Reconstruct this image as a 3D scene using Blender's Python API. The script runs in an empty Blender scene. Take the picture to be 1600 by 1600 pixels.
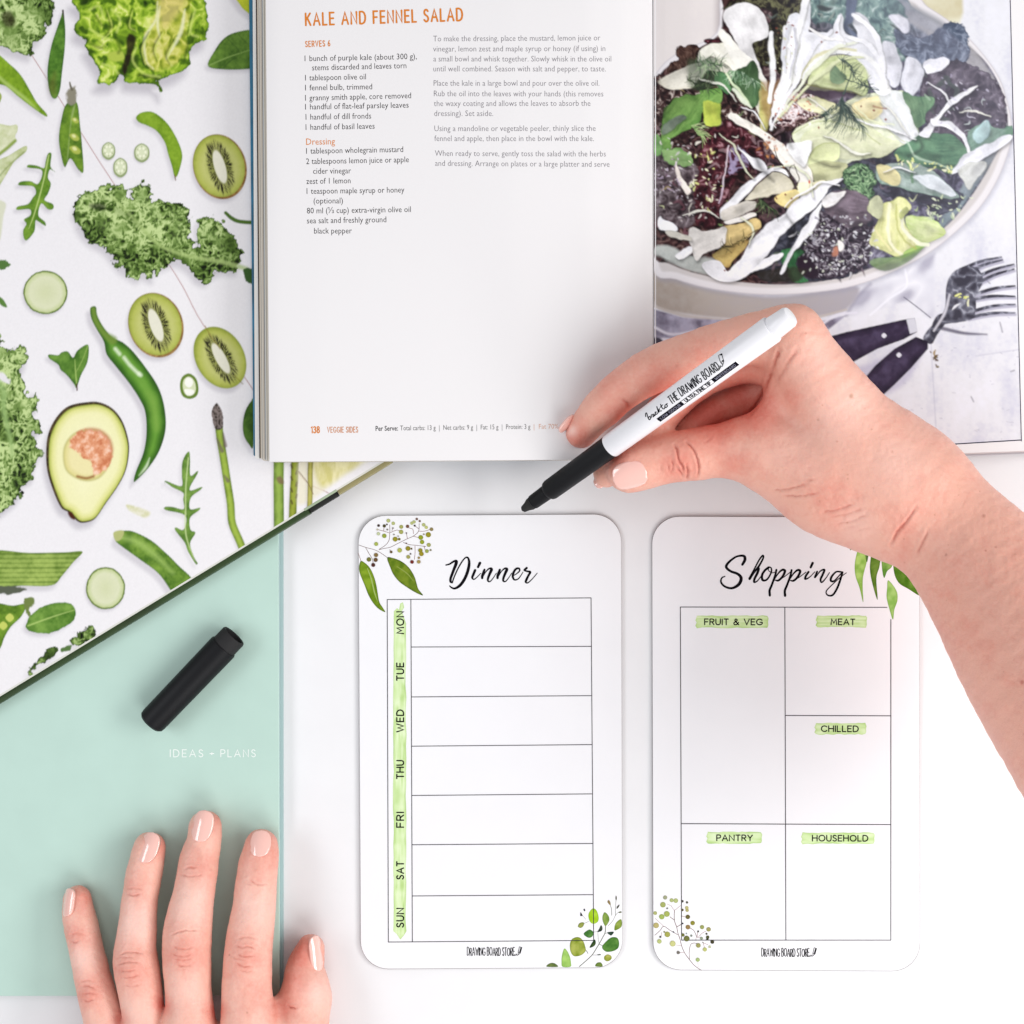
import bpy, bmesh, math, random
import numpy as np
from mathutils import Vector, Matrix
from mathutils.geometry import delaunay_2d_cdt

# ------------------------------------------------------------------ camera, world, lights
scene = bpy.context.scene
COL = scene.collection
H = 0.60            # camera height above the table (m)
S = 0.00027         # metres per photo pixel on the table
cam_d = bpy.data.cameras.new('camera')
cam = bpy.data.objects.new('camera', cam_d)
COL.objects.link(cam)
cam.location = (0, 0, H)
cam_d.sensor_width = 36
cam_d.lens = 36 * H / (1600 * S)
cam_d.clip_start = 0.01
cam_d.clip_end = 20
scene.camera = cam

world = bpy.data.worlds.new('World')
scene.world = world
world.use_nodes = True
bg = world.node_tree.nodes['Background']
bg.inputs[0].default_value = (0.985, 0.98, 1.0, 1)
bg.inputs[1].default_value = 0.50

def area(name, loc, target, size, power, color, sy=None):
    d = bpy.data.lights.new(name, 'AREA')
    d.energy = power
    d.color = color
    d.shape = 'RECTANGLE'
    d.size = size
    d.size_y = sy or size
    o = bpy.data.objects.new(name, d)
    COL.objects.link(o)
    o.location = loc
    o.rotation_euler = (Vector(target) - Vector(loc)).to_track_quat('-Z', 'Y').to_euler()
    return o
area('window_light_right', (0.74, -0.06, 0.56), (0.05, -0.05, 0), 0.62, 4.9, (1.0, 0.985, 0.97), 0.30)
area('window_light_left', (-0.72, 0.02, 0.66), (-0.05, -0.05, 0), 0.62, 2.4, (0.94, 0.96, 1.0), 0.26)
area('room_light_front', (0.34, -0.78, 0.80), (0.10, -0.16, 0), 0.7, 5.0, (1.0, 0.995, 0.99))

scene.view_settings.view_transform = 'Standard'
scene.view_settings.look = 'None'
scene.view_settings.exposure = 0.0
scene.view_settings.gamma = 1.0
scene.cycles.max_bounces = 8
scene.cycles.use_denoising = True

# ------------------------------------------------------------------ helpers
def W(px, py, z=0.0):
    """world point at height z that shows at photo pixel (px, py)"""
    k = S * (H - z) / H
    return Vector(((px - 800) * k, (800 - py) * k, z))

def lin(c):
    c = np.asarray(c, float) / 255.0
    return np.where(c <= 0.04045, c / 12.92, ((c + 0.055) / 1.055) ** 2.4)

def PT(s):
    v = [float(t) for t in s.replace(',', ' ').split()]
    return np.array(v).reshape(-1, 2)

def ZM(ox, oy, k):
    """points read off an enlargement whose corner is (ox, oy) and factor k"""
    return lambda s: PT(s) / k + np.array([ox, oy])

def catmull(P, n=6, closed=False):
    P = np.asarray(P, float)
    m = len(P)
    if m < 3:
        return P
    out = []
    rng = range(m) if closed else range(m - 1)
    for i in rng:
        if closed:
            p0, p1, p2, p3 = P[(i - 1) % m], P[i], P[(i + 1) % m], P[(i + 2) % m]
        else:
            p0 = P[i - 1] if i > 0 else 2 * P[0] - P[1]
            p1, p2 = P[i], P[i + 1]
            p3 = P[i + 2] if i + 2 < m else 2 * P[-1] - P[-2]
        for j in range(n):
            t = j / n
            out.append(0.5 * ((2 * p1) + (-p0 + p2) * t + (2 * p0 - 5 * p1 + 4 * p2 - p3) * t * t + (-p0 + 3 * p1 - 3 * p2 + p3) * t ** 3))
    if not closed:
        out.append(P[-1])
    return np.array(out)

_rs = np.random.RandomState(7)
_NG = _rs.rand(8, 256, 256)
def vn(x, y, scale, seed=0):
    """value noise 0..1"""
    g = _NG[seed % 8]
    x = np.asarray(x) / scale + 37.7 * seed
    y = np.asarray(y) / scale + 91.3 * seed
    xi = np.floor(x).astype(int); yi = np.floor(y).astype(int)
    fx = x - xi; fy = y - yi
    fx = fx * fx * (3 - 2 * fx); fy = fy * fy * (3 - 2 * fy)
    x0 = xi & 255; x1 = (xi + 1) & 255; y0 = yi & 255; y1 = (yi + 1) & 255
    return (g[y0, x0] * (1 - fx) + g[y0, x1] * fx) * (1 - fy) + (g[y1, x0] * (1 - fx) + g[y1, x1] * fx) * fy
def fbm(x, y, scale, seed=0, o=3):
    r = 0; a = 0.5; t = 0
    for i in range(o):
        r = r + a * vn(x, y, scale / 2 ** i, seed + i); t += a; a *= 0.5
    return r / t
def ridge(x, y, scale, seed=0):
    return 1 - np.abs(2 * fbm(x, y, scale, seed, 2) - 1) * 2

def ramp(t, stops):
    """stops: list of (position, srgb) -> linear colour array"""
    ps = [s[0] for s in stops]
    cs = np.array([lin(s[1]) for s in stops])
    return np.stack([np.interp(t, ps, cs[:, i]) for i in range(3)], -1)

# ------------------------------------------------------------------ materials
def nd(nt, t, **kw):
    n = nt.nodes.new(t)
    for k, v in kw.items():
        setattr(n, k, v)
    return n

def mat(name, color=None, rough=0.5, spec=0.5, bump=None, coat=0.0, vcol=False, sss=0.0, mottle=0.0, metallic=0.0):
    """bump = (scale in 1/m, height in m); mottle = relative colour variation"""
    m = bpy.data.materials.new(name)
    m.use_nodes = True
    nt = m.node_tree
    b = nt.nodes['Principled BSDF']
    b.inputs['Roughness'].default_value = rough
    b.inputs['Specular IOR Level'].default_value = spec
    b.inputs['Metallic'].default_value = metallic
    b.inputs['Coat Weight'].default_value = coat
    b.inputs['Coat Roughness'].default_value = 0.06
    src = None
    if vcol:
        a = nd(nt, 'ShaderNodeAttribute', attribute_name='col')
        src = a.outputs['Color']
    geo = nd(nt, 'ShaderNodeNewGeometry')
    if color is not None and not vcol:
        b.inputs['Base Color'].default_value = (*color, 1)
    if mottle:
        n = nd(nt, 'ShaderNodeTexNoise')
        n.inputs['Scale'].default_value = 60
        n.inputs['Detail'].default_value = 5
        nt.links.new(geo.outputs['Position'], n.inputs['Vector'])
        r = nd(nt, 'ShaderNodeMapRange')
        r.inputs['From Min'].default_value = 0.3; r.inputs['From Max'].default_value = 0.7
        r.inputs['To Min'].default_value = 1 - mottle; r.inputs['To Max'].default_value = 1 + mottle * 0.4
        nt.links.new(n.outputs['Fac'], r.inputs['Value'])
        mx = nd(nt, 'ShaderNodeVectorMath', operation='SCALE')
        if src is not None:
            nt.links.new(src, mx.inputs[0])
        else:
            mx.inputs[0].default_value = color
        nt.links.new(r.outputs['Result'], mx.inputs['Scale'])
        src = mx.outputs['Vector']
    if src is not None:
        nt.links.new(src, b.inputs['Base Color'])
    if bump:
        n = nd(nt, 'ShaderNodeTexNoise')
        n.inputs['Scale'].default_value = bump[0]
        n.inputs['Detail'].default_value = 4
        nt.links.new(geo.outputs['Position'], n.inputs['Vector'])
        bp = nd(nt, 'ShaderNodeBump')
        bp.inputs['Strength'].default_value = 1.0
        bp.inputs['Distance'].default_value = bump[1]
        nt.links.new(n.outputs['Fac'], bp.inputs['Height'])
        nt.links.new(bp.outputs['Normal'], b.inputs['Normal'])
    if sss:
        b.inputs['Subsurface Weight'].default_value = sss
        b.inputs['Subsurface Radius'].default_value = (1.0, 0.35, 0.2)
        b.inputs['Subsurface Scale'].default_value = 0.0035
    return m

# ------------------------------------------------------------------ mesh helpers
def link(name, me, m=None, parent=None, **props):
    o = bpy.data.objects.new(name, me)
    COL.objects.link(o)
    if m is not None and me is not None:
        me.materials.append(m)
    if parent is not None:
        o.parent = parent
    for k, v in props.items():
        o[k] = v
    return o

def root(name, loc, label, category, group=None):
    o = bpy.data.objects.new(name, None)
    o.empty_display_size = 0.02
    COL.objects.link(o)
    o.location = loc
    o['label'] = label
    o['category'] = category
    if group:
        o['group'] = group
    return o

def child(name, me, m, parent, **props):
    """mesh given in world coordinates, parented without moving it"""
    o = link(name, me, m, parent, **props)
    o.matrix_parent_inverse = Matrix.Translation(-Vector(parent.location))
    return o

def mesh(name, verts, faces, cols=None, smooth=False):
    me = bpy.data.meshes.new(name)
    v = np.asarray(verts, dtype=np.float32)
    if isinstance(faces, np.ndarray):
        nv = faces.shape[1]
        me.vertices.add(len(v)); me.vertices.foreach_set('co', v.ravel())
        me.loops.add(faces.size); me.loops.foreach_set('vertex_index', faces.astype(np.int32).ravel())
        me.polygons.add(len(faces))
        me.polygons.foreach_set('loop_start', np.arange(0, faces.size, nv, dtype=np.int32))
        me.update(calc_edges=True)
    else:
        me.from_pydata([tuple(p) for p in v.tolist()], [], [tuple(f) for f in faces])
        me.update()
    if cols is not None:
        c = np.ones((len(v), 4), dtype=np.float32)
        c[:, :3] = cols
        at = me.color_attributes.new('col', 'FLOAT_COLOR', 'POINT')
        at.data.foreach_set('color', c.ravel())
    if smooth:
        me.polygons.foreach_set('use_smooth', np.ones(len(me.polygons), dtype=bool))
    return me

def prism(name, pts, z0, z1, bevel=0.0, zt=None):
    """closed outline in photo pixels (as seen on its top face) -> solid slab. zt: function px->z for the top"""
    bm = bmesh.new()
    top = [bm.verts.new(W(x, y, z1)) for x, y in pts]
    bm.faces.new(top)
    bm.normal_update()
    f = bm.faces[:][0] if hasattr(bm.faces, '__getitem__') else None
    bm.faces.ensure_lookup_table()
    f = bm.faces[0]
    if f.normal.z < 0:
        f.normal_flip()
    r = bmesh.ops.extrude_face_region(bm, geom=[f])
    vs = [g for g in r['geom'] if isinstance(g, bmesh.types.BMVert)]
    for v in vs:
        v.co.z = z0
    # extruded copy went to the bottom; fix its facing
    bmesh.ops.recalc_face_normals(bm, faces=bm.faces[:])
    if bevel:
        es = [e for e in bm.edges if all(abs(v.co.z - z1) < 1e-7 for v in e.verts)]
        bmesh.ops.bevel(bm, geom=es, offset=bevel, segments=2, profile=0.6, affect='EDGES', clamp_overlap=True)
    me = bpy.data.meshes.new(name)
    bm.to_mesh(me); bm.free()
    return me

def rounded(tl, tr, br, bl, r, n=8):
    q = [np.array(p, float) for p in (tl, tr, br, bl)]
    out = []
    for i in range(4):
        c = q[i]; a = q[i - 1]; b = q[(i + 1) % 4]
        da = (a - c) / np.linalg.norm(a - c); db = (b - c) / np.linalg.norm(b - c)
        p0 = c + da * r; p1 = c + db * r; ce = c + (da + db) * r
        for k in range(n + 1):
            t = k / n * math.pi / 2
            out.append(ce - db * r * math.cos(t) - da * r * math.sin(t))
    return np.array(out)

class Decals:
    """flat printed shapes laid on a surface; each one a hair above the last"""
    def __init__(self, surf, step=2e-6, base=3e-5):
        self.v = []; self.f = []; self.c = []; self.surf = surf; self.n = 0; self.step = step; self.base = base
    def off(self):
        self.n += 1
        return self.base + self.step * self.n
    def add(self, pts, faces, cols):
        o = self.off(); b = len(self.v)
        for p in pts:
            self.v.append(self.surf(p[0], p[1], o))
        for f in faces:
            self.f.append(tuple(b + i for i in f))
        cols = np.asarray(cols, float)
        if cols.ndim == 1:
            cols = np.tile(cols, (len(pts), 1))
        self.c.extend(cols.tolist())
    maxseg = None
    def stroke(self, pts, w, col, smooth=False, n=6):
        """pts Nx2, w: width or list of widths"""
        P = np.asarray(pts, float)
        if np.isscalar(w):
            w = np.full(len(P), float(w))
        Q = np.column_stack([P, np.asarray(w, float)])
        if smooth and len(P) > 2:
            Q = catmull(Q, n)
        keep = [0]
        for i in range(1, len(Q)):
            if np.linalg.norm(Q[i, :2] - Q[keep[-1], :2]) > 1e-3:
                keep.append(i)
        Q = Q[keep]
        if self.maxseg:
            R_ = [Q[0]]
            for a_, b_ in zip(Q[:-1], Q[1:]):
                m_ = max(1, int(math.ceil(np.linalg.norm(b_[:2] - a_[:2]) / self.maxseg)))
                R_ += [a_ + (b_ - a_) * j_ / m_ for j_ in range(1, m_ + 1)]
            Q = np.array(R_)
        P = Q[:, :2]; w = np.maximum(Q[:, 2], 0.05)
        if len(P) < 2:
            return
        d = np.diff(P, axis=0); d /= np.linalg.norm(d, axis=1)[:, None]
        pts = []; 
        def nrm(t): return np.array([-t[1], t[0]])
        # round cap at the start
        def cap(c, t, hw, sgn):
            out = []
            a0 = math.atan2(t[1], t[0])
            for k in range(1, 4):
                a = a0 + sgn * (math.pi / 2 + k * math.pi / 4) if sgn > 0 else a0 + (math.pi / 2 - k * math.pi / 4)
                out.append(c + hw * np.array([math.cos(a), math.sin(a)]))
            return out
        L = []; R = []
        for i in range(len(P)):
            if i == 0: nn = nrm(d[0]); k = 1
            elif i == len(P) - 1: nn = nrm(d[-1]); k = 1
            else:
                s = nrm(d[i - 1]) + nrm(d[i]); l = np.linalg.norm(s)
                if l < 0.3: nn = nrm(d[i]); k = 1
                else:
                    nn = s / l; k = min(1.6, 2 / l)
            L.append(P[i] + nn * w[i] / 2 * k); R.append(P[i] - nn * w[i] / 2 * k)
        base = []
        base.extend(L); base.extend(R)
        m = len(P)
        faces = [(i, i + 1, m + i + 1, m + i) for i in range(m - 1)]
        # caps
        s0 = len(base)
        a0 = math.atan2(d[0][1], d[0][0])
        for k in (1, 2, 3):
            a = a0 + math.pi / 2 + k * math.pi / 4
            base.append(P[0] + w[0] / 2 * np.array([math.cos(a), math.sin(a)]))
        faces.append((0, m, s0 + 2, s0 + 1, s0))
        s1 = len(base)
        a1 = math.atan2(d[-1][1], d[-1][0])
        for k in (1, 2, 3):
            a = a1 + math.pi / 2 - k * math.pi / 4
            base.append(P[-1] + w[-1] / 2 * np.array([math.cos(a), math.sin(a)]))
        faces.append((m - 1, s1, s1 + 1, s1 + 2, 2 * m - 1))
        self.add(base, faces, col)
    def poly(self, pts, col, smooth=False, fill=None):
        """fill: spacing of inner points; col may be a function of x, y arrays and distance to edge"""
        P = np.asarray(pts, float)
        if smooth:
            P = catmull(P, 5, closed=True)
        ring = list(range(len(P)))
        V = [Vector(p) for p in P]
        if fill:
            x0, y0 = P.min(0); x1, y1 = P.max(0)
            xs = np.arange(x0 + fill / 2, x1, fill); ys = np.arange(y0 + fill / 2, y1, fill)
            if len(xs) and len(ys):
                X, Y = np.meshgrid(xs, ys)
                d = sdpoly(X, Y, P)
                k = d < -fill * 0.5
                V += [Vector((a, b)) for a, b in zip(X[k], Y[k])]
        r = delaunay_2d_cdt(V, [(i, (i + 1) % len(P)) for i in ring], [], 1, 1e-5)
        vs = np.array([(v.x, v.y) for v in r[0]])
        if callable(col):
            dd = -sdpoly(vs[:, 0], vs[:, 1], P)
            c = col(vs[:, 0], vs[:, 1], dd)
        else:
            c = col
        self.add(vs, r[2], c)
    def disc(self, x, y, r, col, n=12, sq=1.0, ang=0.0, var=0.0):
        a = np.linspace(0, 2 * math.pi, n, endpoint=False)
        ca, sa = math.cos(ang), math.sin(ang)
        u = r * np.cos(a); v = r * sq * np.sin(a)
        pts = np.column_stack([x + u * ca - v * sa, y + u * sa + v * ca])
        self.add(pts, [tuple(range(n))], col)
    def build(self, name, m, parent, **props):
        me = mesh(name, np.array([tuple(p) for p in self.v]), self.f, np.array(self.c))
        # all print faces up
        bm = bmesh.new(); bm.from_mesh(me)
        bm.normal_update()
        for f in bm.faces:
            if f.normal.z < 0: f.normal_flip()
        bm.to_mesh(me); bm.free()
        return child(name, me, m, parent, **props)

def sdpoly(X, Y, P):
    X = np.asarray(X, float); Y = np.asarray(Y, float)
    d = np.full(X.shape, 1e18); ins = np.zeros(X.shape, bool)
    n = len(P)
    for i in range(n):
        ax, ay = P[i]; bx, by = P[(i + 1) % n]
        ex, ey = bx - ax, by - ay
        wx, wy = X - ax, Y - ay
        t = np.clip((wx * ex + wy * ey) / (ex * ex + ey * ey + 1e-12), 0, 1)
        dx = wx - ex * t; dy = wy - ey * t
        d = np.minimum(d, dx * dx + dy * dy)
        c = ((ay <= Y) & (by > Y)) | ((by <= Y) & (ay > Y))
        with np.errstate(divide='ignore', invalid='ignore'):
            xi = ax + (Y - ay) / (ey if ey != 0 else 1e-12) * ex
        ins ^= c & (X < xi)
    d = np.sqrt(d)
    return np.where(ins, -d, d)

class Canvas:
    """paints the printed photographs: colours in photo-pixel space, later carried by the page mesh"""
    def __init__(self, x0, y0, x1, y1, col):
        self.x0, self.y0 = x0, y0
        self.w, self.h = int(x1 - x0), int(y1 - y0)
        self.a = np.zeros((self.h, self.w, 3)); self.a[:] = lin(col)
    def win(self, xa, ya, xb, yb):
        i0 = max(0, int(ya - self.y0)); i1 = min(self.h, int(yb - self.y0) + 1)
        j0 = max(0, int(xa - self.x0)); j1 = min(self.w, int(xb - self.x0) + 1)
        if i1 <= i0 or j1 <= j0: return None
        Y, X = np.mgrid[i0:i1, j0:j1]
        return (slice(i0, i1), slice(j0, j1)), X + self.x0 + 0.5, Y + self.y0 + 0.5
    def put(self, sl, al, c):
        al = al[..., None]
        self.a[sl] = self.a[sl] * (1 - al) + c * al
    def poly(self, pts, col, soft=1.2, rough=0, rs=5, alpha=1.0, sm=True, seed=0):
        P = np.asarray(pts, float)
        if sm: P = catmull(P, 5, closed=True)
        m = soft * 2 + rough + 2
        r = self.win(P[:, 0].min() - m, P[:, 1].min() - m, P[:, 0].max() + m, P[:, 1].max() + m)
        if r is None: return
        sl, X, Y = r
        d = sdpoly(X, Y, P)
        if rough: d = d + (fbm(X, Y, rs, seed + 1) - 0.5) * 2.6 * rough
        t = np.clip(0.5 - d / (2 * soft), 0, 1); t = t * t * (3 - 2 * t)
        c = col(X, Y, -d) if callable(col) else lin(col)
        self.put(sl, t * alpha, c)
    def line(self, pts, w, col, soft=0.7, alpha=1.0, sm=True):
        P = np.asarray(pts, float)
        w = np.full(len(P), float(w)) if np.isscalar(w) else np.asarray(w, float)
        if len(w) != len(P): w = np.interp(np.linspace(0, 1, len(P)), np.linspace(0, 1, len(w)), w)
        Q = np.column_stack([P, w])
        if sm and len(P) > 2: Q = catmull(Q, 5)
        m = Q[:, 2].max() + soft * 2 + 1
        r = self.win(Q[:, 0].min() - m, Q[:, 1].min() - m, Q[:, 0].max() + m, Q[:, 1].max() + m)
        if r is None: return
        sl, X, Y = r
        d = np.full(X.shape, 1e9); side = np.zeros(X.shape)
        for i in range(len(Q) - 1):
            ax, ay, aw = Q[i]; bx, by, bw = Q[i + 1]
            ex, ey = bx - ax, by - ay
            t = np.clip(((X - ax) * ex + (Y - ay) * ey) / (ex * ex + ey * ey + 1e-9), 0, 1)
            dd = np.hypot(X - ax - ex * t, Y - ay - ey * t) - (aw + (bw - aw) * t) / 2
            d = np.minimum(d, dd)
        t = np.clip(0.5 - d / (2 * soft), 0, 1)
        c = col(X, Y, -d) if callable(col) else lin(col)
        self.put(sl, t * alpha, c)
    def specks(self, pts, n, cols, r0, r1, seed=0, soft=0.7, alpha=0.9, elong=1.0):
        """n little flecks inside an outline"""
        rr = random.Random(seed)
        P = np.asarray(pts, float); lo = P.min(0); hi = P.max(0)
        k = 0; tries = 0
        while k < n and tries < n * 20:
            tries += 1
            x = rr.uniform(lo[0], hi[0]); y = rr.uniform(lo[1], hi[1])
            if sdpoly(np.array([x]), np.array([y]), P)[0] > 0: continue
            k += 1
            r = rr.uniform(r0, r1); a = rr.uniform(0, 6.28); l = r * elong * rr.uniform(0.3, 1.3)
            c = rr.choice(cols)
            self.line([(x - l * math.cos(a), y - l * math.sin(a)), (x + r * .4 * math.sin(a), y + r * .4 * math.cos(a)), (x + l * math.cos(a), y + l * math.sin(a))], [r, r * 1.4, r * .6], c, soft, alpha)
    def sample(self, x, y):
        u = np.clip(np.asarray(x) - self.x0 - 0.5, 0, self.w - 1.001); v = np.clip(np.asarray(y) - self.y0 - 0.5, 0, self.h - 1.001)
        i = u.astype(int); j = v.astype(int); fu = (u - i)[..., None]; fv = (v - j)[..., None]
        A = self.a
        return (A[j, i] * (1 - fu) + A[j, i + 1] * fu) * (1 - fv) + (A[j + 1, i] * (1 - fu) + A[j + 1, i + 1] * fu) * fv

# ------------------------------------------------------------------ monoline lettering
def _g(w, *st): return (w, st)
GL = {
 'A': _g(.74, ('l', '0 0 .37 1 .74 0'), ('l', '.13 .34 .61 .34')),
 'B': _g(.56, ('l', '0 0 0 1'), ('s', '0 1 .3 1 .47 .9 .48 .68 .32 .55 .02 .54'), ('s', '.02 .54 .36 .53 .55 .4 .55 .15 .38 .01 0 0')),
 'C': _g(.74, ('s', '.74 .82 .55 .97 .3 .97 .08 .8 0 .5 .08 .2 .3 .03 .55 .03 .74 .18')),
 'D': _g(.68, ('l', '0 0 0 1'), ('s', '0 1 .3 1 .56 .86 .68 .5 .56 .14 .3 0 0 0')),
 'E': _g(.5, ('l', '.5 1 0 1 0 0 .5 0'), ('l', '0 .52 .44 .52')),
 'F': _g(.48, ('l', '.48 1 0 1 0 0'), ('l', '0 .5 .42 .5')),
 'G': _g(.78, ('s', '.74 .82 .55 .97 .3 .97 .08 .8 0 .5 .08 .2 .3 .03 .58 .04 .76 .2 .78 .42'), ('l', '.78 .44 .46 .44')),
 'H': _g(.66, ('l', '0 0 0 1'), ('l', '.66 0 .66 1'), ('l', '0 .52 .66 .52')),
 'I': _g(.0, ('l', '0 0 0 1')),
 'K': _g(.58, ('l', '0 0 0 1'), ('l', '.55 1 .02 .42'), ('l', '.2 .6 .58 0')),
 'L': _g(.46, ('l', '0 1 0 0 .46 0')),
 'M': _g(.82, ('l', '0 0 .08 1 .41 .3 .74 1 .82 0')),
 'N': _g(.66, ('l', '0 0 0 1 .66 0 .66 1')),
 'O': _g(.84, ('s', '.42 1 .15 .9 0 .5 .15 .1 .42 0 .69 .1 .84 .5 .69 .9 .42 1')),
 'P': _g(.52, ('l', '0 0 0 1'), ('s', '0 1 .32 1 .52 .88 .52 .6 .32 .46 0 .46')),
 'R': _g(.56, ('l', '0 0 0 1'), ('s', '0 1 .32 1 .52 .88 .52 .62 .32 .5 0 .5'), ('l', '.26 .5 .56 0')),
 'S': _g(.5, ('s', '.46 .86 .34 .98 .14 .97 .03 .8 .1 .6 .38 .44 .5 .24 .4 .05 .2 0 0 .14')),
 'T': _g(.58, ('l', '0 1 .58 1'), ('l', '.29 1 .29 0')),
 'U': _g(.62, ('s', '0 1 0 .6 .02 .22 .16 .02 .31 0 .46 .02 .6 .22 .62 .6 .62 1')),
 'V': _g(.7, ('l', '0 1 .35 0 .7 1')),
 'W': _g(1.0, ('l', '0 1 .26 0 .5 .85 .74 0 1 1')),
 'X': _g(.6, ('l', '0 0 .6 1'), ('l', '0 1 .6 0')),
 'Y': _g(.64, ('l', '0 1 .32 .48 .64 1'), ('l', '.32 .48 .32 0')),
 '&': _g(.7, ('s', '.7 0 .45 .32 .2 .66 .18 .88 .32 1 .46 .88 .42 .68 .16 .46 .02 .28 .08 .06 .3 0 .52 .12 .66 .42')),
 '+': _g(.34, ('l', '0 .5 .34 .5'), ('l', '.17 .33 .17 .67')),
 '1': _g(.2, ('l', '0 .84 .2 1 .2 0')),
 '3': _g(.48, ('s', '.02 .88 .2 1 .42 .92 .44 .68 .2 .55'), ('s', '.2 .55 .44 .48 .48 .18 .3 0 .1 .02 0 .14')),
 '6': _g(.5, ('s', '.4 1 .14 .66 .02 .34 .1 .06 .3 0 .48 .14 .48 .4 .3 .54 .08 .42')),
 '8': _g(.5, ('s', '.25 .54 .05 .66 .06 .9 .25 1 .44 .9 .45 .66 .25 .54 .03 .4 .02 .12 .25 0 .48 .12 .47 .4 .25 .54')),
}
def mono(dec, text, p0, p1, caph, weight, col, track=0.22, space=0.5, narrow=1.0, jit=0.0, seed=0):
    """one line of monoline capitals from baseline point p0 to p1 (photo px), stretched to fit"""
    rr = random.Random(seed)
    pen = 0; items = []
    for ch in text:
        if ch == ' ':
            pen += space; continue
        w, st = GL[ch]
        items.append((pen, st)); pen += w + track
    total = pen - track
    p0 = np.array(p0, float); p1 = np.array(p1, float)
    L = np.linalg.norm(p1 - p0); u = (p1 - p0) / L; v = np.array([u[1], -u[0]])
    sx = L / total
    for x0, st in items:
        dy = rr.uniform(-jit, jit); sc = 1 + rr.uniform(-jit, jit)
        for kind, s in st:
            q = PT(s)
            P = np.array([p0 + u * (x0 + a) * sx + v * (b * sc + dy) * caph for a, b in q])
            dec.stroke(P, weight, col, smooth=(kind == 's'), n=4)

def text_mesh(dec, txt, p0, p1, size, col, offset=0.0):
    """running text in the built-in face, squeezed to run from p0 to p1 (photo px)"""
    cu = bpy.data.curves.new('t', 'FONT')
    cu.body = txt; cu.size = 1.0; cu.resolution_u = 2; cu.offset = offset
    ob = bpy.data.objects.new('t', cu)
    COL.objects.link(ob)
    dg = bpy.context.evaluated_depsgraph_get()
    me = bpy.data.meshes.new_from_object(ob.evaluated_get(dg))
    n = len(me.vertices)
    co = np.zeros(n * 3); me.vertices.foreach_get('co', co); co = co.reshape(-1, 3)
    fs = [tuple(p.vertices) for p in me.polygons]
    bpy.data.objects.remove(ob); bpy.data.curves.remove(cu); bpy.data.meshes.remove(me)
    x0, x1 = co[:, 0].min(), co[:, 0].max()
    p0 = np.array(p0, float); p1 = np.array(p1, float)
    L = np.linalg.norm(p1 - p0); u = (p1 - p0) / L; v = np.array([u[1], -u[0]])
    P = p0 + np.outer((co[:, 0] - x0) / (x1 - x0) * L, u) + np.outer(co[:, 1] * size, v)
    dec.add(P, fs, col)
# ------------------------------------------------------------------ table
M_table = mat('white_laminate', tuple(lin((236, 236, 238)) * 0.98), rough=0.38, spec=0.4, bump=(900, 0.00002), mottle=0.015)
bm = bmesh.new()
bmesh.ops.create_grid(bm, x_segments=4, y_segments=4, size=0.9)
me = bpy.data.meshes.new('tabletop'); bm.to_mesh(me); bm.free()
link('tabletop', me, M_table, kind='structure', label='smooth white table top')

# ------------------------------------------------------------------ mint notebook
NB = 0.0062
M_mint = mat('mint_cover', tuple(lin((186, 214, 203))), rough=0.42, spec=0.35, bump=(2500, 0.000012), mottle=0.03)
M_aqua = mat('aqua_edge', tuple(lin((172, 196, 196))), rough=0.45)
M_paper = mat('paper_edge', tuple(lin((226, 222, 216))), rough=0.8)
nb = root('notebook', W(220, 1150, 0), 'closed mint green notebook lettered IDEAS + PLANS under the left hand', 'notebook')
y0n = 655
child('back_cover', prism('back_cover', [(-160, y0n), (442.5, y0n), (443, 1551), (-160, 1553)], 0.0001, 0.0012, 0.0002), M_aqua, nb)
child('page_block', prism('page_block', [(-155, y0n + 3), (435, y0n + 3), (435.5, 1548), (-155, 1549)], 0.0013, 0.0053, 0.0), M_aqua, nb)
child('front_cover', prism('front_cover', [(-160, y0n), (434.5, y0n), (437, 1555.5), (-160, 1557)], 0.0054, NB, 0.0003), M_mint, nb)
nbs = lambda x, y, o: W(x, y, NB + o)
d = Decals(nbs)
mono(d, 'IDEAS', (266, 1182.5), (317, 1182.5), 11, 1.45, lin((234, 242, 237)), track=0.42)
mono(d, 'PLANS', (345, 1182.5), (399, 1182.5), 11, 1.45, lin((234, 242, 237)), track=0.42)
mono(d, '+', (328, 1182), (334, 1182), 9, 1.4, lin((240, 246, 242)))
M_print = mat('print', vcol=True, rough=0.6, spec=0.06)
d.build('cover_lettering', M_print, nb)

# ------------------------------------------------------------------ open book with vegetable print
VZ = 0.0142
eu = np.array([0.8533, -0.5214]); ev = np.array([-0.5214, -0.8533])   # along its lower edge, and up the page
O = np.array([0.0, 1085.0])
cv = Canvas(-160, -160, 720, 1280, (232, 230, 232))
SHF = (196, 194, 200)
def shadow(P, dx=-5, dy=6, soft=7, a=0.5, sm=True):
    cv.poly(P + np.array([dx, dy]), (178, 174, 182), soft=soft, alpha=a, sm=sm)

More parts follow.
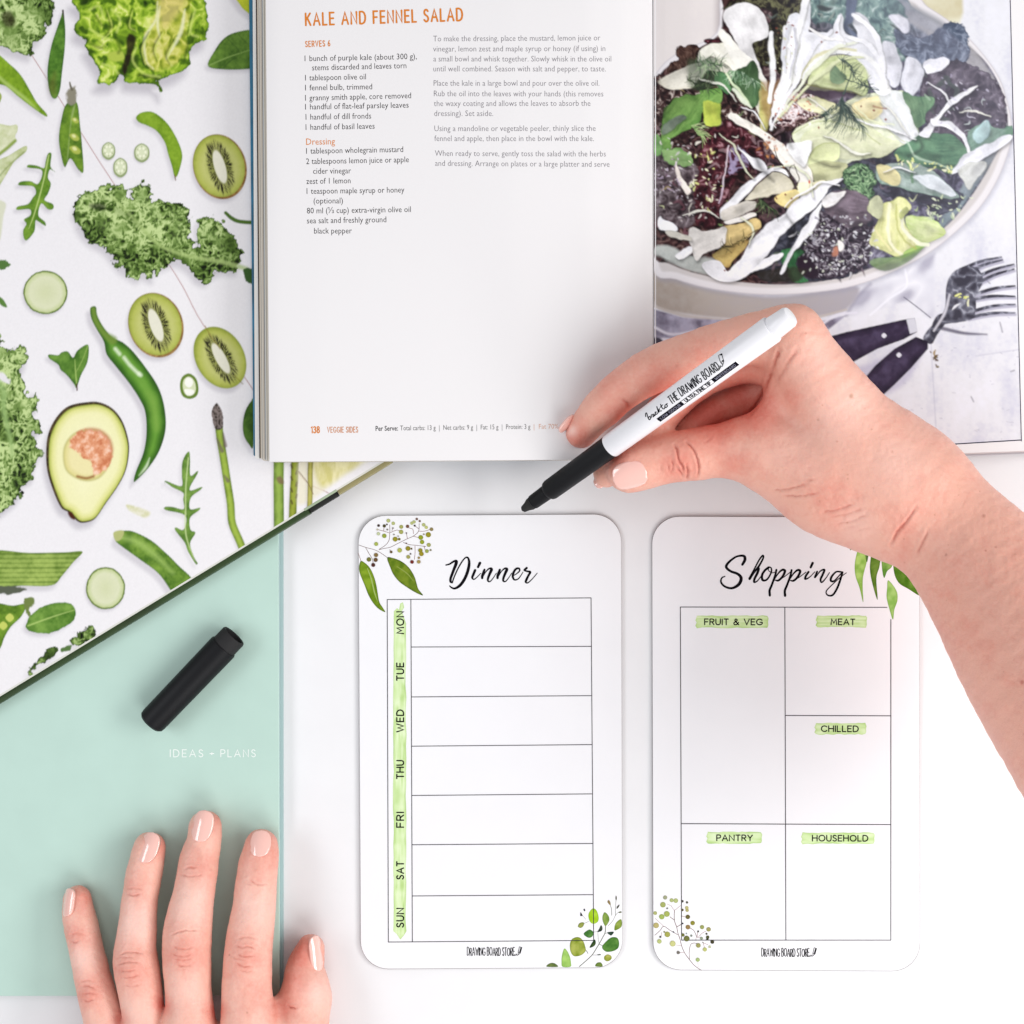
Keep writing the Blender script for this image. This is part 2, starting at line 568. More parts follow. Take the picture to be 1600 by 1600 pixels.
def kale(P, seed=0, stops=None, rough=5, shade=0.55):
    shadow(P, -4, 9, 8, shade)
    st = stops or [(0.0, (18, 30, 10)), (0.22, (44, 70, 26)), (0.45, (80, 114, 50)), (0.7, (126, 160, 90)), (1.0, (192, 214, 154))]
    def tex(X, Y, d):
        wx = X + 6 * (vn(X, Y, 9, seed + 1) - .5); wy = Y + 6 * (vn(X, Y, 9, seed + 2) - .5)
        r = np.clip(ridge(wx, wy, 7.5, seed) * 0.5 + 0.35 * ridge(wx + 50, wy, 4.0, seed + 2) + 0.3, 0, 1)
        big = fbm(X, Y, 42, seed + 3)
        sm_ = np.clip((vn(X, Y, 17, seed + 5) - .55) * 4, 0, 1)
        r = r * (1 - .7 * sm_) + .62 * .7 * sm_
        t = np.clip(0.22 + 1.05 * (r - .45) + 1.15 * (big - 0.32), 0, 1)
        t = t * np.clip(0.5 + d / 9, 0.35, 1)
        return ramp(t, st)
    cv.poly(P, tex, soft=0.6, rough=rough * 1.7, rs=8, sm=True, seed=seed)

def leafc(P, c1, c2, vein=None, seed=0, rib=(200, 222, 150), soft=0.7, rough=0, sh=0.45, sdx=-4, sdy=5):
    if sh: shadow(P, sdx, sdy, 5, sh)
    def tex(X, Y, d):
        t = np.clip(fbm(X, Y, 16, seed) * 0.7 + 0.35 * fbm(X, Y, 4, seed + 1) - 0.05 - 0.25 * np.exp(-d / 2.0), 0, 1)
        return ramp(t, [(0.2, c1), (0.7, c2)])
    cv.poly(P, tex, soft=soft, rough=rough, seed=seed)
    if vein is not None:
        cv.line(vein, [2.0] * (len(vein) - 1) + [0.8], rib, 0.7, 0.8)

Z1 = ZM(0, 0, 4); Z2 = ZM(0, 380, 3.636); Z3 = ZM(0, 760, 2.963); Z7 = ZM(370, 640, 4.848)
# seam of the two endpapers
cv.line(np.array([(-40, -45), (50, 87), (127, 208), (180, 290), (275, 430), (318, 508), (395, 608), (465, 738), (516, 772)]), 1.3, (176, 132, 130), 0.6, 0.85)
# leafy kale, top left
kale(Z1('-60 -40 280 -40 335 30 330 110 285 180 250 250 215 290 190 350 130 340 60 320 0 290 -60 280'), 1, rough=4)
cv.poly(Z1('10 90 60 70 95 120 80 165 30 160'), (60, 40, 30), 4, alpha=.7)
# bean pods
leafc(Z1('395 70 408 180 405 300 388 450 375 560 350 615 320 600 300 520 298 420 320 290 355 180 380 110'), (58, 116, 40), (108, 166, 70), seed=2)
cv.poly(Z1('315 500 345 450 350 520 350 600 325 595 305 550'), (118, 110, 50), 6, alpha=.5)
cv.line(Z1('393 66 398 110'), [3, 1.5], (70, 60, 50))
leafc(Z1('-40 330 60 400 130 470 190 570 230 640 292 712 282 726 200 670 110 600 40 540 -40 500'), (96, 142, 26), (142, 184, 52), seed=3)
cv.line(Z1('-20 470 60 540 150 610 240 690'), [5, 6, 5, 1], (178, 206, 120), 2, .75)
# open pea pod
leafc(Z1('415 650 480 640 500 780 512 900 522 1070 490 1060 440 990 405 1045 380 960 368 860 385 740'), (66, 116, 34), (124, 166, 60), seed=4)
cv.poly(Z1('420 1000 432 860 450 700 470 660 440 800 428 950'), (186, 204, 150), 2, alpha=.5)
for q, r in (((470, 755), 6), ((465, 860), 8), ((470, 940), 9)):
    x, y = np.array(q) / 4
    cv.poly([(x - r, y - r * .5), (x, y - r * .8), (x + r * .9, y), (x + r * .7, y + r * .6), (x - r * .2, y + r * .5)], (176, 190, 92), 1.4)
    cv.poly([(x - r * .5, y - r * .5), (x, y - r * .6), (x + r * .3, y - r * .1), (x - r * .2, y)], (222, 224, 168), 1.5)
cv.poly(Z1('415 600 430 560 470 540 478 600 470 650 425 650'), (150, 146, 130), 2, rough=2)
cv.line(Z1('450 560 440 535 436 515'), [4, 3, 2.2], (120, 116, 100))
# lettuce half
P = Z1('490 -30 1190 -40 1290 60 1298 180 1275 250 1190 300 1180 400 1090 470 980 500 1010 530 1005 575 960 530 870 520 790 510 760 470 700 520 600 515 620 450 560 350 530 290 545 250 470 200 480 140 500 80')
shadow(P, -5, 16, 10, .65)
def lett(X, Y, d):
    wx = X + 14 * (vn(X, Y, 20, 1) - .5); wy = Y + 14 * (vn(X, Y, 20, 2) - .5)
    r = ridge(wx, wy, 19, 3); b = fbm(X, Y, 38, 4); f = ridge(wx, wy, 7, 2)
    t = np.clip(0.3 + .42 * r + .18 * f + .65 * (b - .42), 0, 1) * np.clip(.45 + d / 8, 0, 1)
    t = t * (1 - .65 * np.clip((fbm(X + 31, Y, 15, 6) - .55) * 6, 0, 1))
    return ramp(t, [(0, (36, 66, 16)), (.3, (82, 128, 26)), (.6, (140, 182, 50)), (.85, (186, 212, 90)), (1, (222, 230, 150))])
cv.poly(P, lett, 0.7, rough=3, rs=8)
heart = Z1('950 -40 1180 -40 1190 60 1165 180 1160 320 1090 400 980 430 930 410 900 330 910 220 960 120 985 30')
cv.poly(heart, lambda X, Y, d: ramp(.55 * fbm(X, Y, 12, 5) + .4 * ridge(X + 10 * vn(X, Y, 9, 1), Y, 13, 3), [(.15, (110, 134, 34)), (.4, (170, 182, 66)), (.6, (208, 208, 108)), (.85, (232, 226, 156))]), 5, rough=5, rs=9, alpha=.92)
cv.poly(Z1('1010 -30 1160 -30 1130 60 1070 140 1020 180 1000 100'), (222, 204, 136), 6, alpha=.6)
for s, w in (('985 10 975 120 905 240 915 380 960 430', [1, 3, 4, 2, 1]), ('1155 60 1130 200 1060 330 1040 370', [2, 6, 3, 1]), ('1000 40 985 150 1000 240', [1, 4, 1])):
    cv.line(Z1(s), w, (232, 232, 200), 1.8, .75)
for s in ('930 200 880 300 900 400', '1010 200 960 300 980 380', '1090 240 1040 340 1060 400', '1200 80 1170 220', '820 60 800 160 840 190', '660 60 690 170 640 240', '610 250 660 290'):
    cv.line(Z1(s), [1, 4, 1], (46, 76, 14), 2.2, .65)
    cv.line(Z1(s) + [2.5, 1], [1, 3, 1], (206, 220, 120), 1.2, .6)
cv.poly(Z1('810 210 850 240 830 320 800 420 780 470 765 420 790 320 790 250'), (48, 30, 24), 2.5, alpha=.9)
cv.line(Z1('870 470 930 480 985 490'), 5, (40, 56, 20), 3, .7)
cv.poly(Z1('680 330 760 320 775 370 720 385 680 365'), (178, 198, 88), 2)
for s in ('560 60 620 40 650 120', '700 60 750 120 730 200', '560 180 640 230 700 250', '850 300 830 380 900 460 1000 480', '1220 60 1190 200 1240 230', '640 400 700 420 740 460'):
    cv.line(Z1(s), 3.5, (206, 222, 130), 1.8, .6)
for s in ('600 100 640 160 700 170', '720 230 750 300 740 330', '540 250 600 290 640 300', '1180 260 1150 380'):
    cv.line(Z1(s), 4, (50, 84, 18), 2.5, .6)
# basil leaves and lime at the cookbook's edge
leafc(Z1('1300 412 1340 320 1400 240 1480 200 1600 190 1700 260 1700 400 1560 430 1400 434'), (58, 104, 40), (108, 152, 66), Z1('1305 410 1420 360 1600 300'), 5, (140, 176, 100))
for s in ('1420 240 1480 300 1500 330', '1400 420 1440 380 1480 360', '1490 215 1540 270'):
    cv.line(Z1(s), 1.6, (60, 100, 44), 1, .7)
leafc(Z1('1480 -40 1500 30 1550 80 1620 110 1700 60 1700 -40'), (168, 186, 40), (206, 210, 70), seed=3, sdx=-8)
# pod, okra slices
leafc(Z1('850 735 880 705 940 697 990 720 1040 765 1080 820 1120 900 1138 960 1135 1010 1110 1095 1090 1100 1075 1040 1050 960 1030 890 980 820 920 785 870 765'), (104, 148, 34), (146, 186, 62), seed=6)
cv.line(Z1('1092 1095 1097 1125'), 1.6, (120, 90, 50))
def okra(cx, cy, rx, ry):
    a = np.arange(6) * math.pi / 3 + .5
    P = np.column_stack([cx + rx * np.cos(a), cy + ry * np.sin(a)])
    shadow(P, -1, 2, 3, .5)
    cv.poly(P, (150, 168, 122), 0.8)
    cv.poly(np.array([cx, cy - 1]) + (P - [cx, cy]) * .8, (214, 222, 192), 1)
    for k in range(6):
        x, y = cx + .45 * rx * math.cos(a[k] + .5), cy - 1 + .45 * ry * math.sin(a[k] + .5)
        cv.poly([(x - 1.7, y), (x, y - 1.9), (x + 1.7, y), (x, y + 1.9)], (238, 240, 218), .8)
        x, y = cx + .62 * rx * math.cos(a[k]), cy - 1 + .62 * ry * math.sin(a[k])
        cv.poly([(x - 1, y), (x, y - 1), (x + 1, y), (x, y + 1)], (150, 156, 110), .8, alpha=.7)
okra(169.5, 236, 11, 14); okra(188, 262, 11.5, 15.5); okra(221.5, 239, 12.5, 15)
# kiwi slices
def kiwi(cx, cy, a, b, rot, pale=0.0, skin=True):
    c, s = math.cos(rot), math.sin(rot)
    th = np.linspace(0, 2 * math.pi, 28, endpoint=False)
    P = np.column_stack([cx + a * np.cos(th) * c - b * np.sin(th) * s, cy + a * np.cos(th) * s + b * np.sin(th) * c])
    shadow(P, -3, 6, 5, .5)
    if skin:
        cv.poly(P, lambda X, Y, d: ramp(fbm(X, Y, 5, 3), [(.2, (136, 104, 56)), (.8, (178, 148, 92))]), 0.8)
    Q = np.array([cx - 1.3, cy - 1.3]) + (P - [cx, cy]) * (.955 if skin else 1)
    def tex(X, Y, d):
        u = ((X - cx) * c + (Y - cy) * s) / a; v = (-(X - cx) * s + (Y - cy) * c) / b
        r = np.hypot(u, v); an = np.arctan2(v, u)
        # core = slim ellipse
        rc = np.hypot(u / .21, v / .52)
        t = r + .05 * (vn(an * 14, r * 3, 1.0, 2) - .5)
        base = ramp(t, [(0.3, (176, 182, 104)), (.6, (196, 200, 128)), (.85, (182, 190, 100)), (1.0, (146, 160, 66))])
        rs_ = np.hypot(u / .36, v / .66)
        seed = np.clip((1.22 + .25 * vn(an * 9, r * 0, 1.0, 3) - rs_) * 4, 0, 1) * np.clip((rc - .98) * 4, 0, 1)
        rays = np.clip((vn(an * 34, rc * 1.3, 1.0, 4) - .34) * 5, 0, 1)
        halo = np.clip((1.35 - rs_) * 3, 0, 1)
        base = base * (1 - .28 * halo[..., None])
        k = (seed * rays * .95)[..., None]
        base = base * (1 - k) + lin((46, 40, 30)) * k
        w = np.clip((1.06 - rc) * 7, 0, 1)[..., None]
        return base * (1 - w) + lin((226, 224, 208)) * w
    cv.poly(Q, tex, 1.0)
kiwi(343.5, 260.5, 41.5, 51.5, -0.28)
kiwi(243.5, 508, 42.5, 51.5, -0.33)
kiwi(345, 560, 38, 51, -0.50, skin=False)
cv.line(Z2('1165 470 1200 530 1250 600'), 1.2, (150, 130, 60), .7, .8)
cv.line(Z2('1330 750 1380 800'), 1.2, (130, 120, 40), .7, .8)
# rocket leaves
leafc(Z1('300 960 322 962 316 1040 345 1075 312 1060 300 1110 318 1150 300 1210 278 1250 330 1275 332 1305 300 1308 258 1272 240 1345 280 1385 284 1412 240 1385 222 1380 215 1445 170 1500 150 1490 145 1440 165 1400 150 1372 190 1345 185 1308 108 1312 112 1290 175 1275 205 1235 225 1205 205 1165 118 1158 130 1135 190 1132 235 1150 262 1100 255 1060 175 1048 178 1030 230 1035 275 1050 285 1010'), (84, 136, 44), (130, 174, 66), Z1('305 970 270 1140 220 1320 180 1430'), 7, (190, 212, 140))
# fennel / pale stalks at the left edge
leafc(Z1('-40 790 60 785 105 780 110 815 95 850 98 885 30 940 -40 990'), (196, 204, 160), (226, 228, 204), seed=2)
cv.line(Z1('-20 975 40 930 95 880'), 5, (136, 164, 70), 1.5, .9)
leafc(Z1('-40 1030 60 970 140 920 168 915 160 950 90 1010 40 1090 -10 1170 -40 1200'), (180, 192, 140), (220, 224, 196), seed=3)
cv.line(Z1('-20 1120 50 1040 150 950'), 2, (130, 150, 90), 1, .6)
cv.poly(Z1('-40 1270 35 1270 20 1360 0 1500 -40 1500'), (214, 216, 196), 2)
leafc(Z1('-40 580 0 580 8 620 -40 700'), (150, 170, 90), (180, 196, 110), seed=3)
# big kale leaf in the middle
kale(Z1('460 1320 490 1240 560 1190 650 1160 740 1170 800 1215 850 1215 830 1170 880 1140 930 1170 950 1240 1040 1250 1170 1290 1180 1370 1190 1480 1240 1540 1230 1400 1270 1350 1350 1370 1430 1420 1460 1500 1510 1570 1500 1650 1480 1690 1400 1690 1330 1720 1290 1760 1230 1740 1180 1680 1110 1640 1040 1660 980 1690 960 1740 900 1720 860 1740 790 1700 740 1660 660 1560 560 1500 500 1430 480 1370'), 2, rough=5)
cv.line(Z1('700 1230 800 1330 900 1440 1010 1540 1180 1600 1400 1640 1540 1680'), [3, 5, 6, 5, 6, 7, 7], (170, 196, 130), 2, .75)
cv.line(Z1('640 1260 760 1330 850 1400'), 8, (74, 112, 44), 6, .4)
for s in ('900 1250 960 1320 980 1380', '1080 1330 1120 1420 1090 1500', '1280 1450 1350 1480 1380 1540', '640 1400 700 1440 730 1480', '880 1180 890 1240'):
    cv.line(Z1(s), 11, (140, 172, 106), 7, .35)
cv.poly(Z1('560 1280 640 1270 660 1310 590 1310'), (20, 30, 16), 4, alpha=.75)
cv.poly(Z1('1520 1680 1600 1690 1600 1780 1540 1760'), (58, 104, 52), 1, rough=2)
cv.line(Z1('1410 1330 1450 1365 1500 1385 1600 1392'), [5, 6, 6, 6], (78, 120, 50))
# cucumber rounds
def cuke(cx, cy, rx, ry):
    th = np.linspace(0, 2 * math.pi, 24, endpoint=False)
    P = np.column_stack([cx + rx * np.cos(th), cy + ry * np.sin(th)])
    shadow(P, -2, 4, 4, .45)
    cv.poly(P, lambda X, Y, d: ramp(np.clip(d, 0, 40) + 1.2 * (fbm(X, Y, 5, 2) - .5), [(0, (88, 116, 44)), (1.7, (112, 142, 62)), (3.2, (196, 208, 160)), (10, (216, 220, 190)), (30, (208, 214, 178))]), .8, rough=.6)
cuke(71, 457, 34.5, 34); cuke(165, 919, 30.5, 33)
# mint sprig
leafc(Z2('435 820 420 800 380 750 345 720 330 690 280 655 278 632 330 636 350 620 385 615 415 650 440 610 495 575 505 610 495 680 460 750'), (60, 118, 40), (112, 162, 74), Z2('436 800 430 740 425 660'), 4, (170, 200, 120))
cv.line(Z2('434 730 470 660 498 585'), 1.3, (160, 190, 110), .7, .7); cv.line(Z2('436 800 438 835'), 2, (90, 60, 50))
# long green chilli
chp = Z2('512 380 520 362 545 362 552 410 590 480 640 535 700 565 760 620 830 710 890 800 925 890 942 1000 935 1090 900 1190 840 1280 770 1352 760 1345 775 1290 815 1190 832 1080 825 960 790 880 730 790 650 690 605 630 590 560 550 490 520 430')
shadow(chp, -6, 8, 5, .5)
def chil(X, Y, d):
    t = np.clip(d / 14, 0, 1) * .75 + .35 * fbm(X, Y, 22, 3)
    return ramp(t, [(0, (28, 80, 24)), (.4, (54, 120, 40)), (.75, (90, 156, 60)), (1, (110, 170, 74))])
cv.poly(chp, chil, .8)
cv.line(Z2('530 375 545 440 590 510 640 550'), [7, 8, 9, 14], (122, 156, 70), 2.5, .8)
for s in ('655 600 680 630', '705 650 735 690', '745 700 790 745', '790 740 800 750'):
    cv.line(Z2(s), 5, (226, 238, 214), 2.2, .8)
cv.line(Z2('790 1320 830 1270 850 1220'), [1, 4, 1], (214, 232, 200), 1.5, .8)
cv.line(Z2('840 850 870 900 890 1050'), [8, 14, 8], (130, 176, 84), 6, .5)
# chilli ring
cv.poly(Z2('1022 810 1035 760 1075 740 1115 770 1128 830 1115 870 1075 885 1035 865'), (108, 140, 60), .8)
cv.poly(Z2('1038 812 1045 775 1075 758 1105 785 1113 830 1100 858 1072 868 1048 850'), (212, 220, 186), .9)
cv.poly(Z2('1050 800 1060 765 1090 770 1095 800 1075 820'), (240, 240, 232), .8); cv.poly(Z2('1050 830 1100 835 1095 860 1060 862'), (240, 240, 232), .8)
# left edge kale
kale(Z2('-60 560 40 600 100 575 150 580 150 680 120 740 130 800 160 860 210 835 215 920 190 960 235 1030 215 1075 180 1090 220 1150 240 1180 200 1260 190 1330 130 1370 110 1440 50 1500 0 1530 -60 1520'), 4, rough=5, shade=.7)
cv.poly(Z2('-30 740 20 735 60 790 50 800 0 780'), (226, 224, 226), 2, rough=2)
cv.line(Z2('-40 760 20 840 20 940 60 1120 70 1210'), [10, 9, 8, 6, 3], (150, 186, 122), 3, .8)
cv.poly(Z2('-20 110 30 95 55 120 40 140 0 150'), (84, 130, 70), 1, rough=2); cv.poly(Z2('-20 300 20 320 42 365 0 345'), (90, 140, 70), 1, rough=1)
# avocado half
avo = Z2('500 902 570 905 640 940 695 1010 728 1110 733 1190 715 1290 670 1380 600 1480 540 1565 480 1588 440 1580 390 1530 345 1500 300 1400 268 1290 262 1180 275 1080 320 990 390 925')
shadow(avo, -5, 10, 7, .6)
cv.poly(avo, lambda X, Y, d: ramp(fbm(X, Y, 4, 2), [(.2, (50, 38, 24)), (.8, (104, 88, 58))]), .8)
c0 = avo.mean(0)
avi = c0 + (avo - c0) * np.array([.955, .965]) + np.array([1.2, 1.0])
cv.poly(avi, lambda X, Y, d: ramp(d + 2 * fbm(X, Y, 20, 1), [(1.0, (150, 164, 76)), (2.6, (190, 198, 108)), (7, (222, 222, 154)), (15, (234, 232, 186)), (60, (238, 236, 200))]), 1.2)
pit = Z2('500 1055 570 1065 620 1110 638 1180 620 1260 570 1330 500 1352 430 1335 375 1290 358 1215 370 1140 420 1080')
cv.poly(pit, lambda X, Y, d: ramp(d, [(0, (190, 186, 120)), (4, (222, 214, 152)), (12, (232, 224, 176))]), 2.5)
pit2 = Z2('500 1057 568 1067 618 1112 636 1180 618 1262 560 1318 530 1300 520 1240 470 1220 450 1190 400 1160 400 1120 440 1075')
cv.poly(pit2, lambda X, Y, d: ramp(fbm(X, Y, 7, 5) * .8 + .25 * fbm(X, Y, 2.5, 1) - .08, [(.2, (206, 134, 96)), (.42, (226, 166, 130)), (.6, (238, 196, 170)), (.85, (244, 222, 204))]), 2.2, rough=3)
cv.line(Z2('440 1075 500 1057 568 1067 618 1112 636 1180 618 1262'), [1, 5, 6, 6, 5, 1], (196, 122, 92), 2.5, .55)
cv.line(Z2('440 1325 490 1335 530 1325'), 4, (150, 90, 40), 1.5, .8)
cv.poly(Z2('385 1530 410 1530 425 1570 400 1560'), (90, 44, 24), 1.5)
# asparagus spears
def spear(P, w, c1, c2, tip=True):
    shadow(np.vstack([P + [w / 2, 0], P[::-1] - [w / 2, 0]]), -3, 3, 3, .3, sm=False)
    cv.line(P, w, lambda X, Y, d: ramp(d / w * 1.6 + .5 * fbm(X, Y, 9, 4) - .1, [(0, c1), (.8, c2)]), .8)
sp = Z2('1240 1000 1250 1100 1270 1220 1290 1350 1310 1480 1345 1640')
sp = np.vstack([sp[:-1], Z3('1075 170 1112 260 1150 360')])
spear(sp, [9, 10, 12, 13, 14, 15, 15, 15][0] + 3, (96, 126, 44), (160, 188, 84))
tipP = Z2('1228 905 1255 940 1268 990 1262 1050 1225 1060 1208 1010 1205 950')
cv.poly(tipP, lambda X, Y, d: ramp(ridge(X, Y, 5, 2), [(0, (74, 66, 60)), (1, (150, 138, 134))]), .9, rough=1.2)
for s in ('1232 1110 1262 1180', '1275 1320 1295 1350', '1268 1080 1280 1150'):
    cv.line(Z2(s), [2, 6], (128, 112, 104), 1.3, .75)
# rocket with lobes
leafc(np.vstack([Z2('1075 1185 1080 1230 1082 1320 1120 1295 1122 1310 1082 1380 1085 1405 1145 1385 1140 1400 1085 1445 1080 1510 1135 1503 1128 1520 1080 1560'), Z3('882 200 905 215 880 265 900 330 915 355 905 358 870 300 855 260 812 205 815 190 850 200 858 135 768 110 765 95 800 95 850 105 848 60 848 30 800 5 765 -20'), Z2('940 1368 942 1350 1030 1380 1033 1320 1035 1250 1055 1200')]), (84, 132, 56), (132, 174, 88), np.vstack([Z2('1070 1220 1055 1400 1055 1540'), Z3('858 120 862 230 900 340')]), 2, (196, 216, 160), sh=.3)
# pale seed, courgette end, cucumber, leek
cv.poly(Z2('720 1485 800 1505 855 1530 830 1560 780 1545 730 1515'), lambda X, Y, d: ramp(fbm(X, Y, 6, 1), [(.3, (212, 212, 176)), (.7, (226, 224, 206))]), 2)
leafc(Z3('545 215 575 205 620 210 700 250 770 310 820 360 900 450 840 540 740 410 650 340 560 275 535 250'), (74, 124, 44), (132, 174, 76), seed=5, sdx=-6, sdy=8)
cv.line(Z3('560 235 640 260 720 320 800 400'), [6, 10, 8, 4], (170, 204, 120), 4, .6)
cv.poly(Z3('525 215 555 203 575 210 560 245 535 252'), (184, 190, 130), 1.2)
leafc(Z3('-60 305 140 308 300 305 382 302 340 350 290 410 240 458 100 460 -60 460'), (112, 146, 64), (168, 194, 108), seed=6, sdy=8, rough=0)
for k in range(14):
    y = 312 + k * 11
    cv.line(Z3(f'-40 {y} 120 {y} {370 - k * 9} {y - 2}'), 1.3 if k % 3 else 2.4, (160, 188, 104) if k % 2 else (74, 112, 34), .7, .55)
cv.poly(Z3('-40 465 60 462 118 470 110 485 40 500 -40 490'), (100, 108, 92), 1.5, rough=2)
# pea pod, mint leaf, kale bits on the lower edge
leafc(Z3('-60 560 60 552 120 545 100 600 50 650 20 700 0 750 -60 820'), (70, 118, 30), (124, 168, 58), seed=1)
for x, y in ((45, 608), (15, 645)):
    cv.poly(Z3(f'{x-20} {y} {x} {y-20} {x+20} {y} {x} {y+20}'), (196, 208, 110), 1)
cv.poly(Z3('115 520 155 515 160 545 135 560 140 600 125 585 110 550'), (120, 140, 80), 1.2, rough=2)
leafc(Z3('120 640 140 600 190 560 250 542 320 540 350 575 340 620 290 655 230 680 160 678 125 660'), (70, 128, 44), (126, 172, 84), Z3('130 645 240 605 345 572'), 3, (180, 208, 130), rough=1)
kale(Z3('330 715 360 680 400 660 450 658 440 700 390 725 345 740'), 5, rough=3, shade=.3)
kale(Z3('130 850 150 820 200 780 240 740 265 760 250 790 200 820 160 850 140 870'), 6, rough=3, shade=.3)
cv.poly(Z3('285 750 330 735 325 760 290 765'), (90, 130, 76), 1, rough=2)
# dark leaf at cookbook's edge, spears and leek base under its corner
leafc(Z2('1425 900 1395 950 1380 1020 1385 1090 1412 1140 1440 1150 1440 900'), (50, 96, 34), (90, 136, 56), seed=2)
spear(Z7('318 300 318 420 316 560 318 700 320 1000'), 16, (84, 120, 44), (150, 182, 92))
cv.poly(Z7('300 520 330 505 350 530 355 560 320 560'), (140, 112, 92), 2, alpha=.8)
spear(Z7('442 300 440 420 436 540 428 660 420 900'), 12, (100, 116, 34), (160, 172, 72))
for k in range(7):
    y = 420 + k * 45; cv.line(Z7(f'{412 + (k%2)*44} {y} {420+(k%2)*30} {y+22}'), 3, (96, 84, 52), 1, .8)
cv.poly(Z7('480 380 700 300 1000 300 940 400 800 500 600 660 470 720 460 600'), (228, 222, 196), 5, alpha=.7)
cv.poly(Z7('590 380 760 330 1000 350 940 410 800 500 700 570 640 580 600 500'), lambda X, Y, d: ramp(fbm(X * 3, Y, 16, 3), [(.3, (208, 202, 126)), (.7, (230, 224, 178))]), 7, alpha=.85)
spear(Z7('562 340 556 470 556 600 548 850'), 8, (122, 118, 50), (188, 184, 104))
cv.line(Z7('470 470 540 560 578 640'), 1.2, (130, 108, 84), .7, .9)

# the print as a whole: a little paler and less saturated
cv.a[..., 0] += .20 * np.maximum(cv.a[..., 1] - cv.a[..., 0], 0)
_l = cv.a @ np.array([.3, .6, .1])
cv.a = cv.a * .97 + _l[..., None] * .03
cv.a = np.clip(cv.a, 0, 1) ** 1.2 / .8 ** .2
_Y, _X = np.mgrid[0:cv.h, 0:cv.w]
cv.a = cv.a * (1 + (vn(_X, _Y, 1.7, 2) - .5) * .05)[..., None]
def page_grid(name, origin, a, b, na, nb_, surf, canvas, keep, m, parent, k=1.0, tint=None, **props):
    u = np.linspace(0, 1, na); v = np.linspace(0, 1, nb_)
    U, V = np.meshgrid(u, v)
    X = origin[0] + a[0] * U + b[0] * V; Y = origin[1] + a[1] * U + b[1] * V
    Zs = surf(X, Y)
    kk = S * (H - Zs) / H
    P = np.stack([(X - 800) * kk, (800 - Y) * kk, Zs], -1).reshape(-1, 3)
    C = canvas.sample(X, Y).reshape(-1, 3) * k
    idx = np.arange(na * nb_).reshape(nb_, na)
    q = np.stack([idx[:-1, :-1], idx[:-1, 1:], idx[1:, 1:], idx[1:, :-1]], -1)
    cx = (X[:-1, :-1] + X[1:, 1:]) / 2; cy = (Y[:-1, :-1] + Y[1:, 1:]) / 2
    q = q[keep(cx, cy)]
    # only the vertices in use
    used = np.unique(q); rm = -np.ones(na * nb_, int); rm[used] = np.arange(len(used))
    q = rm[q]; P = P[used]; C = C[used]
    # face up
    p0, p1, p2 = P[q[0, 0]], P[q[0, 1]], P[q[0, 2]]
    if np.cross(p1 - p0, p2 - p0)[2] < 0: q = q[:, ::-1]
    me = mesh(name, P, q, C, smooth=True)
    return child(name, me, m, parent, **props)

M_end = mat('endpaper_print', vcol=True, rough=0.5, spec=0.12, bump=(1200, 0.00001))
vb = root('open_book', W(250, 600, NB), 'open book face up with green vegetables printed on its white endpapers, under the cookbook', 'book')
org = O - eu * 240
LA, LB = 1300, 1230
pg = page_grid('endpaper', org, eu * LA, ev * LB, int(LA / 1.35), int(LB / 1.35), lambda X, Y: np.full(X.shape, VZ), cv,
          lambda x, y: (x > -150) & (y > -150) & ~((x > 470) & (y < 690)) , M_end, vb, 1.0)
# page edges and the boards that stick out below them
def strip(a0, a1, b0, b1, zt, zb, name, m, bev=0.0):
    P = [org * 0 + O + eu * a0 + ev * b0, O + eu * a1 + ev * b0, O + eu * a1 + ev * b1, O + eu * a0 + ev * b1]
    return child(name, prism(name, P, zb, zt, bev), m, vb)
M_board = mat('green_board', vcol=False, color=tuple(lin((40, 66, 20))), rough=0.5, mottle=0.35)
M_tan = mat('tan_board', color=tuple(lin((150, 142, 98))), rough=0.55, mottle=0.25)
M_black = mat('black_spine_gap', color=(0.012, 0.014, 0.012), rough=0.6)
M_blkpaper = mat('endpaper_edge', color=tuple(lin((214, 214, 206))), rough=0.7)
spx = 606  # distance of the spine along the lower edge
strip(-240, spx - 50, -2.5, 300, VZ - 0.00005, VZ - 0.0018, 'endpaper_sheet', M_blkpaper)
strip(spx - 50, spx + 9, -3.5, 300, VZ - 0.0003, VZ - 0.0020, 'hinge_paper', mat('hinge_paper', color=tuple(lin((170, 186, 158))), rough=0.6, mottle=0.2))
strip(spx + 9, 708, -2.5, 300, VZ - 0.00005, VZ - 0.0018, 'endpaper_sheet', M_blkpaper)
strip(-240, spx - 45, -11.5, 300, VZ - 0.0022, NB + 0.0004, 'cover_board', M_board, 0.0004)
strip(spx - 44, spx + 8, -11.5, 300, VZ - 0.0040, NB + 0.0012, 'spine_gap_strip', M_black, 0.0003)  # dark gap at the spine, its shade put in as a black strip
strip(spx + 9, 712, -10, 300, VZ - 0.0022, NB + 0.0004, 'cover_board', M_tan, 0.0004)

# ------------------------------------------------------------------ cookbook
def zt(x):
    """height of the open pages above the table across the spread (x = photo pixel)"""
    x = np.asarray(x, float)
    pts = [(395, .0285), (410, .0300), (430, .0312), (500, .0318), (800, .0310), (920, .0292), (975, .0262), (1005, .0222), (1019.5, .0192), (1024, .0194), (1040, .0212), (1075, .0232), (1150, .0230), (1300, .0205), (1500, .0180), (1640, .0165)]
    xs = [p[0] for p in pts]; zs = [p[1] for p in pts]
    return np.interp(x, xs, zs)
_xs = np.arange(380, 1700, 1.0)
_z = zt(_xs)
_k = np.exp(-np.linspace(-2, 2, 41) ** 2); _k /= _k.sum()
_zs = np.convolve(np.pad(_z, 20, mode='edge'), _k, 'valid')
_w = np.clip(np.abs(_xs - 1020) / 26, 0, 1)
_zs = _zs * _w + _z * (1 - _w)
def ZT(x):
    return np.interp(x, _xs, _zs)
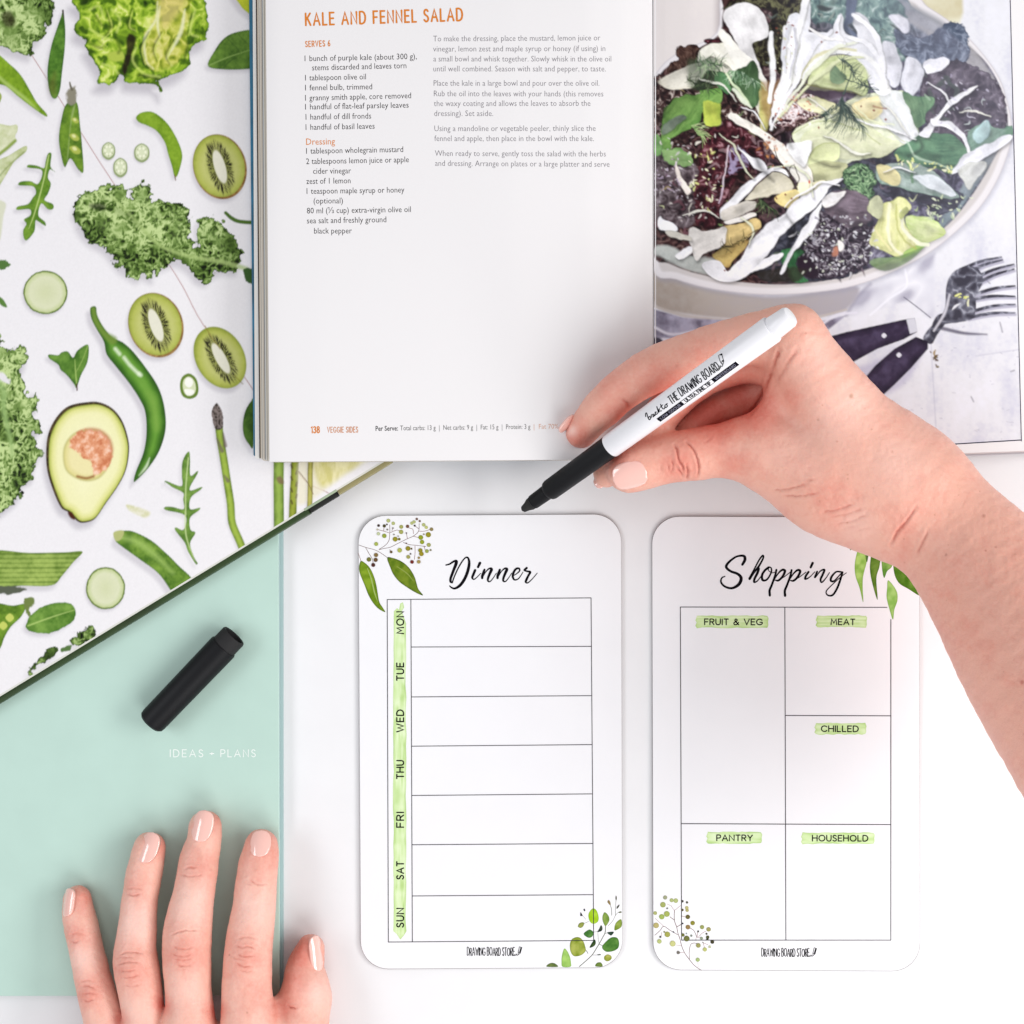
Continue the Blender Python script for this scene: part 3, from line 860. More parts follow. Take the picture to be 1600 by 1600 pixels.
def ckb(x, y, o):
    return W(x, y, float(ZT(x)) + o)
ck = root('cookbook', W(1000, 350, .016), 'thick open cookbook showing a kale and fennel salad recipe and its photograph', 'book')
M_page = mat('page_paper', vcol=True, rough=0.5, spec=0.3, bump=(700, 0.00002))
M_gloss = mat('glossy_photo_page', vcol=True, rough=0.25, spec=0.22, bump=(160, 0.00003))
def bend(name, xl0, xl1, xr0, xr1, yb0, yb1, z_off, nx, m, col, ytop=-150):
    """curved sheet; left and right edges slant from the top (x?0) to the bottom (x?1)"""
    U = np.linspace(0, 1, nx); V = np.linspace(0, 1, 24)
    vs = []; cs = []
    for v in V:
        for u in U:
            xb = xl1 + (xr1 - xl1) * u; xt_ = xl0 + (xr0 - xl0) * u
            yb = yb0 + (yb1 - yb0) * u
            x = xt_ + (xb - xt_) * v; y = ytop + (yb - ytop) * v
            vs.append(W(x, y, float(ZT(x)) + z_off))
    idx = np.arange(nx * 24).reshape(24, nx)
    q = np.stack([idx[:-1, :-1], idx[1:, :-1], idx[1:, 1:], idx[:-1, 1:]], -1).reshape(-1, 4)
    me = mesh(name, np.array([tuple(p) for p in vs]), q, np.tile(col, (len(vs), 1)), smooth=True)
    return child(name, me, m, ck)
def block(name, xs, yb, ztop, zbot, m, ytop=-150):
    """solid stack below the pages: vertical walls following the pages' outline"""
    n = len(xs)
    vs = []; fs = []
    for k, x in enumerate(xs):
        y = yb(x)
        t = W(x, y, ztop(x)); b = Vector((t.x, t.y, zbot(x)))
        t2 = W(x, ytop, ztop(x)); b2 = Vector((t2.x, t2.y, zbot(x)))
        vs += [t, b, t2, b2]
    for k in range(n - 1):
        a = 4 * k; c = a + 4
        fs += [(a, a + 1, c + 1, c), (a + 2, c + 2, c + 3, a + 3), (a, c, c + 2, a + 2), (a + 1, a + 3, c + 3, c + 1)]
    fs += [(0, 2, 3, 1), (4 * n - 4, 4 * n - 3, 4 * n - 1, 4 * n - 2)]
    return child(name, mesh(name, np.array([tuple(p) for p in vs]), fs), m, ck)
paper = lin((232, 230, 231))
bend('recipe_page', 414, 421, 1019.3, 1020.5, 721.5, 717.5, 0.0, 90, M_page, paper)
# gutter-side page and the photograph page
zb = lambda x: float(np.interp(x, [380, 620, 1640], [.0152, .0150, .0062]))
M_edge = mat('page_edges', color=tuple(lin((208, 202, 194))), rough=0.8)
_nt = M_edge.node_tree
_geo = nd(_nt, 'ShaderNodeNewGeometry'); _sep = nd(_nt, 'ShaderNodeSeparateXYZ'); _nt.links.new(_geo.outputs['Position'], _sep.inputs[0])
_wv = nd(_nt, 'ShaderNodeTexNoise'); _wv.noise_dimensions = '1D'; _wv.inputs['Scale'].default_value = 6000; _wv.inputs['Detail'].default_value = 2
_nt.links.new(_sep.outputs['Z'], _wv.inputs['W'])
_cr = nd(_nt, 'ShaderNodeValToRGB'); _cr.color_ramp.elements[0].position = .35; _cr.color_ramp.elements[0].color = (*lin((150, 140, 132)), 1)
_cr.color_ramp.elements[1].position = .6; _cr.color_ramp.elements[1].color = (*lin((232, 228, 220)), 1)
_nt.links.new(_wv.outputs['Fac'], _cr.inputs[0]); _nt.links.new(_cr.outputs[0], _nt.nodes['Principled BSDF'].inputs['Base Color'])
ybl = lambda x: 721.2 + (x - 421) / 600 * (-4)
ybr = lambda x: 726 + (x - 1021) / 579 * (-23)
block('page_stack', list(np.linspace(422, 1019.5, 50)), lambda x: ybl(x) - .5, lambda x: float(ZT(x)) - .00025, lambda x: zb(x) + .0022, M_edge)
block('page_stack', list(np.linspace(1021, 1640, 50)), lambda x: ybr(x) - .5, lambda x: float(ZT(x)) - .00025, lambda x: zb(x) + .0022, M_edge)
# fanned fore edge on the left: single sheets, each a little lower and further out
rr = random.Random(5)
cols = [(214, 206, 190), (196, 190, 180), (226, 220, 208), (150, 146, 140), (222, 216, 200), (206, 210, 214), (122, 120, 118), (214, 206, 196), (196, 186, 170), (232, 228, 220), (168, 160, 150), (220, 214, 204), (208, 198, 180)]
for i, c in enumerate(cols):
    f = i / (len(cols) - 1)
    xt_ = 415 - f * 14.5; xb_ = 420.8 - f * 13.5
    zz = .0292 - f * .0105
    P = [(xt_, -150), (470, -150), (470, 717 - rr.uniform(0, 1)), (xb_ + 5, 721 - f * 1.2), (xb_, 719.5 - f * 3.5)]
    child('page_sheet', prism('page_sheet', P, zz - .0006, zz + .0002), mat('page_edge_tone', color=tuple(lin(c)), rough=.8), ck)
child('flyleaf', prism('flyleaf', [(398.6, -150), (470, -150), (470, 715), (405.4, 716)], .0177, .0182), mat('dark_flyleaf', color=tuple(lin((48, 30, 26))), rough=.7), ck)
child('flyleaf', prism('flyleaf', [(394, -150), (470, -150), (470, 716), (401.4, 716.5), (398.6, 714.5)], .0166, .0174), mat('white_flyleaf', color=tuple(lin((238, 236, 232))), rough=.6), ck)
M_blue = mat('blue_cover', color=tuple(lin((38, 112, 146))), rough=.4, mottle=.45)
child('cover', prism('cover', [(387.6, -150), (1000, -150), (1000, 712), (397.5, 712.5), (396, 711)], .0148, .0160, .0002), M_blue, ck)
# right-hand cover, white outside edge
zc = .0064
child('cover', prism('cover', [(1005, -150), (1760, -150), (1760, 701), (1005, 724)], zc - .0014, zc, .0002), mat('grey_cover', color=tuple(lin((168, 168, 176))), rough=.5), ck)
wpage = bend('photo_page', 1020.5, 1021.5, 1640, 1655, 726, 702.5, 0.0, 90, M_page, paper)
for o, dy, c in ((-.0011, 2.0, (214, 206, 208)), (-.0022, 4.0, (182, 178, 184)), (-.0034, 5.0, (214, 212, 218))):
    P = [(1060, 700), (1650, 680), (1650, 702.5 + dy), (1060, 724.5 + dy)]
    child('page_sheet', prism('page_sheet', P, .0112 + o, .0118 + o), mat('lower_page_tone', color=tuple(lin(c)), rough=.7), ck)

# --- print on the left page
ORG = lin((214, 128, 52)); INK = lin((34, 30, 32)); INK2 = lin((124, 120, 126)); PALE = lin((206, 150, 118))
ZP = lambda x, y: (380 + x / 2.5806, y / 2.5806)
def tline(name, parts):
    dd = Decals(ckb)
    for f in parts: f(dd)
    return dd.build(name, M_print, ck)
tline('recipe_title', [lambda q: mono(q, 'KALE AND FENNEL SALAD', (478, 39.6), (722.5, 31.8), 18.6, 2.9, ORG, track=.40, space=.62)])
tline('text_line', [lambda q: mono(q, 'SERVES 6', (477.5, 73.2), (515.5, 71.8), 8.6, 1.4, ORG, track=.4, space=.5)])
L = [("1 bunch of purple kale (about 300 g),", 248, 247, 700, 238), ("stems discarded and leaves torn", 278, 284, 658, 275), ("1 tablespoon olive oil", 250, 325, 495, 320),
     ("1 fennel bulb, trimmed", 250, 365, 520, 360), ("1 granny smith apple, core removed", 250, 406, 677, 396), ("1 handful of flat-leaf parsley leaves", 250, 442, 667, 434),
     ("1 handful of dill fronds", 252, 483, 516, 478), ("1 handful of basil leaves", 252, 524, 530, 519), ("1 tablespoon wholegrain mustard", 254, 620, 645, 613),
     ("2 tablespoons lemon juice or apple", 254, 662, 668, 654), ("cider vinegar", 282, 701, 435, 699), ("zest of 1 lemon", 255, 742, 433, 739), ("1 teaspoon maple syrup or honey", 256, 782, 650, 776),
     ("(optional)", 284, 821, 402, 820), ("80 ml (\u2153 cup) extra-virgin olive oil", 257, 861, 676, 855), ("sea salt and freshly ground", 257, 901, 577, 896), ("black pepper", 286, 942, 438, 941)]
for t, a, b, c, e in L:
    tline('text_line', [lambda q: text_mesh(q, t, ZP(a, b), ZP(c, e), 13.2, INK, -0.004)])
tline('text_line', [lambda q: text_mesh(q, "Dressing", ZP(254, 584), ZP(370, 582), 14.5, ORG)])
R = [("To make the dressing, place the mustard, lemon juice or", 766, 167, 1440, 163), ("vinegar, lemon zest and maple syrup or honey (if using) in", 766, 208, 1460, 206), ("a small bowl and whisk together. Slowly whisk in the olive oil", 767, 248, 1484, 248),
     ("until well combined. Season with salt and pepper, to taste.", 767, 288, 1462, 288), ("Place the kale in a large bowl and pour over the olive oil.", 768, 346, 1436, 346), ("Rub the oil into the leaves with your hands (this removes", 769, 388, 1452, 389),
     ("the waxy coating and allows the leaves to absorb the", 769, 428, 1400, 427), ("dressing). Set aside.", 770, 468, 1008, 468), ("Using a mandoline or vegetable peeler, thinly slice the", 771, 529, 1421, 528),
     ("fennel and apple, then place in the bowl with the kale.", 771, 569, 1414, 569), ("When ready to serve, gently toss the salad with the herbs", 773, 629, 1462, 631), ("and dressing. Arrange on plates or a large platter and serve", 774, 669, 1477, 673)]
for t, a, b, c, e in R:
    tline('text_line', [lambda q: text_mesh(q, t, ZP(a, b), ZP(c, e), 13.0, INK2, -0.008)])
F = lambda x, y: (380 + x / 2.5806, 440 + y / 2.5806)
tline('page_number', [lambda q: mono(q, '138', F(275, 610), F(307, 609.5), 9.6, 1.8, ORG, track=.34)])
tline('text_line', [lambda q: mono(q, 'VEGGIE SIDES', F(340, 608.5), F(462, 607.5), 8.4, 1.3, PALE, track=.38, space=.55)])
tline('text_line', [lambda q: text_mesh(q, "Per Serve:", F(534, 602), F(624, 600.5), 11, lin((40, 38, 40)), .012),
                    lambda q: text_mesh(q, "Total carbs: 13 g  |  Net carbs: 9 g  |  Fat: 15 g  |  Protein: 3 g", F(633, 600), F(1158, 594), 11, INK, -.006),
                    lambda q: text_mesh(q, "|  Fat 70%  |  Pr", F(1172, 594), F(1330, 592), 11, PALE, -.008)])
# ------------------------------------------------------------------ the photograph printed on the right page
sc_ = cv = Canvas(1015, -160, 1605, 735, (224, 224, 231))
S0 = ZM(1000, 0, 2.667); SA = ZM(1000, 0, 5); SB = ZM(1280, 0, 5); SC = ZM(1000, 230, 5); SD = ZM(1280, 230, 5); SE = ZM(1000, 380, 2.667)
# whitewashed boards
cv.poly([(1000, -170), (1620, -170), (1620, 740), (1000, 740)], lambda X, Y, d: ramp(fbm(X, Y * .35, 26, 2) * .7 + .3 * fbm(X, Y, 5, 1), [(.2, (206, 206, 222)), (.5, (224, 224, 231)), (.8, (230, 230, 240))]), 1, sm=False)
cv.poly([(1000, -170), (1145, -170), (1135, 20), (1122, 60), (1000, 130)], (226, 216, 212), 10, alpha=.8, sm=False)
cv.poly([(1120, -30), (1140, -30), (1132, 40), (1118, 56)], (150, 136, 140), 8, alpha=.6, sm=False)
for s in ('1210 380 1235 800', '860 640 1000 740 1240 860', '1400 470 1600 440'):
    cv.line(SE(s), 1.6, (188, 188, 206), 1.2, .7)
for s in ('1380 640 1390 660', '1545 535 1560 530', '1500 330 1510 370', '1440 150 1460 170'):
    cv.line(SE(s), 2, (120, 116, 134), 1, .7)
rr = random.Random(3)
for k in range(60):
    x = rr.uniform(1380, 1590); y = rr.uniform(440, 690)
    cv.line([(x, y), (x + rr.uniform(-5, 5), y + rr.uniform(-2, 2))], rr.uniform(.6, 1.5), (170, 168, 188), .8, .6)
# crumpled linen
cv.poly(SE('860 300 900 215 960 170 1110 110 1230 40 1230 320 1190 300 1120 240 1040 260 900 300'), lambda X, Y, d: ramp(ridge(X + Y * .6, Y, 44, 2) * .55 + fbm(X, Y, 30, 3) * .5, [(.15, (176, 174, 192)), (.5, (212, 212, 224)), (.9, (234, 234, 242))]), 5, sm=False)
cv.line(SE('1105 110 1110 180 1040 230 960 300'), 3, (238, 238, 248), 1.5, .9)
cv.line(SE('960 170 900 230 860 300'), 4, (140, 136, 160), 3, .7)
cv.line(SE('1100 225 1160 270 1210 310'), 1.6, (90, 86, 108), .8, .9)
cv.poly(S0('55 1110 200 1180 420 1225 600 1235 900 1190 860 1290 740 1320 560 1345 400 1332 200 1310 60 1270'), lambda X, Y, d: ramp((X - 1020) / 330 + .25 * fbm(X, Y, 9, 2), [(0, (160, 144, 130)), (.35, (178, 168, 160)), (1.1, (172, 166, 176))]), 4)
cv.line(S0('55 1275 180 1315 300 1330 480 1345 640 1345 860 1290'), [4, 5, 5, 4, 4, 3], (190, 180, 172), 1.2, .8)
cv.poly(SE('60 275 180 310 420 325 740 330 860 300 760 380 560 420 300 400 60 400'), lambda X, Y, d: ramp(fbm(X, Y, 14, 3), [(.25, (112, 104, 126)), (.7, (176, 172, 196))]), 2, sm=False)
for s in ('60 350 140 380 300 350', '60 410 110 400 160 420', '740 350 820 300 900 290'):
    cv.line(SE(s), 4, (226, 224, 238), 1.5, .9)
cv.poly(SE('55 395 90 400 100 440 55 440'), (50, 36, 60), 2)
# lemon beside the bowl
cv.poly(SB('600 -60 1120 -60 1125 100 1100 180 1000 195 900 140'), lambda X, Y, d: ramp(fbm(X, Y, 20, 1), [(.2, (204, 194, 156)), (.8, (222, 218, 190))]), 4, sm=False)
# bowl: rim, then inside
out = np.vstack([S0('53 1122 150 1165 300 1205 500 1228 700 1222 900 1190 1100 1112 1250 1022 1400 885 1490 750 1545 600 1550 520 1530 420 1490 310 1400 190 1300 96 1200 28 1090 -40'), [(1200, -60), (1130, -20), (1120, 50), (1062, 80), (1028, 110), (1016, 150), (1014, 300)]])
cv.poly(out + [2, 5], (150, 150, 170), 6, alpha=.5)
cv.poly(out, lambda X, Y, d: ramp(d, [(0, (196, 190, 196)), (2.5, (226, 222, 226)), (9, (228, 224, 228)), (13, (206, 200, 200))]), 1.0)
ins = np.vstack([S0('57 1062 120 1098 200 1130 300 1155 420 1176 600 1186 800 1165 1000 1105 1150 1030 1290 930 1400 790 1480 650 1528 560 1530 470 1505 370 1450 270 1380 200 1270 110 1130 24'), [(1395, -30), (1150, -30), (1130, 18), (1122, 55), (1068, 88), (1032, 115), (1018, 160), (1014, 300)]])
def base(X, Y, d):
    t = ridge(X + 8 * vn(X, Y, 12, 1), Y, 9, 2) * .45 + fbm(X, Y, 24, 4) * .6
    L_ = ramp(t, [(.2, (30, 14, 18)), (.45, (62, 30, 34)), (.7, (96, 62, 60)), (.95, (150, 128, 120))])
    R_ = ramp(t, [(.2, (56, 54, 72)), (.5, (84, 80, 104)), (.8, (124, 122, 146)), (1, (166, 168, 186))])  # right and top mixes: page glare baked in as hazy tones
    T_ = ramp(t, [(.2, (70, 92, 98)), (.5, (104, 124, 132)), (.9, (150, 164, 176))])
    w = np.clip((X - 1170) / 220, 0, 1)[..., None]
    c = L_ * (1 - w) + R_ * w
    w2 = (np.clip((X - 1240) / 80, 0, 1) * np.clip((75 - Y) / 60, 0, 1))[..., None]
    return c * (1 - w2) + T_ * w2
cv.poly(ins, base, 1.4)
# bowl wall showing inside
cv.poly(S0('1180 60 1290 120 1400 215 1480 330 1520 440 1528 540 1480 650 1400 780 1290 925 1230 960 1330 800 1430 640 1490 540 1440 400 1340 260 1220 150 1080 60'), lambda X, Y, d: ramp(np.clip((Y - 60) / 260, 0, 1) + .2 * fbm(X, Y, 9, 1), [(0, (168, 164, 166)), (.5, (160, 158, 160)), (1.1, (120, 140, 146))]), 3, alpha=.85)
cv.poly(S0('58 1040 120 1020 200 1060 330 1090 330 1150 200 1125 60 1062'), (178, 184, 180), 3, alpha=.9)
cv.poly(SB('540 -40 640 0 800 70 1000 190 900 250 700 160 560 60 500 -20'), (150, 152, 162), 5, alpha=.8)

# dark leaves, clumps
def clump(P, st, seed, sc=7, rough=3, soft=1.2, alpha=1, lo=.15):
    def tex(X, Y, d):
        wx = X + 7 * (vn(X, Y, 10, seed + 1) - .5); wy = Y + 7 * (vn(X, Y, 10, seed + 2) - .5)
        t = ridge(wx, wy, sc, seed) * .45 + .3 * ridge(wx, wy, sc * .5, seed + 2) + fbm(X, Y, 30, seed + 3) * .55 - .1
        return ramp(np.clip(t, 0, 1) * np.clip(.55 + d / 8, 0, 1), st)
    cv.poly(P, tex, soft, rough=rough, rs=7, seed=seed, alpha=alpha)
DK = [(.1, (24, 16, 28)), (.4, (52, 38, 56)), (.7, (86, 72, 92)), (.95, (176, 170, 188))]
MR = [(.1, (28, 6, 12)), (.45, (66, 16, 30)), (.75, (104, 40, 52)), (.97, (176, 130, 140))]
HZ = [(.1, (58, 58, 76)), (.45, (80, 80, 102)), (.75, (112, 112, 136)), (.97, (170, 168, 190))]
GN = [(.1, (26, 46, 30)), (.4, (60, 96, 60)), (.7, (100, 140, 92)), (1, (170, 196, 150))]
BG = [(.1, (70, 98, 102)), (.4, (96, 128, 126)), (.7, (126, 156, 148)), (1, (186, 202, 200))]
clump(S0('340 40 450 -10 680 -20 680 60 620 120 600 300 560 290 480 260 470 150 530 100 520 40'), [(.1, (20, 16, 10)), (.5, (52, 44, 30)), (.95, (110, 110, 70))], 1, 9)
clump(S0('700 -30 900 -30 1060 -10 1110 60 1090 140 1100 260 1000 200 900 110 860 60 850 140 800 100 720 90'), BG, 2, 16, rough=2, soft=2)
clump(S0('1060 120 1180 150 1290 90 1360 130 1370 250 1320 300 1180 290 1090 220'), [(.1, (72, 82, 104)), (.5, (92, 104, 126)), (.95, (140, 150, 172))], 3, 12, rough=4, soft=2)
clump(S0('1180 300 1290 250 1400 270 1500 360 1530 520 1450 560 1370 600 1290 640 1230 560 1180 500 1160 400'), [(.1, (58, 50, 62)), (.45, (78, 68, 82)), (.75, (104, 94, 108)), (1.0, (140, 130, 146))], 4, 17, rough=4)
clump(S0('150 200 240 190 240 240 180 300 115 295 130 260 160 250'), [(.1, (40, 14, 14)), (.6, (84, 56, 46)), (1, (120, 92, 80))], 5, 9, rough=3)
clump(S0('270 165 320 160 330 175 280 185'), MR, 6, 7, rough=2)
clump(S0('60 320 200 380 330 350 480 330 520 430 620 420 760 400 780 480 600 560 420 600 420 560 330 560 250 560 150 640 60 640'), [(.1, (26, 14, 18)), (.45, (58, 34, 36)), (.75, (96, 64, 60)), (.95, (190, 176, 168))], 7, 8)
clump(S0('330 500 480 560 520 640 470 700 380 780 340 880 330 950 230 930 200 850 240 700 260 600'), MR, 0, 14, rough=3)
clump(S0('60 640 160 650 240 700 220 820 230 900 200 950 100 940 60 900'), [(.1, (48, 34, 42)), (.45, (84, 68, 74)), (.8, (118, 104, 110)), (1, (160, 146, 156))], 2, 13)
clump(S0('770 680 960 640 1070 620 1130 700 1340 800 1330 850 1240 900 1130 830 980 850 960 1040 900 1140 700 1175 520 1170 500 1100 600 950 680 850 700 760'), [(.1, (40, 40, 52)), (.5, (58, 60, 76)), (.9, (96, 98, 116))], 3, 14, rough=2)
# leaf plates, with fine bright veins later
def plate(P, c1, c2, seed=0, soft=1.1, alpha=1.0, dark=.25, rough=0, dirn=None):
    P = np.asarray(P, float)
    m0 = P.mean(0); ev_, V_ = np.linalg.eigh(np.cov((P - m0).T)); ax = V_[:, 1]; mi = V_[:, 0]
    hw = math.sqrt(ev_[0]) * 1.9 + 2
    ph = (seed * 1.7) % 3
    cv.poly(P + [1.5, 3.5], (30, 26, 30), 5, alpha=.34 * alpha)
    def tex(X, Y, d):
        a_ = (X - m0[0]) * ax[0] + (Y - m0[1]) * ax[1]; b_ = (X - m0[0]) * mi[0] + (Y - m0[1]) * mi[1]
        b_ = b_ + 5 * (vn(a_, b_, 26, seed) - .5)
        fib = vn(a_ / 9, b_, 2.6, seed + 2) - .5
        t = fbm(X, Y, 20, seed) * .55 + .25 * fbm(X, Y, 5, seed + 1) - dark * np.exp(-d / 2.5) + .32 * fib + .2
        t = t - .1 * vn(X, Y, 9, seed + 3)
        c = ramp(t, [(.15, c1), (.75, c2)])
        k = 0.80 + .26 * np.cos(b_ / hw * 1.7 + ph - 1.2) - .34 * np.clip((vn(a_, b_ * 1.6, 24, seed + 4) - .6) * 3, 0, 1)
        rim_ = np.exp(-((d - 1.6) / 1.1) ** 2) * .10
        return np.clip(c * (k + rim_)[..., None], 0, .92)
    cv.poly(P, tex, soft, rough=rough, rs=9, seed=seed, alpha=alpha)
# loose shreds and scraps everywhere between the big pieces
_rr = random.Random(21)
def scraps(P, n, cols, l0, l1, w0, w1, al=.9):
    P = np.asarray(P, float); lo = P.min(0); hi = P.max(0)
    k = 0
    while k < n:
        x = _rr.uniform(lo[0], hi[0]); y = _rr.uniform(lo[1], hi[1])
        if sdpoly(np.array([x]), np.array([y]), P)[0] > 0: continue
        k += 1
        a = _rr.uniform(0, 6.28); l = _rr.uniform(l0, l1); b = _rr.uniform(-1.2, 1.2); w = _rr.uniform(w0, w1)
        p = [(x, y), (x + l * .5 * math.cos(a), y + l * .5 * math.sin(a)), (x + l * math.cos(a + b), y + l * math.sin(a + b))]
        cv.line(np.array(p) + [1, 2], [w * .6, w * 1.1, w * .4], (20, 16, 22), 1.6, .5 * al)
        cv.line(p, [w * .5, w, w * .3], _rr.choice(cols), .7, al)
LFT = S0('60 340 330 360 620 420 760 500 640 620 520 900 300 1080 80 1000')
RGT = S0('1180 300 1480 340 1530 520 1380 640 1190 560')
MIDL = S0('620 620 1000 640 1300 820 1200 960 900 1140 520 1160 640 900')
TOPM = S0('380 30 700 0 1100 60 1080 220 560 330')
scraps(LFT, 60, [(90, 50, 60), (120, 70, 84), (60, 24, 36), (150, 120, 126)], 8, 22, 2, 6, .7)
scraps(LFT, 26, [(196, 200, 150), (214, 208, 196), (120, 150, 84), (160, 140, 90)], 6, 20, 1.2, 4)
scraps(RGT, 34, [(96, 86, 104), (112, 102, 122), (60, 54, 70), (84, 100, 92)], 10, 26, 4, 9, .55)
scraps(RGT, 14, [(206, 204, 220), (170, 180, 180)], 5, 14, 1.2, 3)
scraps(MIDL, 60, [(90, 84, 104), (60, 54, 72), (96, 110, 90), (130, 140, 120), (120, 100, 112)], 8, 24, 2, 6, .75)
scraps(MIDL, 22, [(206, 206, 214), (190, 196, 150), (150, 170, 110)], 5, 18, 1.2, 3.5)
scraps(TOPM, 24, [(90, 110, 104), (60, 70, 60), (150, 160, 150), (110, 60, 60)], 6, 20, 2, 5, .6)
# apple / fennel background plates
plate(S0('640 560 700 510 790 480 900 400 1050 380 1110 400 1160 570 1090 610 1000 650 860 680 720 750 690 700'), (206, 214, 168), (232, 236, 212), 1)
plate(S0('790 500 900 470 1000 560 1080 600 1010 650 850 660 700 620 680 560'), (200, 208, 156), (226, 228, 190), 2, alpha=.8)
plate(S0('1000 390 1080 380 1110 440 1165 580 1100 600 1040 540 990 460'), (206, 214, 206), (232, 234, 238), 3)
plate(S0('700 640 760 600 830 600 830 650 780 680 720 690'), (196, 206, 140), (216, 222, 168), 3)
plate(S0('700 690 800 670 860 680 840 740 780 760 720 750'), (166, 168, 120), (190, 192, 146), 4)
# tall fennel fans, top
plate(S0('80 330 170 285 300 240 380 260 420 330 300 290 250 330 210 370 130 378 85 355'), (214, 208, 190), (232, 228, 214), 5)
plate(S0('240 250 260 200 320 180 400 190 460 240 500 330 540 420 530 520 500 480 460 380 380 290 310 240 270 245'), (216, 214, 196), (236, 234, 224), 1)
plate(S0('350 50 380 25 430 14 480 30 520 70 535 130 525 160 470 180 480 220 500 280 530 350 500 330 440 240 400 170 350 90'), (214, 212, 214), (234, 232, 234), 6)
cv.poly(S0('330 130 350 125 420 200 500 290 530 360 520 400 440 310 380 240 330 160'), (240, 238, 230), 1)
cv.poly(S0('450 280 500 330 540 400 545 460 520 560 500 540 500 440 480 360'), lambda X, Y, d: ramp(fbm(X, Y, 12, 2), [(.2, (160, 160, 70)), (.5, (196, 190, 104)), (.8, (222, 214, 160))]), 2)
cv.poly(S0('500 350 545 340 600 340 570 470 550 520 520 490'), (150, 110, 60), 5, alpha=.7)
for s, w in (('545 140 552 230 552 330 545 420', [6, 8, 8, 6]), ('605 120 610 220 600 320 570 430 545 520', [9, 12, 11, 9, 6]), ('635 110 640 220 630 300 600 400', [7, 9, 8, 5]), ('690 -20 680 90 650 220 620 330 580 430 545 540', [10, 18, 14, 14, 10, 5])):
    cv.line(S0(s), w, (234, 234, 236), 1)
plate(S0('620 70 650 55 670 60 680 -20 700 -20 708 90 700 130 760 130 800 130 830 60 850 80 855 140 905 150 880 60 900 50 950 80 990 160 1020 280 1040 370 1030 395 980 380 900 250 800 230 720 290 680 330 640 300 620 200 590 250 600 150'), (216, 218, 226), (238, 238, 244), 3)
for s, w, c in (('640 340 700 270 780 225 860 215 940 240 1000 300 1040 380', 8, (240, 240, 238)), ('680 340 740 270 820 240 900 260 950 320', 6, (226, 228, 196)), ('660 330 730 240 820 205 900 210', 5, (208, 204, 150)), ('960 130 1000 220 1030 330', 3, (212, 212, 222)), ('720 300 780 250 850 235', 3, (190, 190, 120)), ('630 330 600 430 560 520', 5, (220, 222, 214))):
    cv.line(S0(s), w, c, 1.3, .85)
plate(S0('700 360 740 270 800 240 870 240 930 280 950 330 940 400 860 380 760 380'), (170, 188, 110), (206, 214, 160), 4)
plate(S0('795 275 830 290 860 320 840 350 790 335'), (104, 134, 100), (130, 156, 116), 4)
for s in ('1010 180 1060 180 1080 220 1090 300 1085 350 1050 360 1020 300 1010 230', '1100 260 1130 240 1165 260 1180 300 1160 360 1130 400 1095 370'):
    plate(S0(s), (200, 202, 212), (226, 226, 236), 2, 1.6)
plate(S0('1180 255 1230 240 1275 238 1285 260 1250 295 1200 305 1180 280'), (218, 218, 230), (234, 234, 242), 1)
plate(S0('1040 70 1080 60 1120 90 1120 130 1090 130'), (206, 206, 220), (226, 226, 236), 1, 2)
plate(S0('860 -20 900 -20 890 80 870 110 905 150 880 150 850 120 862 60'), (78, 92, 118), (98, 110, 134), 1, 2)
cv.poly(S0('700 350 760 360 900 400 760 410 700 380'), (80, 60, 78), 3, alpha=.8)
clump(S0('620 380 680 380 760 430 760 500 660 500 640 530 560 530 560 480 600 440'), [(.1, (50, 26, 40)), (.4, (104, 66, 70)), (.6, (180, 150, 150)), (.9, (232, 224, 226))], 4, 7)
plate(S0('660 420 720 400 800 420 840 460 790 480 700 460'), (208, 206, 150), (228, 226, 190), 1, 1.5)
plate(S0('890 430 980 400 1000 420 1010 470 960 500 900 470'), (214, 196, 130), (228, 218, 170), 2, 2)
# the fan of shaved strips, one over the other
for s, w, c in (('548 540 600 420 640 250 668 90 690 -10', [2, 5, 6, 8, 10], (238, 238, 242)), ('556 520 620 400 690 260 740 170 800 130', [2, 5, 7, 8, 6], (228, 228, 236)), ('565 510 650 380 730 280 820 200 900 170', [2, 4, 6, 6, 4], (222, 226, 206)),
                ('575 500 660 400 760 300 850 250 930 240', [2, 4, 5, 5, 3], (210, 216, 170)), ('600 300 600 200 620 110', [3, 6, 5], (206, 208, 216)), ('620 330 650 200 640 120', [2, 4, 3], (190, 190, 200)), ('850 150 940 180 1000 260 1030 360', [4, 7, 7, 3], (236, 236, 242)),
                ('890 60 960 120 1000 210 1020 300', [5, 9, 8, 3], (240, 240, 246)), ('830 70 820 130 850 180', [5, 7, 3], (236, 236, 244)), ('700 110 760 150 840 170', [3, 6, 3], (240, 238, 238))):
    P_ = S0(s)
    cv.line(P_ + [2.2, 1.5], [v * 1.05 for v in w], (104, 104, 84), 1.6, .45)
    cv.line(P_, w, c, .8, .95)
for s, w, c in (('640 560 700 520 790 510 900 540 1000 600', 1.6, (160, 170, 90)), ('700 500 800 470 900 480 1000 520 1100 590', 1.4, (176, 180, 110)), ('1110 400 1130 480 1170 570', 1.6, (120, 140, 100)), ('690 350 760 365 860 385 930 400', 2, (120, 120, 50)), ('700 640 760 600 830 600', 1.4, (150, 160, 84)), ('900 440 960 500 1060 520', 2.4, (226, 232, 190)), ('660 600 760 570 860 590', 2.6, (232, 236, 200))):
    cv.line(S0(s), w, c, .8, .7)
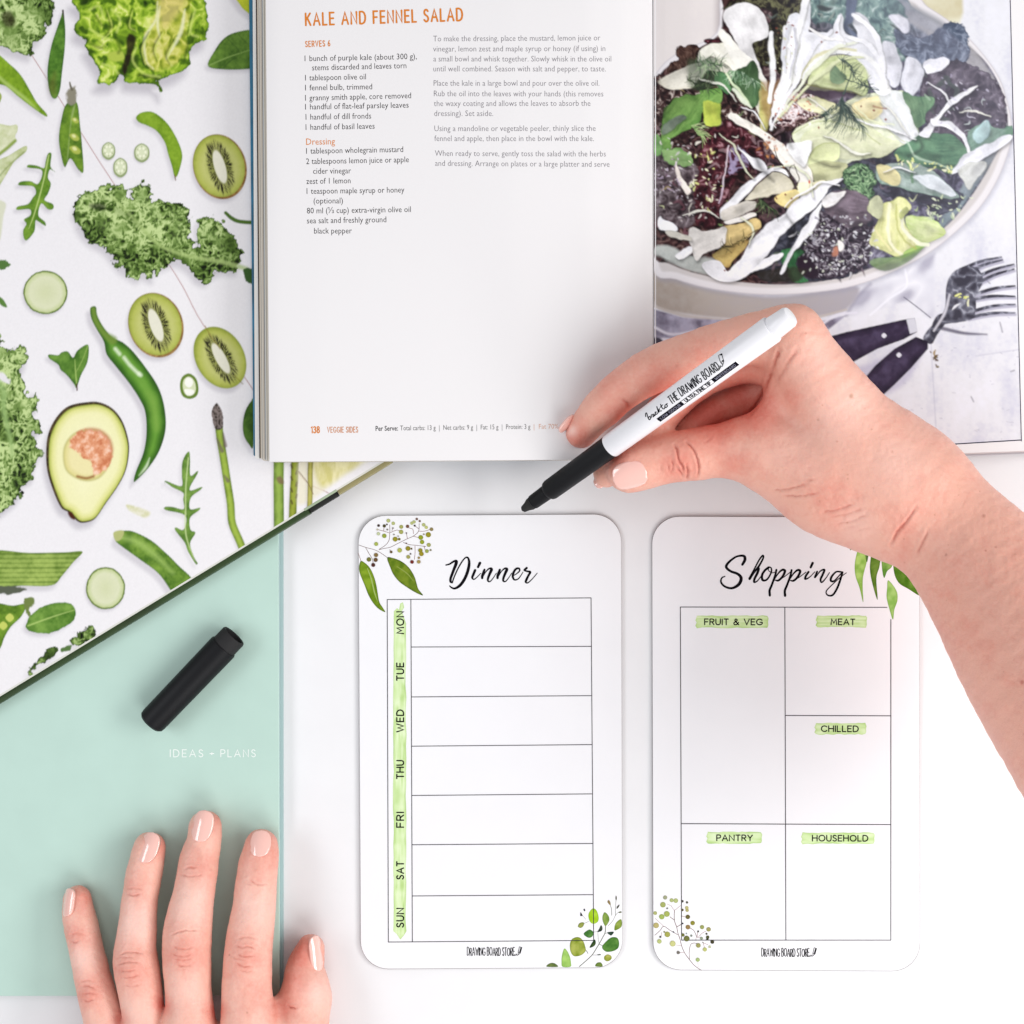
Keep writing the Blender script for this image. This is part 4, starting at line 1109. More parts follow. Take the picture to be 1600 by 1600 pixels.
# parsley, left
plate(S0('100 450 150 410 240 390 250 370 330 370 330 440 260 470 250 500 200 540 160 560 130 580 130 620 90 620 90 520'), (70, 126, 40), (126, 174, 76), 3, rough=2)
plate(S0('130 500 180 480 190 500 130 540 95 560 100 520'), (86, 104, 90), (120, 134, 116), 2, 1.5)
plate(S0('270 420 320 425 340 450 330 520 300 530 268 510 265 460'), (150, 176, 30), (188, 202, 50), 2, rough=2)
plate(S0('305 320 340 300 380 370 360 400 320 360'), (60, 124, 70), (100, 160, 96), 2)
plate(S0('60 560 90 580 90 640 60 640'), (80, 140, 60), (116, 164, 90), 2, rough=1)
plate(S0('100 620 200 640 210 690 150 690 100 660'), (92, 140, 66), (136, 172, 104), 2, rough=3)
plate(S0('400 300 470 260 500 330 490 430 440 430 380 380'), (48, 84, 44), (90, 130, 80), 5, rough=2)
cv.poly(S0('200 250 300 245 330 300 310 350 220 370 200 320'), (60, 90, 60), 5, alpha=.6)
# maroon gloss
cv.poly(SC('700 30 800 10 850 80 840 150 760 200 690 230 700 120'), lambda X, Y, d: ramp(ridge(X, Y, 9, 1), [(.3, (90, 30, 60)), (.8, (170, 156, 196))]), 2, alpha=.85)
cv.line(SC('690 0 675 120 655 260 640 340'), 2.2, (226, 210, 222), .8, .9)
cv.line(SC('640 340 625 440'), 2.5, (196, 176, 196), .8, .9)
# big right leaves
plate(S0('1090 385 1150 400 1215 400 1225 420 1190 480 1180 520 1150 530 1120 460'), (70, 116, 80), (120, 160, 116), 3)
plate(S0('1060 640 1150 570 1210 550 1300 560 1370 620 1440 640 1330 690 1290 720 1200 700 1120 680'), (56, 106, 76), (98, 144, 106), 4)
plate(S0('1370 560 1440 500 1470 540 1550 525 1540 570 1480 600 1430 640 1380 640'), (82, 124, 104), (134, 168, 148), 2, rough=3)
plate(S0('1390 560 1440 500 1460 540 1420 600'), (150, 186, 190), (176, 206, 206), 2, 2)
cv.line(S0('1110 590 1150 650 1250 690 1320 700'), 3, (170, 196, 170), 1.2, .8)
plate(S0('1000 690 1090 680 1160 680 1250 740 1330 810 1310 825 1200 810 1100 790 1010 770 980 730'), (104, 140, 120), (190, 208, 202), 5)
plate(S0('990 690 1040 690 1090 740 1070 780 1000 750'), (200, 190, 126), (222, 212, 152), 2)
plate(S0('1140 740 1240 740 1320 810 1240 800'), (190, 200, 206), (220, 226, 232), 2)
cv.line(S0('1070 650 1130 690 1140 760'), 4, (90, 136, 90), 1.2, .85)
clump(S0('850 700 930 680 960 690 980 740 970 820 900 830 860 780'), GN, 3, 6, rough=3)
plate(S0('800 800 860 790 950 820 960 860 960 920 880 960 820 940 770 880'), (84, 66, 78), (132, 116, 130), 4, 1.8)
clump(S0('740 870 800 900 860 950 950 940 1010 960 960 1040 960 1100 880 1140 720 1160 650 1080 700 1000 720 930'), [(.1, (24, 14, 28)), (.42, (52, 36, 52)), (.70, (98, 86, 100)), (.97, (196, 194, 202))], 6, 8, rough=3)
# apple ribbon, lower right
plate(S0('1000 870 1040 840 1080 822 1120 840 1130 870 1100 900 1120 950 1180 1010 1160 1040 1090 1075 1050 1060 1000 1040 960 1020 965 970 985 920'), (196, 202, 110), (226, 226, 160), 1)
plate(S0('1110 905 1180 905 1240 930 1275 970 1230 1000 1170 1015 1130 970'), (170, 196, 96), (214, 224, 160), 2)
plate(S0('1110 1040 1200 1010 1170 1040 1090 1076'), (130, 176, 80), (170, 204, 100), 1)
for s, w, c in (('1040 850 1030 930 1050 1020 1090 1060', 5, (240, 238, 202)), ('1090 880 1100 950 1150 1010 1200 1020', 6, (240, 240, 214)), ('1070 850 1068 930 1110 1010 1150 1035', 3, (176, 180, 84)), ('980 960 1010 1000 1040 1040', 3, (222, 214, 150))):
    cv.line(S0(s), w, c, 1.2, .85)
plate(S0('950 870 980 820 1010 830 1010 890 980 910'), (160, 164, 120), (196, 200, 160), 2)
plate(S0('1110 860 1120 880 1090 915 1080 890'), (150, 160, 80), (180, 188, 110), 2)
# basil at the bottom
plate(SC('1105 800 1240 790 1290 830 1240 870 1230 930 1280 1010 1320 1050 1200 1055 1150 980 1110 900'), (20, 84, 40), (60, 140, 80), 2)
cv.poly(SC('1240 870 1330 880 1400 960 1360 1030 1290 1010 1235 940'), (48, 24, 46), 3)
# bits of green bottom
plate(S0('960 1090 1100 1060 1180 1030 1120 1090 1020 1130'), (84, 116, 70), (130, 160, 96), 4, 2, alpha=.8)
cv.poly(S0('500 1130 620 1110 700 1130 640 1178 520 1170'), (52, 44, 34), 3, alpha=.8)
# shaved fennel, the front pieces
def fen(s, z=SC, c1=(222, 222, 228), c2=(238, 238, 244), seed=1, soft=.9):
    P = z(s)
    cv.poly(P + [1.5, 3], (40, 30, 30), 3, alpha=.35)
    plate(P, c1, c2, seed, soft, dark=.15)
fen('700 885 740 890 900 980 1040 1080 1130 1130 1200 1200 1320 1290 1350 1380 1340 1500 1290 1600 1250 1560 1240 1450 1180 1350 1050 1200 960 1090 800 990 700 930', SA, (222, 216, 204), (238, 236, 230))
fen('1150 1130 1240 1110 1345 1100 1320 1200 1290 1300 1200 1220', SA, (220, 220, 222), (238, 238, 240))
fen('760 -10 850 60 940 100 985 170 950 190 880 140 820 60', SC)
fen('720 390 820 290 940 200 1060 160 1150 190 1170 230 1060 190 960 240 880 320 820 390 760 440 640 560 630 500 680 440', SC)
plate(SC('830 420 860 360 960 260 1050 200 1150 230 1210 300 1160 360 1060 370 900 400'), (182, 176, 150), (206, 200, 180), 3)
plate(SC('640 560 640 500 760 440 900 420 900 480 800 520 700 560'), (178, 172, 160), (204, 198, 190), 2)
fen('660 575 760 540 880 510 900 540 800 570 690 605', SC, (214, 208, 200), (230, 226, 222))
plate(SC('1050 400 1150 350 1230 330 1240 390 1180 470 1100 450'), (214, 190, 100), (232, 214, 140), 2)
plate(SC('1240 280 1360 270 1450 260 1420 320 1300 380 1240 360'), (226, 220, 160), (238, 232, 200), 2)
plate(SC('640 640 760 600 900 560 950 620 860 700 780 760 660 780'), (186, 158, 90), (216, 190, 120), 4)
plate(SC('560 850 640 790 760 740 860 730 820 800 740 870 700 930 620 900'), (150, 116, 50), (196, 170, 90), 5)
fen('1600 240 1500 300 1440 380 1400 440 1340 500 1240 560 1140 650 1060 760 980 860 900 950 820 1010 730 1050 620 1045 540 1000 490 940 500 900 580 890 640 900 680 960 740 920 800 860 860 760 960 640 1080 540 1200 440 1280 370 1380 320 1480 260', SC)
fen('1390 470 1430 430 1390 560 1360 640 1260 760 1200 820 1150 930 1110 985 1100 960 1160 830 1220 720 1300 600 1330 540', SC)
fen('860 970 960 880 1100 820 1110 850 1010 920 900 970', SC)
fen('1430 400 1520 350 1600 340 1560 400 1470 470 1435 460', SC, (206, 202, 196), (230, 228, 230))
fen('390 630 520 650 660 630 672 700 650 770 520 820 440 885 410 800', SC, (196, 192, 188), (214, 210, 206))
fen('150 545 200 570 280 610 285 660 150 635', SC); fen('280 840 400 780 410 820 320 870 290 870', SC)
fen('205 650 390 690 395 730 230 700', SC, (170, 166, 156), (190, 186, 176)); fen('280 110 300 160 330 240 400 330 370 370 330 320 290 230', SC, (220, 206, 196), (236, 226, 218))
fen('1240 665 1180 690 1040 770 960 850 880 940 800 1030 780 1060 860 1080 920 940 1000 860 1090 790 1190 715', SB)
fen('880 930 1000 950 1100 1010 1160 1100 1180 1230 1165 1240 1140 1130 1080 1050 980 990 880 970', SB)
fen('1300 720 1400 680 1540 590 1535 560 1450 600 1360 640 1320 680', S0, (214, 216, 224), (232, 232, 240))
plate(SD('1080 170 1200 120 1300 110 1310 160 1240 240 1180 330 1140 270'), (176, 178, 170), (204, 206, 204), 2)
# long thin shavings curling over the top, and deep gaps between them
for s, w in (('330 560 400 620 430 700 470 740', 3), ('560 700 640 690 700 740 720 820', 3.5), ('600 860 680 800 760 760 830 770', 3), ('760 560 830 590 900 640 960 640', 3.5), ('880 480 960 520 1060 540 1150 580', 3), ('420 440 480 470 520 540', 2.5), ('250 330 330 350 400 420', 3),
             ('1000 420 1060 480 1120 560', 2.5), ('1200 340 1260 380 1300 440', 2.5), ('1330 470 1400 460 1460 490', 2.5), ('180 900 260 880 330 910', 3), ('420 900 470 960 460 1020', 3), ('1020 720 1080 700 1150 720', 2.5), ('700 400 760 440 800 500', 2.5)):
    P_ = S0(s)
    cv.line(P_ + [1.5, 3], w * 1.6, (22, 18, 24), 2.4, .55)
    cv.line(P_, [w * .4, w, w * 1.1, w * .4], _rr.choice([(234, 234, 238), (226, 226, 214), (216, 220, 190)]), .8, .95)
for s, w in (('560 540 600 560 640 620', 7), ('470 620 500 700 560 760', 8), ('720 660 780 690 830 690', 6), ('930 660 1000 680 1060 670', 7), ('600 880 640 960 600 1040', 8), ('1150 560 1180 620 1120 650', 5), ('340 380 400 440 460 520', 7), ('820 380 900 400 960 396', 5), ('660 1040 720 1000 760 960', 6), ('120 400 90 480 80 540', 6)):
    cv.line(S0(s), [w * .3, w, w * .3], (16, 12, 16), 3, .6)
# dill
def dill(P, n, ln, col, a0, a1, seed, w=1.0, alpha=.9):
    rr = random.Random(seed)
    P = catmull(np.asarray(P, float), 8)
    for k in range(n):
        i = rr.randrange(len(P)); x, y = P[i]
        a = rr.uniform(a0, a1); l = ln * rr.uniform(.4, 1)
        cv.line([(x, y), (x + l * .5 * math.cos(a), y + l * .5 * math.sin(a)), (x + l * math.cos(a + .2), y + l * math.sin(a + .2))], [w * 1.2, w, w * .6], rr.choice(col), .5, alpha)
DG = [(52, 74, 66), (66, 90, 78), (40, 60, 56), (84, 106, 92)]
cv.line(SB('190 480 250 560 180 740'), 2, (62, 84, 76), .7); cv.line(SB('200 620 330 660 470 700'), 1.8, (56, 80, 70), .7)
dill(SB('180 760 180 800 200 850'), 60, 52, DG, .6, 2.5, 1)
dill(SB('200 800 260 900 330 980'), 30, 30, DG, .5, 1.9, 2)
dill(SB('180 480 240 560 330 640 400 680'), 60, 20, DG, -2.6, 2.6, 3)
dill(SB('30 900 80 850 140 800'), 26, 24, DG, 1.2, 2.6, 4)
dill(SA('440 520 560 500 640 520'), 55, 22, [(66, 96, 66), (96, 130, 86), (48, 74, 50), (150, 176, 130)], -2.8, 2.8, 5)
dill(SA('380 620 460 660 540 680'), 50, 18, [(50, 66, 44), (90, 110, 70), (40, 50, 36)], -2.8, 2.8, 6)
dill(SA('700 560 800 560 900 620'), 70, 26, [(90, 130, 90), (60, 100, 66), (176, 200, 170), (120, 160, 116)], .6, 2.6, 7)
dill(SA('400 980 430 1020 470 1060'), 26, 26, [(120, 160, 80), (176, 200, 130), (90, 130, 70)], -.6, 1.4, 8)
dill(SC('930 400 980 440 1040 480'), 45, 22, [(60, 84, 50), (36, 60, 36), (120, 140, 90)], .3, 2.3, 9)
dill(SC('620 800 720 760 850 690'), 34, 16, [(70, 60, 34), (110, 100, 50), (50, 46, 30)], -2.8, 2.8, 10)
for s, w in (('1050 0 1100 120 1170 220 1230 330', 1.8), ('1170 210 1180 150 1210 125', 1.5), ('1210 140 1240 220 1230 300', 1.5), ('850 690 920 650', 1.5)):
    cv.line(SC(s), w, (64, 50, 30), .6)
cv.line(SA('665 580 760 700 870 830'), [3, 4, 2], (206, 222, 180), .8, .9); cv.line(SA('730 705 800 780 870 830'), [5, 6, 2], (214, 222, 200), .8, .9)
# flecks: zest, mustard seed, glints
ZL = [(226, 228, 150), (210, 216, 120), (236, 236, 196)]
cv.specks(S0('200 640 300 620 360 860 240 900 200 760'), 30, ZL, 1, 2.2, 1, elong=1.5)
cv.specks(S0('70 560 420 560 340 900 80 940'), 60, [(200, 196, 196), (214, 206, 200), (150, 130, 140)], .7, 1.8, 2, elong=1.6)
cv.specks(S0('700 900 950 900 1000 1050 850 1140 680 1140'), 150, [(222, 222, 228), (190, 190, 200), (200, 206, 190), (150, 146, 160)], .8, 2.3, 3, elong=1.1)
cv.specks(S0('1180 300 1500 330 1500 520 1250 560'), 26, [(190, 184, 206), (170, 160, 186), (210, 206, 220)], .9, 2.4, 4, elong=1.3, alpha=.7)
cv.specks(S0('1060 640 1300 690 1290 740 1080 690'), 30, ZL, 1, 2.4, 5, elong=1.5)
cv.specks(S0('1200 820 1400 800 1330 900 1230 960 1180 930'), 36, [(190, 204, 160), (170, 190, 150), (214, 222, 190)], 1, 2.4, 6, elong=1.7)
cv.specks(S0('560 380 760 400 720 520 560 540'), 50, [(236, 232, 232), (216, 200, 200), (200, 120, 90)], .9, 2.2, 7)
cv.specks(S0('560 100 700 90 620 300 560 300'), 24, [(200, 200, 160), (150, 60, 40)], .8, 2, 8)
cv.specks(S0('60 700 160 640 180 820 70 860'), 40, [(196, 180, 200), (170, 150, 176), (120, 84, 110)], .8, 2, 9, elong=1.6)
cv.specks(S0('480 640 520 560 640 620 620 700 540 700'), 20, [(176, 96, 44), (200, 130, 60)], 1, 3, 10, soft=1.2)
for x, y in ((1315, 265), ):
    q = SC(f'{x} {y}')[0]; cv.poly([(q[0] - 2, q[1]), (q[0], q[1] - 3), (q[0] + 2, q[1]), (q[0], q[1] + 3)], (206, 84, 50), 1)
for z, s in ((SC, '1068 398'), (SC, '1145 375'), (SC, '1188 405'), (SB, '340 835'), (SB, '436 858'), (SB, '522 935'), (SB, '140 258'), (SB, '12 320'), (SA, '1390 995'), (SA, '1000 1080'), (SC, '655 950')):
    q = z(s)[0]; cv.poly([(q[0] - 1.8, q[1]), (q[0], q[1] - 1.8), (q[0] + 1.8, q[1]), (q[0], q[1] + 1.8)], (140, 74, 50), .9)
cv.poly(SD('140 740 190 750 195 800 150 810'), (236, 232, 228), 1.5); cv.poly(SD('100 790 135 785 140 840 100 850'), (190, 120, 90), 2)
cv.line(SB('430 830 520 850'), 2.5, (150, 96, 70), 1, .8)
for s in ('40 -20 20 60', '120 -10 100 30'):
    cv.line(SB(s), 6, (90, 104, 96), 3, .5)
cv.poly(SB('-10 40 80 50 100 70 60 90 0 80'), (60, 72, 70), 3)
cv.line(SB('820 740 860 770'), 3, (150, 180, 150), 1.2, .8)
# loosen every outline of the food a little, the way crumpled leaves do
_Y, _X = np.mgrid[0:cv.h, 0:cv.w]
_X = _X + cv.x0 + .5; _Y = _Y + cv.y0 + .5
_in = np.clip(-sdpoly(_X, _Y, catmull(ins, 3, True)) / 6, 0, 1)
_dx = ((fbm(_X, _Y, 22, 1) - .5) * 8 + (fbm(_X, _Y, 6, 4) - .5) * .8) * _in
_dy = ((fbm(_X, _Y, 22, 2) - .5) * 8 + (fbm(_X, _Y, 6, 5) - .5) * .8) * _in
cv.a = cv.sample(_X + _dx, _Y + _dy)
_g = 1 + ((fbm(_X, _Y, 9, 6) - .5) * .3 + (vn(_X, _Y, 2.2, 3) - .5) * .10 + (fbm(_X, _Y, 34, 2) - .5) * .45) * _in
cv.a = np.clip(cv.a * _g[..., None], 0, .95)
_l = (cv.a @ np.array([.3, .6, .1]))[..., None]
cv.a = np.clip(cv.a * .86 + _l * .14, 0, 1)
_k = _in[..., None] * .7
_d = cv.a ** (1 / 2.2)
_l2 = _d @ np.array([.3, .6, .1]); _d = _d * ((_l2 + .55 * _l2 * (1 - _l2) * (2 * _l2 - .95)) / np.maximum(_l2, .02))[..., None]
cv.a = cv.a * (1 - _k) + np.clip(_d, 0, 1) ** 2.2 * _k
cv.a = np.clip(cv.a, 0, .93)
# glare of the glossy page, painted as pale haze over the dish's right
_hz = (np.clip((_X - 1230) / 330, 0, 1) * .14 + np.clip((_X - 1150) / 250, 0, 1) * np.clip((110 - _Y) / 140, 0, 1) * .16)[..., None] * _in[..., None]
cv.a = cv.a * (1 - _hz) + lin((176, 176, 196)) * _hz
# forks with dark handles
MET = lambda X, Y, d: ramp(ridge(X, Y, 12, 2) * .5 + fbm(X, Y, 8, 1) * .5, [(.2, (58, 56, 68)), (.6, (98, 98, 112)), (.95, (180, 182, 196))])
cv.poly(SE('720 440 860 500 1100 420 1190 380 1100 560 960 620 880 560') + [3, 8], (176, 172, 200), 6, alpha=.6)
def tines(base, ends, w):
    for b, e in zip(base, ends):
        q = SE(f'{b} {e}')
        mid = (q[0] + q[1]) / 2 + [0, -3]
        cv.line([q[0] + [1, 3], mid + [1, 3], q[1] + [1, 3]], [w, w, w * .7], (150, 146, 172), 1.2, .7)
        cv.line([q[0], mid, q[1]], [w, w * .9, w * .5], MET, .7)
cv.line(SE('1260 355 1350 375 1445 380'), [6, 5, 2], (96, 92, 110), 1.5, .9)
tines(('1390 215', '1380 235', '1380 285', '1370 310'), ('1562 178', '1562 222', '1562 255', '1562 290'), 5.5)
cv.poly(SE('1215 350 1240 300 1300 280 1380 215 1400 240 1390 310 1330 330 1260 340 1230 370'), MET, 1)
tines(('1335 110', '1360 125', '1385 150', '1400 170'), ('1505 58', '1510 70', '1558 88', '1558 108'), 5.5)
cv.poly(SE('1275 190 1290 140 1330 105 1400 100 1430 150 1410 200 1370 240 1310 260 1290 310 1240 380 1215 420 1180 400 1200 360 1240 320 1270 270'), MET, 1)
cv.line(SE('1290 215 1270 290 1225 365'), [3, 4, 3], (214, 212, 222), 1.2, .8)
cv.line(SE('1425 185 1500 160 1560 130'), 3, (226, 228, 240), 1, .8)
H1 = SE('740 402 860 370 1100 318 1145 312 1155 370 1100 400 990 440 880 500 800 470')
H2 = SE('1150 390 1200 410 1200 440 1130 520 1060 590 1000 645 930 570 980 510 1060 440')
for q in (H1, H2):
    cv.poly(q, lambda X, Y, d: ramp(fbm(X, Y, 14, 3) * .6 + np.clip(d / 30, 0, .4), [(.2, (30, 22, 40)), (.6, (54, 42, 66)), (1, (86, 74, 104))]), 1, sm=False)
cv.poly(SE('1110 318 1145 312 1157 368 1125 378'), (206, 206, 216), 1.2, sm=False)
for s in ('1017 385', '1079 466'):
    q = SE(s)[0]; cv.poly([(q[0] - 4, q[1]), (q[0], q[1] - 4), (q[0] + 4, q[1]), (q[0], q[1] + 4)], (222, 222, 232), .9)
cv.specks(SE('1320 215 1370 215 1370 260 1330 260'), 6, ZL, 1.5, 2.5, 1, elong=2)
cv.specks(SE('1205 440 1240 440 1240 520 1210 470'), 12, [(110, 100, 50), (150, 120, 60), (90, 70, 60)], 1.2, 2.6, 2, elong=1.5)
# keep only inside the printed frame; white page around it
ph_top = -150
PH = dict(l=1021.8)
def xr(y): return 1578.5 + (y / 690.0) * 17.5
def yb(x): return 722.0 + (x - 1021) / 575 * (-35)
def keep_photo(x, y): return (x < xr(y)) & (y < yb(x))
# grid follows the slanted frame
na, nb_ = 430, 660
U, V = np.meshgrid(np.linspace(0, 1, na), np.linspace(0, 1, nb_))
YB = 722 - 35 * U
Y = ph_top + (YB - ph_top) * V
X = 1021.8 + (xr(Y) - 1021.8) * U
Zs = ZT(X) + 0.00006
kk = S * (H - Zs) / H
P = np.stack([(X - 800) * kk, (800 - Y) * kk, Zs], -1).reshape(-1, 3)
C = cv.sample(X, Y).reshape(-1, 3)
idx = np.arange(na * nb_).reshape(nb_, na)
q = np.stack([idx[:-1, :-1], idx[1:, :-1], idx[1:, 1:], idx[:-1, 1:]], -1).reshape(-1, 4)
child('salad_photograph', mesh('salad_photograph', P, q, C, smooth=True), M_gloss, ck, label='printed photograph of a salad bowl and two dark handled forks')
dd = Decals(ckb, base=1.2e-4)
dd.stroke([(xr(-140), -140), (xr(300), 300), (xr(689), 689)], 1.3, lin((70, 68, 90)))
dd.stroke([(1462, yb(1462) + .5), (xr(687), 687.5)], 1.6, lin((50, 48, 70)))
dd.build('photo_border', M_print, ck)
# ------------------------------------------------------------------ planner cards
M_card = mat('card_laminate', tuple(lin((238, 238, 241))), rough=0.3, spec=0.45, mottle=0.01)
M_cedge = mat('card_edge', tuple(lin((120, 112, 112))), rough=0.6)
CT = 0.0016
cs = lambda x, y, o: W(x, y, CT + o)
def card(tl, tr, br, bl, label):
    r = root('planner_card', W((tl[0] + br[0]) / 2, (tl[1] + br[1]) / 2, 0), label, 'planner', 'magnetic planner cards on the table')
    q = rounded(tl, tr, br, bl, 43, 10)
    c = q.mean(0)
    child('card_core', prism('card_core', c + (q - c) * 1.0015, 0.0002, CT - .0004), M_cedge, r)
    child('card_face', prism('card_face', q, CT - .0004, CT, 0.0001), M_card, r)
    return r
BLK = lin((14, 12, 18))
LN = lin((92, 88, 96))
def brush(dec, x0, y0, x1, y1, vert=False, seed=0):
    """watercolour bar with a ragged, streaky outline"""
    rr = random.Random(seed)
    def tex(X, Y, d):
        a, b = (X, Y) if vert else (Y, X)
        t = vn(a, b, 9, seed) * .3 + vn(a, b / 9, 2.0, seed + 1) * .6
        t = t * .9 + .25 * np.exp(-d / 1.5)
        return ramp(t, [(.15, (222, 238, 196)), (.45, (204, 228, 168)), (.7, (182, 212, 138)), (1, (150, 190, 104))])
    P = []
    n = 26 if vert else 14
    if vert:
        for i in range(n + 1): P.append((x1 + rr.uniform(-1, .8) + (-6 if i == 0 else 0) , y0 + (y1 - y0) * i / n))
        P += [(x1 - 3, y1 + 6), ((x0 + x1) / 2 + 1, y1 + 13), (x0 + 5, y1 + 4)]
        for i in range(n, -1, -1): P.append((x0 + rr.uniform(-.8, 1), y0 + (y1 - y0) * i / n))
        P += [(x0 + 6, y0 - 5), (x0 + 9, y0 - 2), (x0 + 11, y0 - 12), (x1 - 5, y0 - 14), (x1 - 3, y0 - 6)]
    else:
        for i in range(n + 1): P.append((x0 + (x1 - x0) * i / n, y0 + rr.uniform(-.8, .8)))
        P += [(x1 + 2, y0 + 4 + rr.uniform(-1, 1)), (x1 + 1, (y0 + y1) / 2), (x1 + 1.5, y1 - 4)]
        for i in range(n, -1, -1): P.append((x0 + (x1 - x0) * i / n, y1 + rr.uniform(-.8, .8)))
        P += [(x0 - 2.5, y1 - 3), (x0 - .5, (y0 + y1) / 2 + 1), (x0 - 2.5, (y0 + y1) / 2 - 2), (x0 - .5, y0 + 2)]
    dec.poly(P, tex, fill=2.2)
def wleaf(c1, c2, edge=None, seed=0):
    e = edge or c1
    def tex(X, Y, d):
        t = vn(X, Y, 7, seed) * .8 + vn(X, Y, 2.5, seed + 1) * .3
        c = ramp(t, [(.2, c1), (.8, c2)])
        k = np.exp(-np.maximum(d, 0) / 1.0)[:, None] * .6
        return c * (1 - k) + lin(e) * k
    return tex
def logo(dec, x0, x1, y, h, w=1.35, col=None):
    """small writing with the pencil after it"""
    col = BLK if col is None else col
    mono(dec, 'DRAWING BOARD STORE', (x0, y), (x1, y), h, w, col, track=.26, space=.42, jit=.04, seed=2)
    pencil(dec, (x1 + 1.5, y), (1, 0), h, col, w)
def pencil(dec, p, u, h, col, w=1.2):
    u = np.array(u, float); u /= np.linalg.norm(u); v = np.array([u[1], -u[0]])
    def T(a, b): return np.array(p) + u * a * h + v * b * h
    A = [T(.50, 1.12), T(.82, 1.02), T(.62, .32), T(.34, .42)]
    dec.poly([T(.66, 1.08), T(.84, 1.0), T(.62, .3), T(.46, .36)], col)
    for i in range(4): dec.stroke([A[i], A[(i + 1) % 4]], w * .7, col)
    dec.stroke([T(.34, .42), T(.36, .1), T(.62, .32)], w * .8, col)
    dec.stroke([T(-.15, .12), T(.02, .02), T(.1, .2), T(.2, .02), T(.36, .1)], w * .8, col, smooth=True)
def W3(pts, s, z=1.0, oy=0, ox=0):
    """script stroke: x y width triplets on an enlargement"""
    v = np.array([float(t) for t in s.replace(',', ' ').split()]).reshape(-1, 3)
    return v

# --- dinner card
c1 = card((560, 806), (970.5, 803.5), (972.5, 1511.5), (564, 1514), 'white planner card headed Dinner with rows for the seven days')
d = Decals(cs)
def ln(dec, *p, w=1.15, col=None): dec.stroke(list(p), w, LN if col is None else col)
BX = lin((56, 52, 60))
brush(d, 614.5, 955, 634.5, 1455, True, 3)
d.build('green_brush_mark', M_print, c1)
d = Decals(cs, base=8e-5)
ln(d, (605, 936.8), (923.5, 934.2), col=BX); ln(d, (923.5, 934.2), (927.6, 1469.5), col=BX); ln(d, (927.6, 1469.5), (606.8, 1472), col=BX); ln(d, (606.8, 1472), (605, 936.8), col=BX)
ln(d, (642, 936.5), (644.3, 1471.7), col=BX)
for a, b in ((1011, 1010), (1089, 1087), (1166, 1163.5), (1243, 1240.5), (1320, 1318), (1400, 1398)):
    f = (a - 936) / 535
    ln(d, (642 + 2.3 * f, a), (923.5 + 4.1 * f, b), col=BX)
d.build('table_lines', M_print, c1)
for t, y, L_ in (('MON', 973, 34), ('TUE', 1049.5, 27), ('WED', 1126.5, 34), ('THU', 1202.5, 28), ('FRI', 1281, 23), ('SAT', 1360, 27), ('SUN', 1434, 29)):
    d = Decals(cs, base=1.2e-4)
    mono(d, t, (630.5, y + L_ / 2), (630.5, y - L_ / 2), 10.5, 1.95, BLK, track=.3)
    d.build('day_name', M_print, c1)
def script(name, zx, zy, k, strokes, parent):
    d = Decals(cs, base=8e-5)
    for s in strokes:
        v = np.array([float(t) for t in s.replace(',', ' ').split()]).reshape(-1, 3)
        d.stroke(np.column_stack([v[:, 0] / k + zx, v[:, 1] / k + zy]), v[:, 2] / k * 1.12 + .1, BLK, smooth=True, n=7)
    return d.build(name, M_print, parent)
nn = lambda dx: [f'{685+dx} 268 26 {668+dx} 315 32 {655+dx} 355 32 {653+dx} 385 28', f'{662+dx} 370 9 {705+dx} 295 12 {752+dx} 252 20 {783+dx} 262 34 {762+dx} 315 32 {737+dx} 378 28 {733+dx} 422 22 {762+dx} 432 14 {805+dx} 385 10 {850+dx} 315 8']
script('dinner_title', 680, 860, 8.889, ['150 203 16 200 190 20 255 155 24 293 148 32 290 185 38 262 260 34 235 330 32 213 395 30 215 435 28 237 448 20', '237 448 16 262 375 15 312 262 15 370 160 16 420 102 17 455 104 22 472 160 30 465 235 36 440 325 36 398 415 36 340 490 34 275 528 26 230 518 20 200 493 12',
    '555 275 30 528 340 30 515 380 26 540 402 14 585 368 10 632 318 8', '622 175 34 595 232 28'] + nn(0) + nn(213) + ['1085 352 9 1130 325 12 1172 284 16 1165 252 22 1125 256 26 1090 305 28 1078 365 27 1102 408 20 1150 398 13 1188 352 10 1220 300 8', '1272 243 26 1240 272 26', '1240 280 18 1285 292 22 1320 302 26 1295 350 26 1268 405 28 1258 440 24 1288 450 14 1345 400 10 1418 315 8'], c1)
d = Decals(cs); logo(d, 730, 804, 1493, 12.2, 1.15); d.build('shop_name', M_print, c1)
ZA = ZM(550, 800, 10)
d = Decals(cs)
BR = lin((112, 82, 78))
for s in ('105 515 220 555 350 590 450 640 555 715', '420 590 500 570 600 550 700 500 850 425 960 375 1040 300 1050 180', '430 580 520 520 575 450 590 350 590 200', '215 560 260 640 320 740 330 830', '95 640 115 690 140 765', '800 475 900 510 1000 520 1150 540', '985 530 985 640 975 740', '865 415 850 330', '960 380 1040 400', '890 250 950 270 960 340', '1040 300 1130 300 1215 275', '600 320 690 285 740 290', '590 330 500 300 400 275', '1130 540 1140 590', '590 590 610 620', '500 250 495 300', '980 215 1040 260', '640 250 625 290'):
    d.stroke(ZA(s), .75, BR * 1.6 if len(s) < 30 else BR, smooth=True, n=4)
d.build('printed_stem', M_print, c1)
d = Decals(cs, base=9e-5)
lf1 = ZA('140 765 200 795 260 850 310 930 350 1030 380 1140 400 1260 425 1400 470 1480 520 1562 450 1535 380 1480 310 1390 250 1280 200 1150 150 1030 115 930 112 840')
lf2 = ZA('550 715 640 720 740 755 840 820 920 910 980 1020 1010 1120 1040 1210 1110 1300 1050 1285 960 1240 850 1170 740 1090 650 980 600 870')
d.poly(lf1, wleaf((96, 128, 20), (132, 160, 44), (58, 70, 20), 1), True, 2.0)
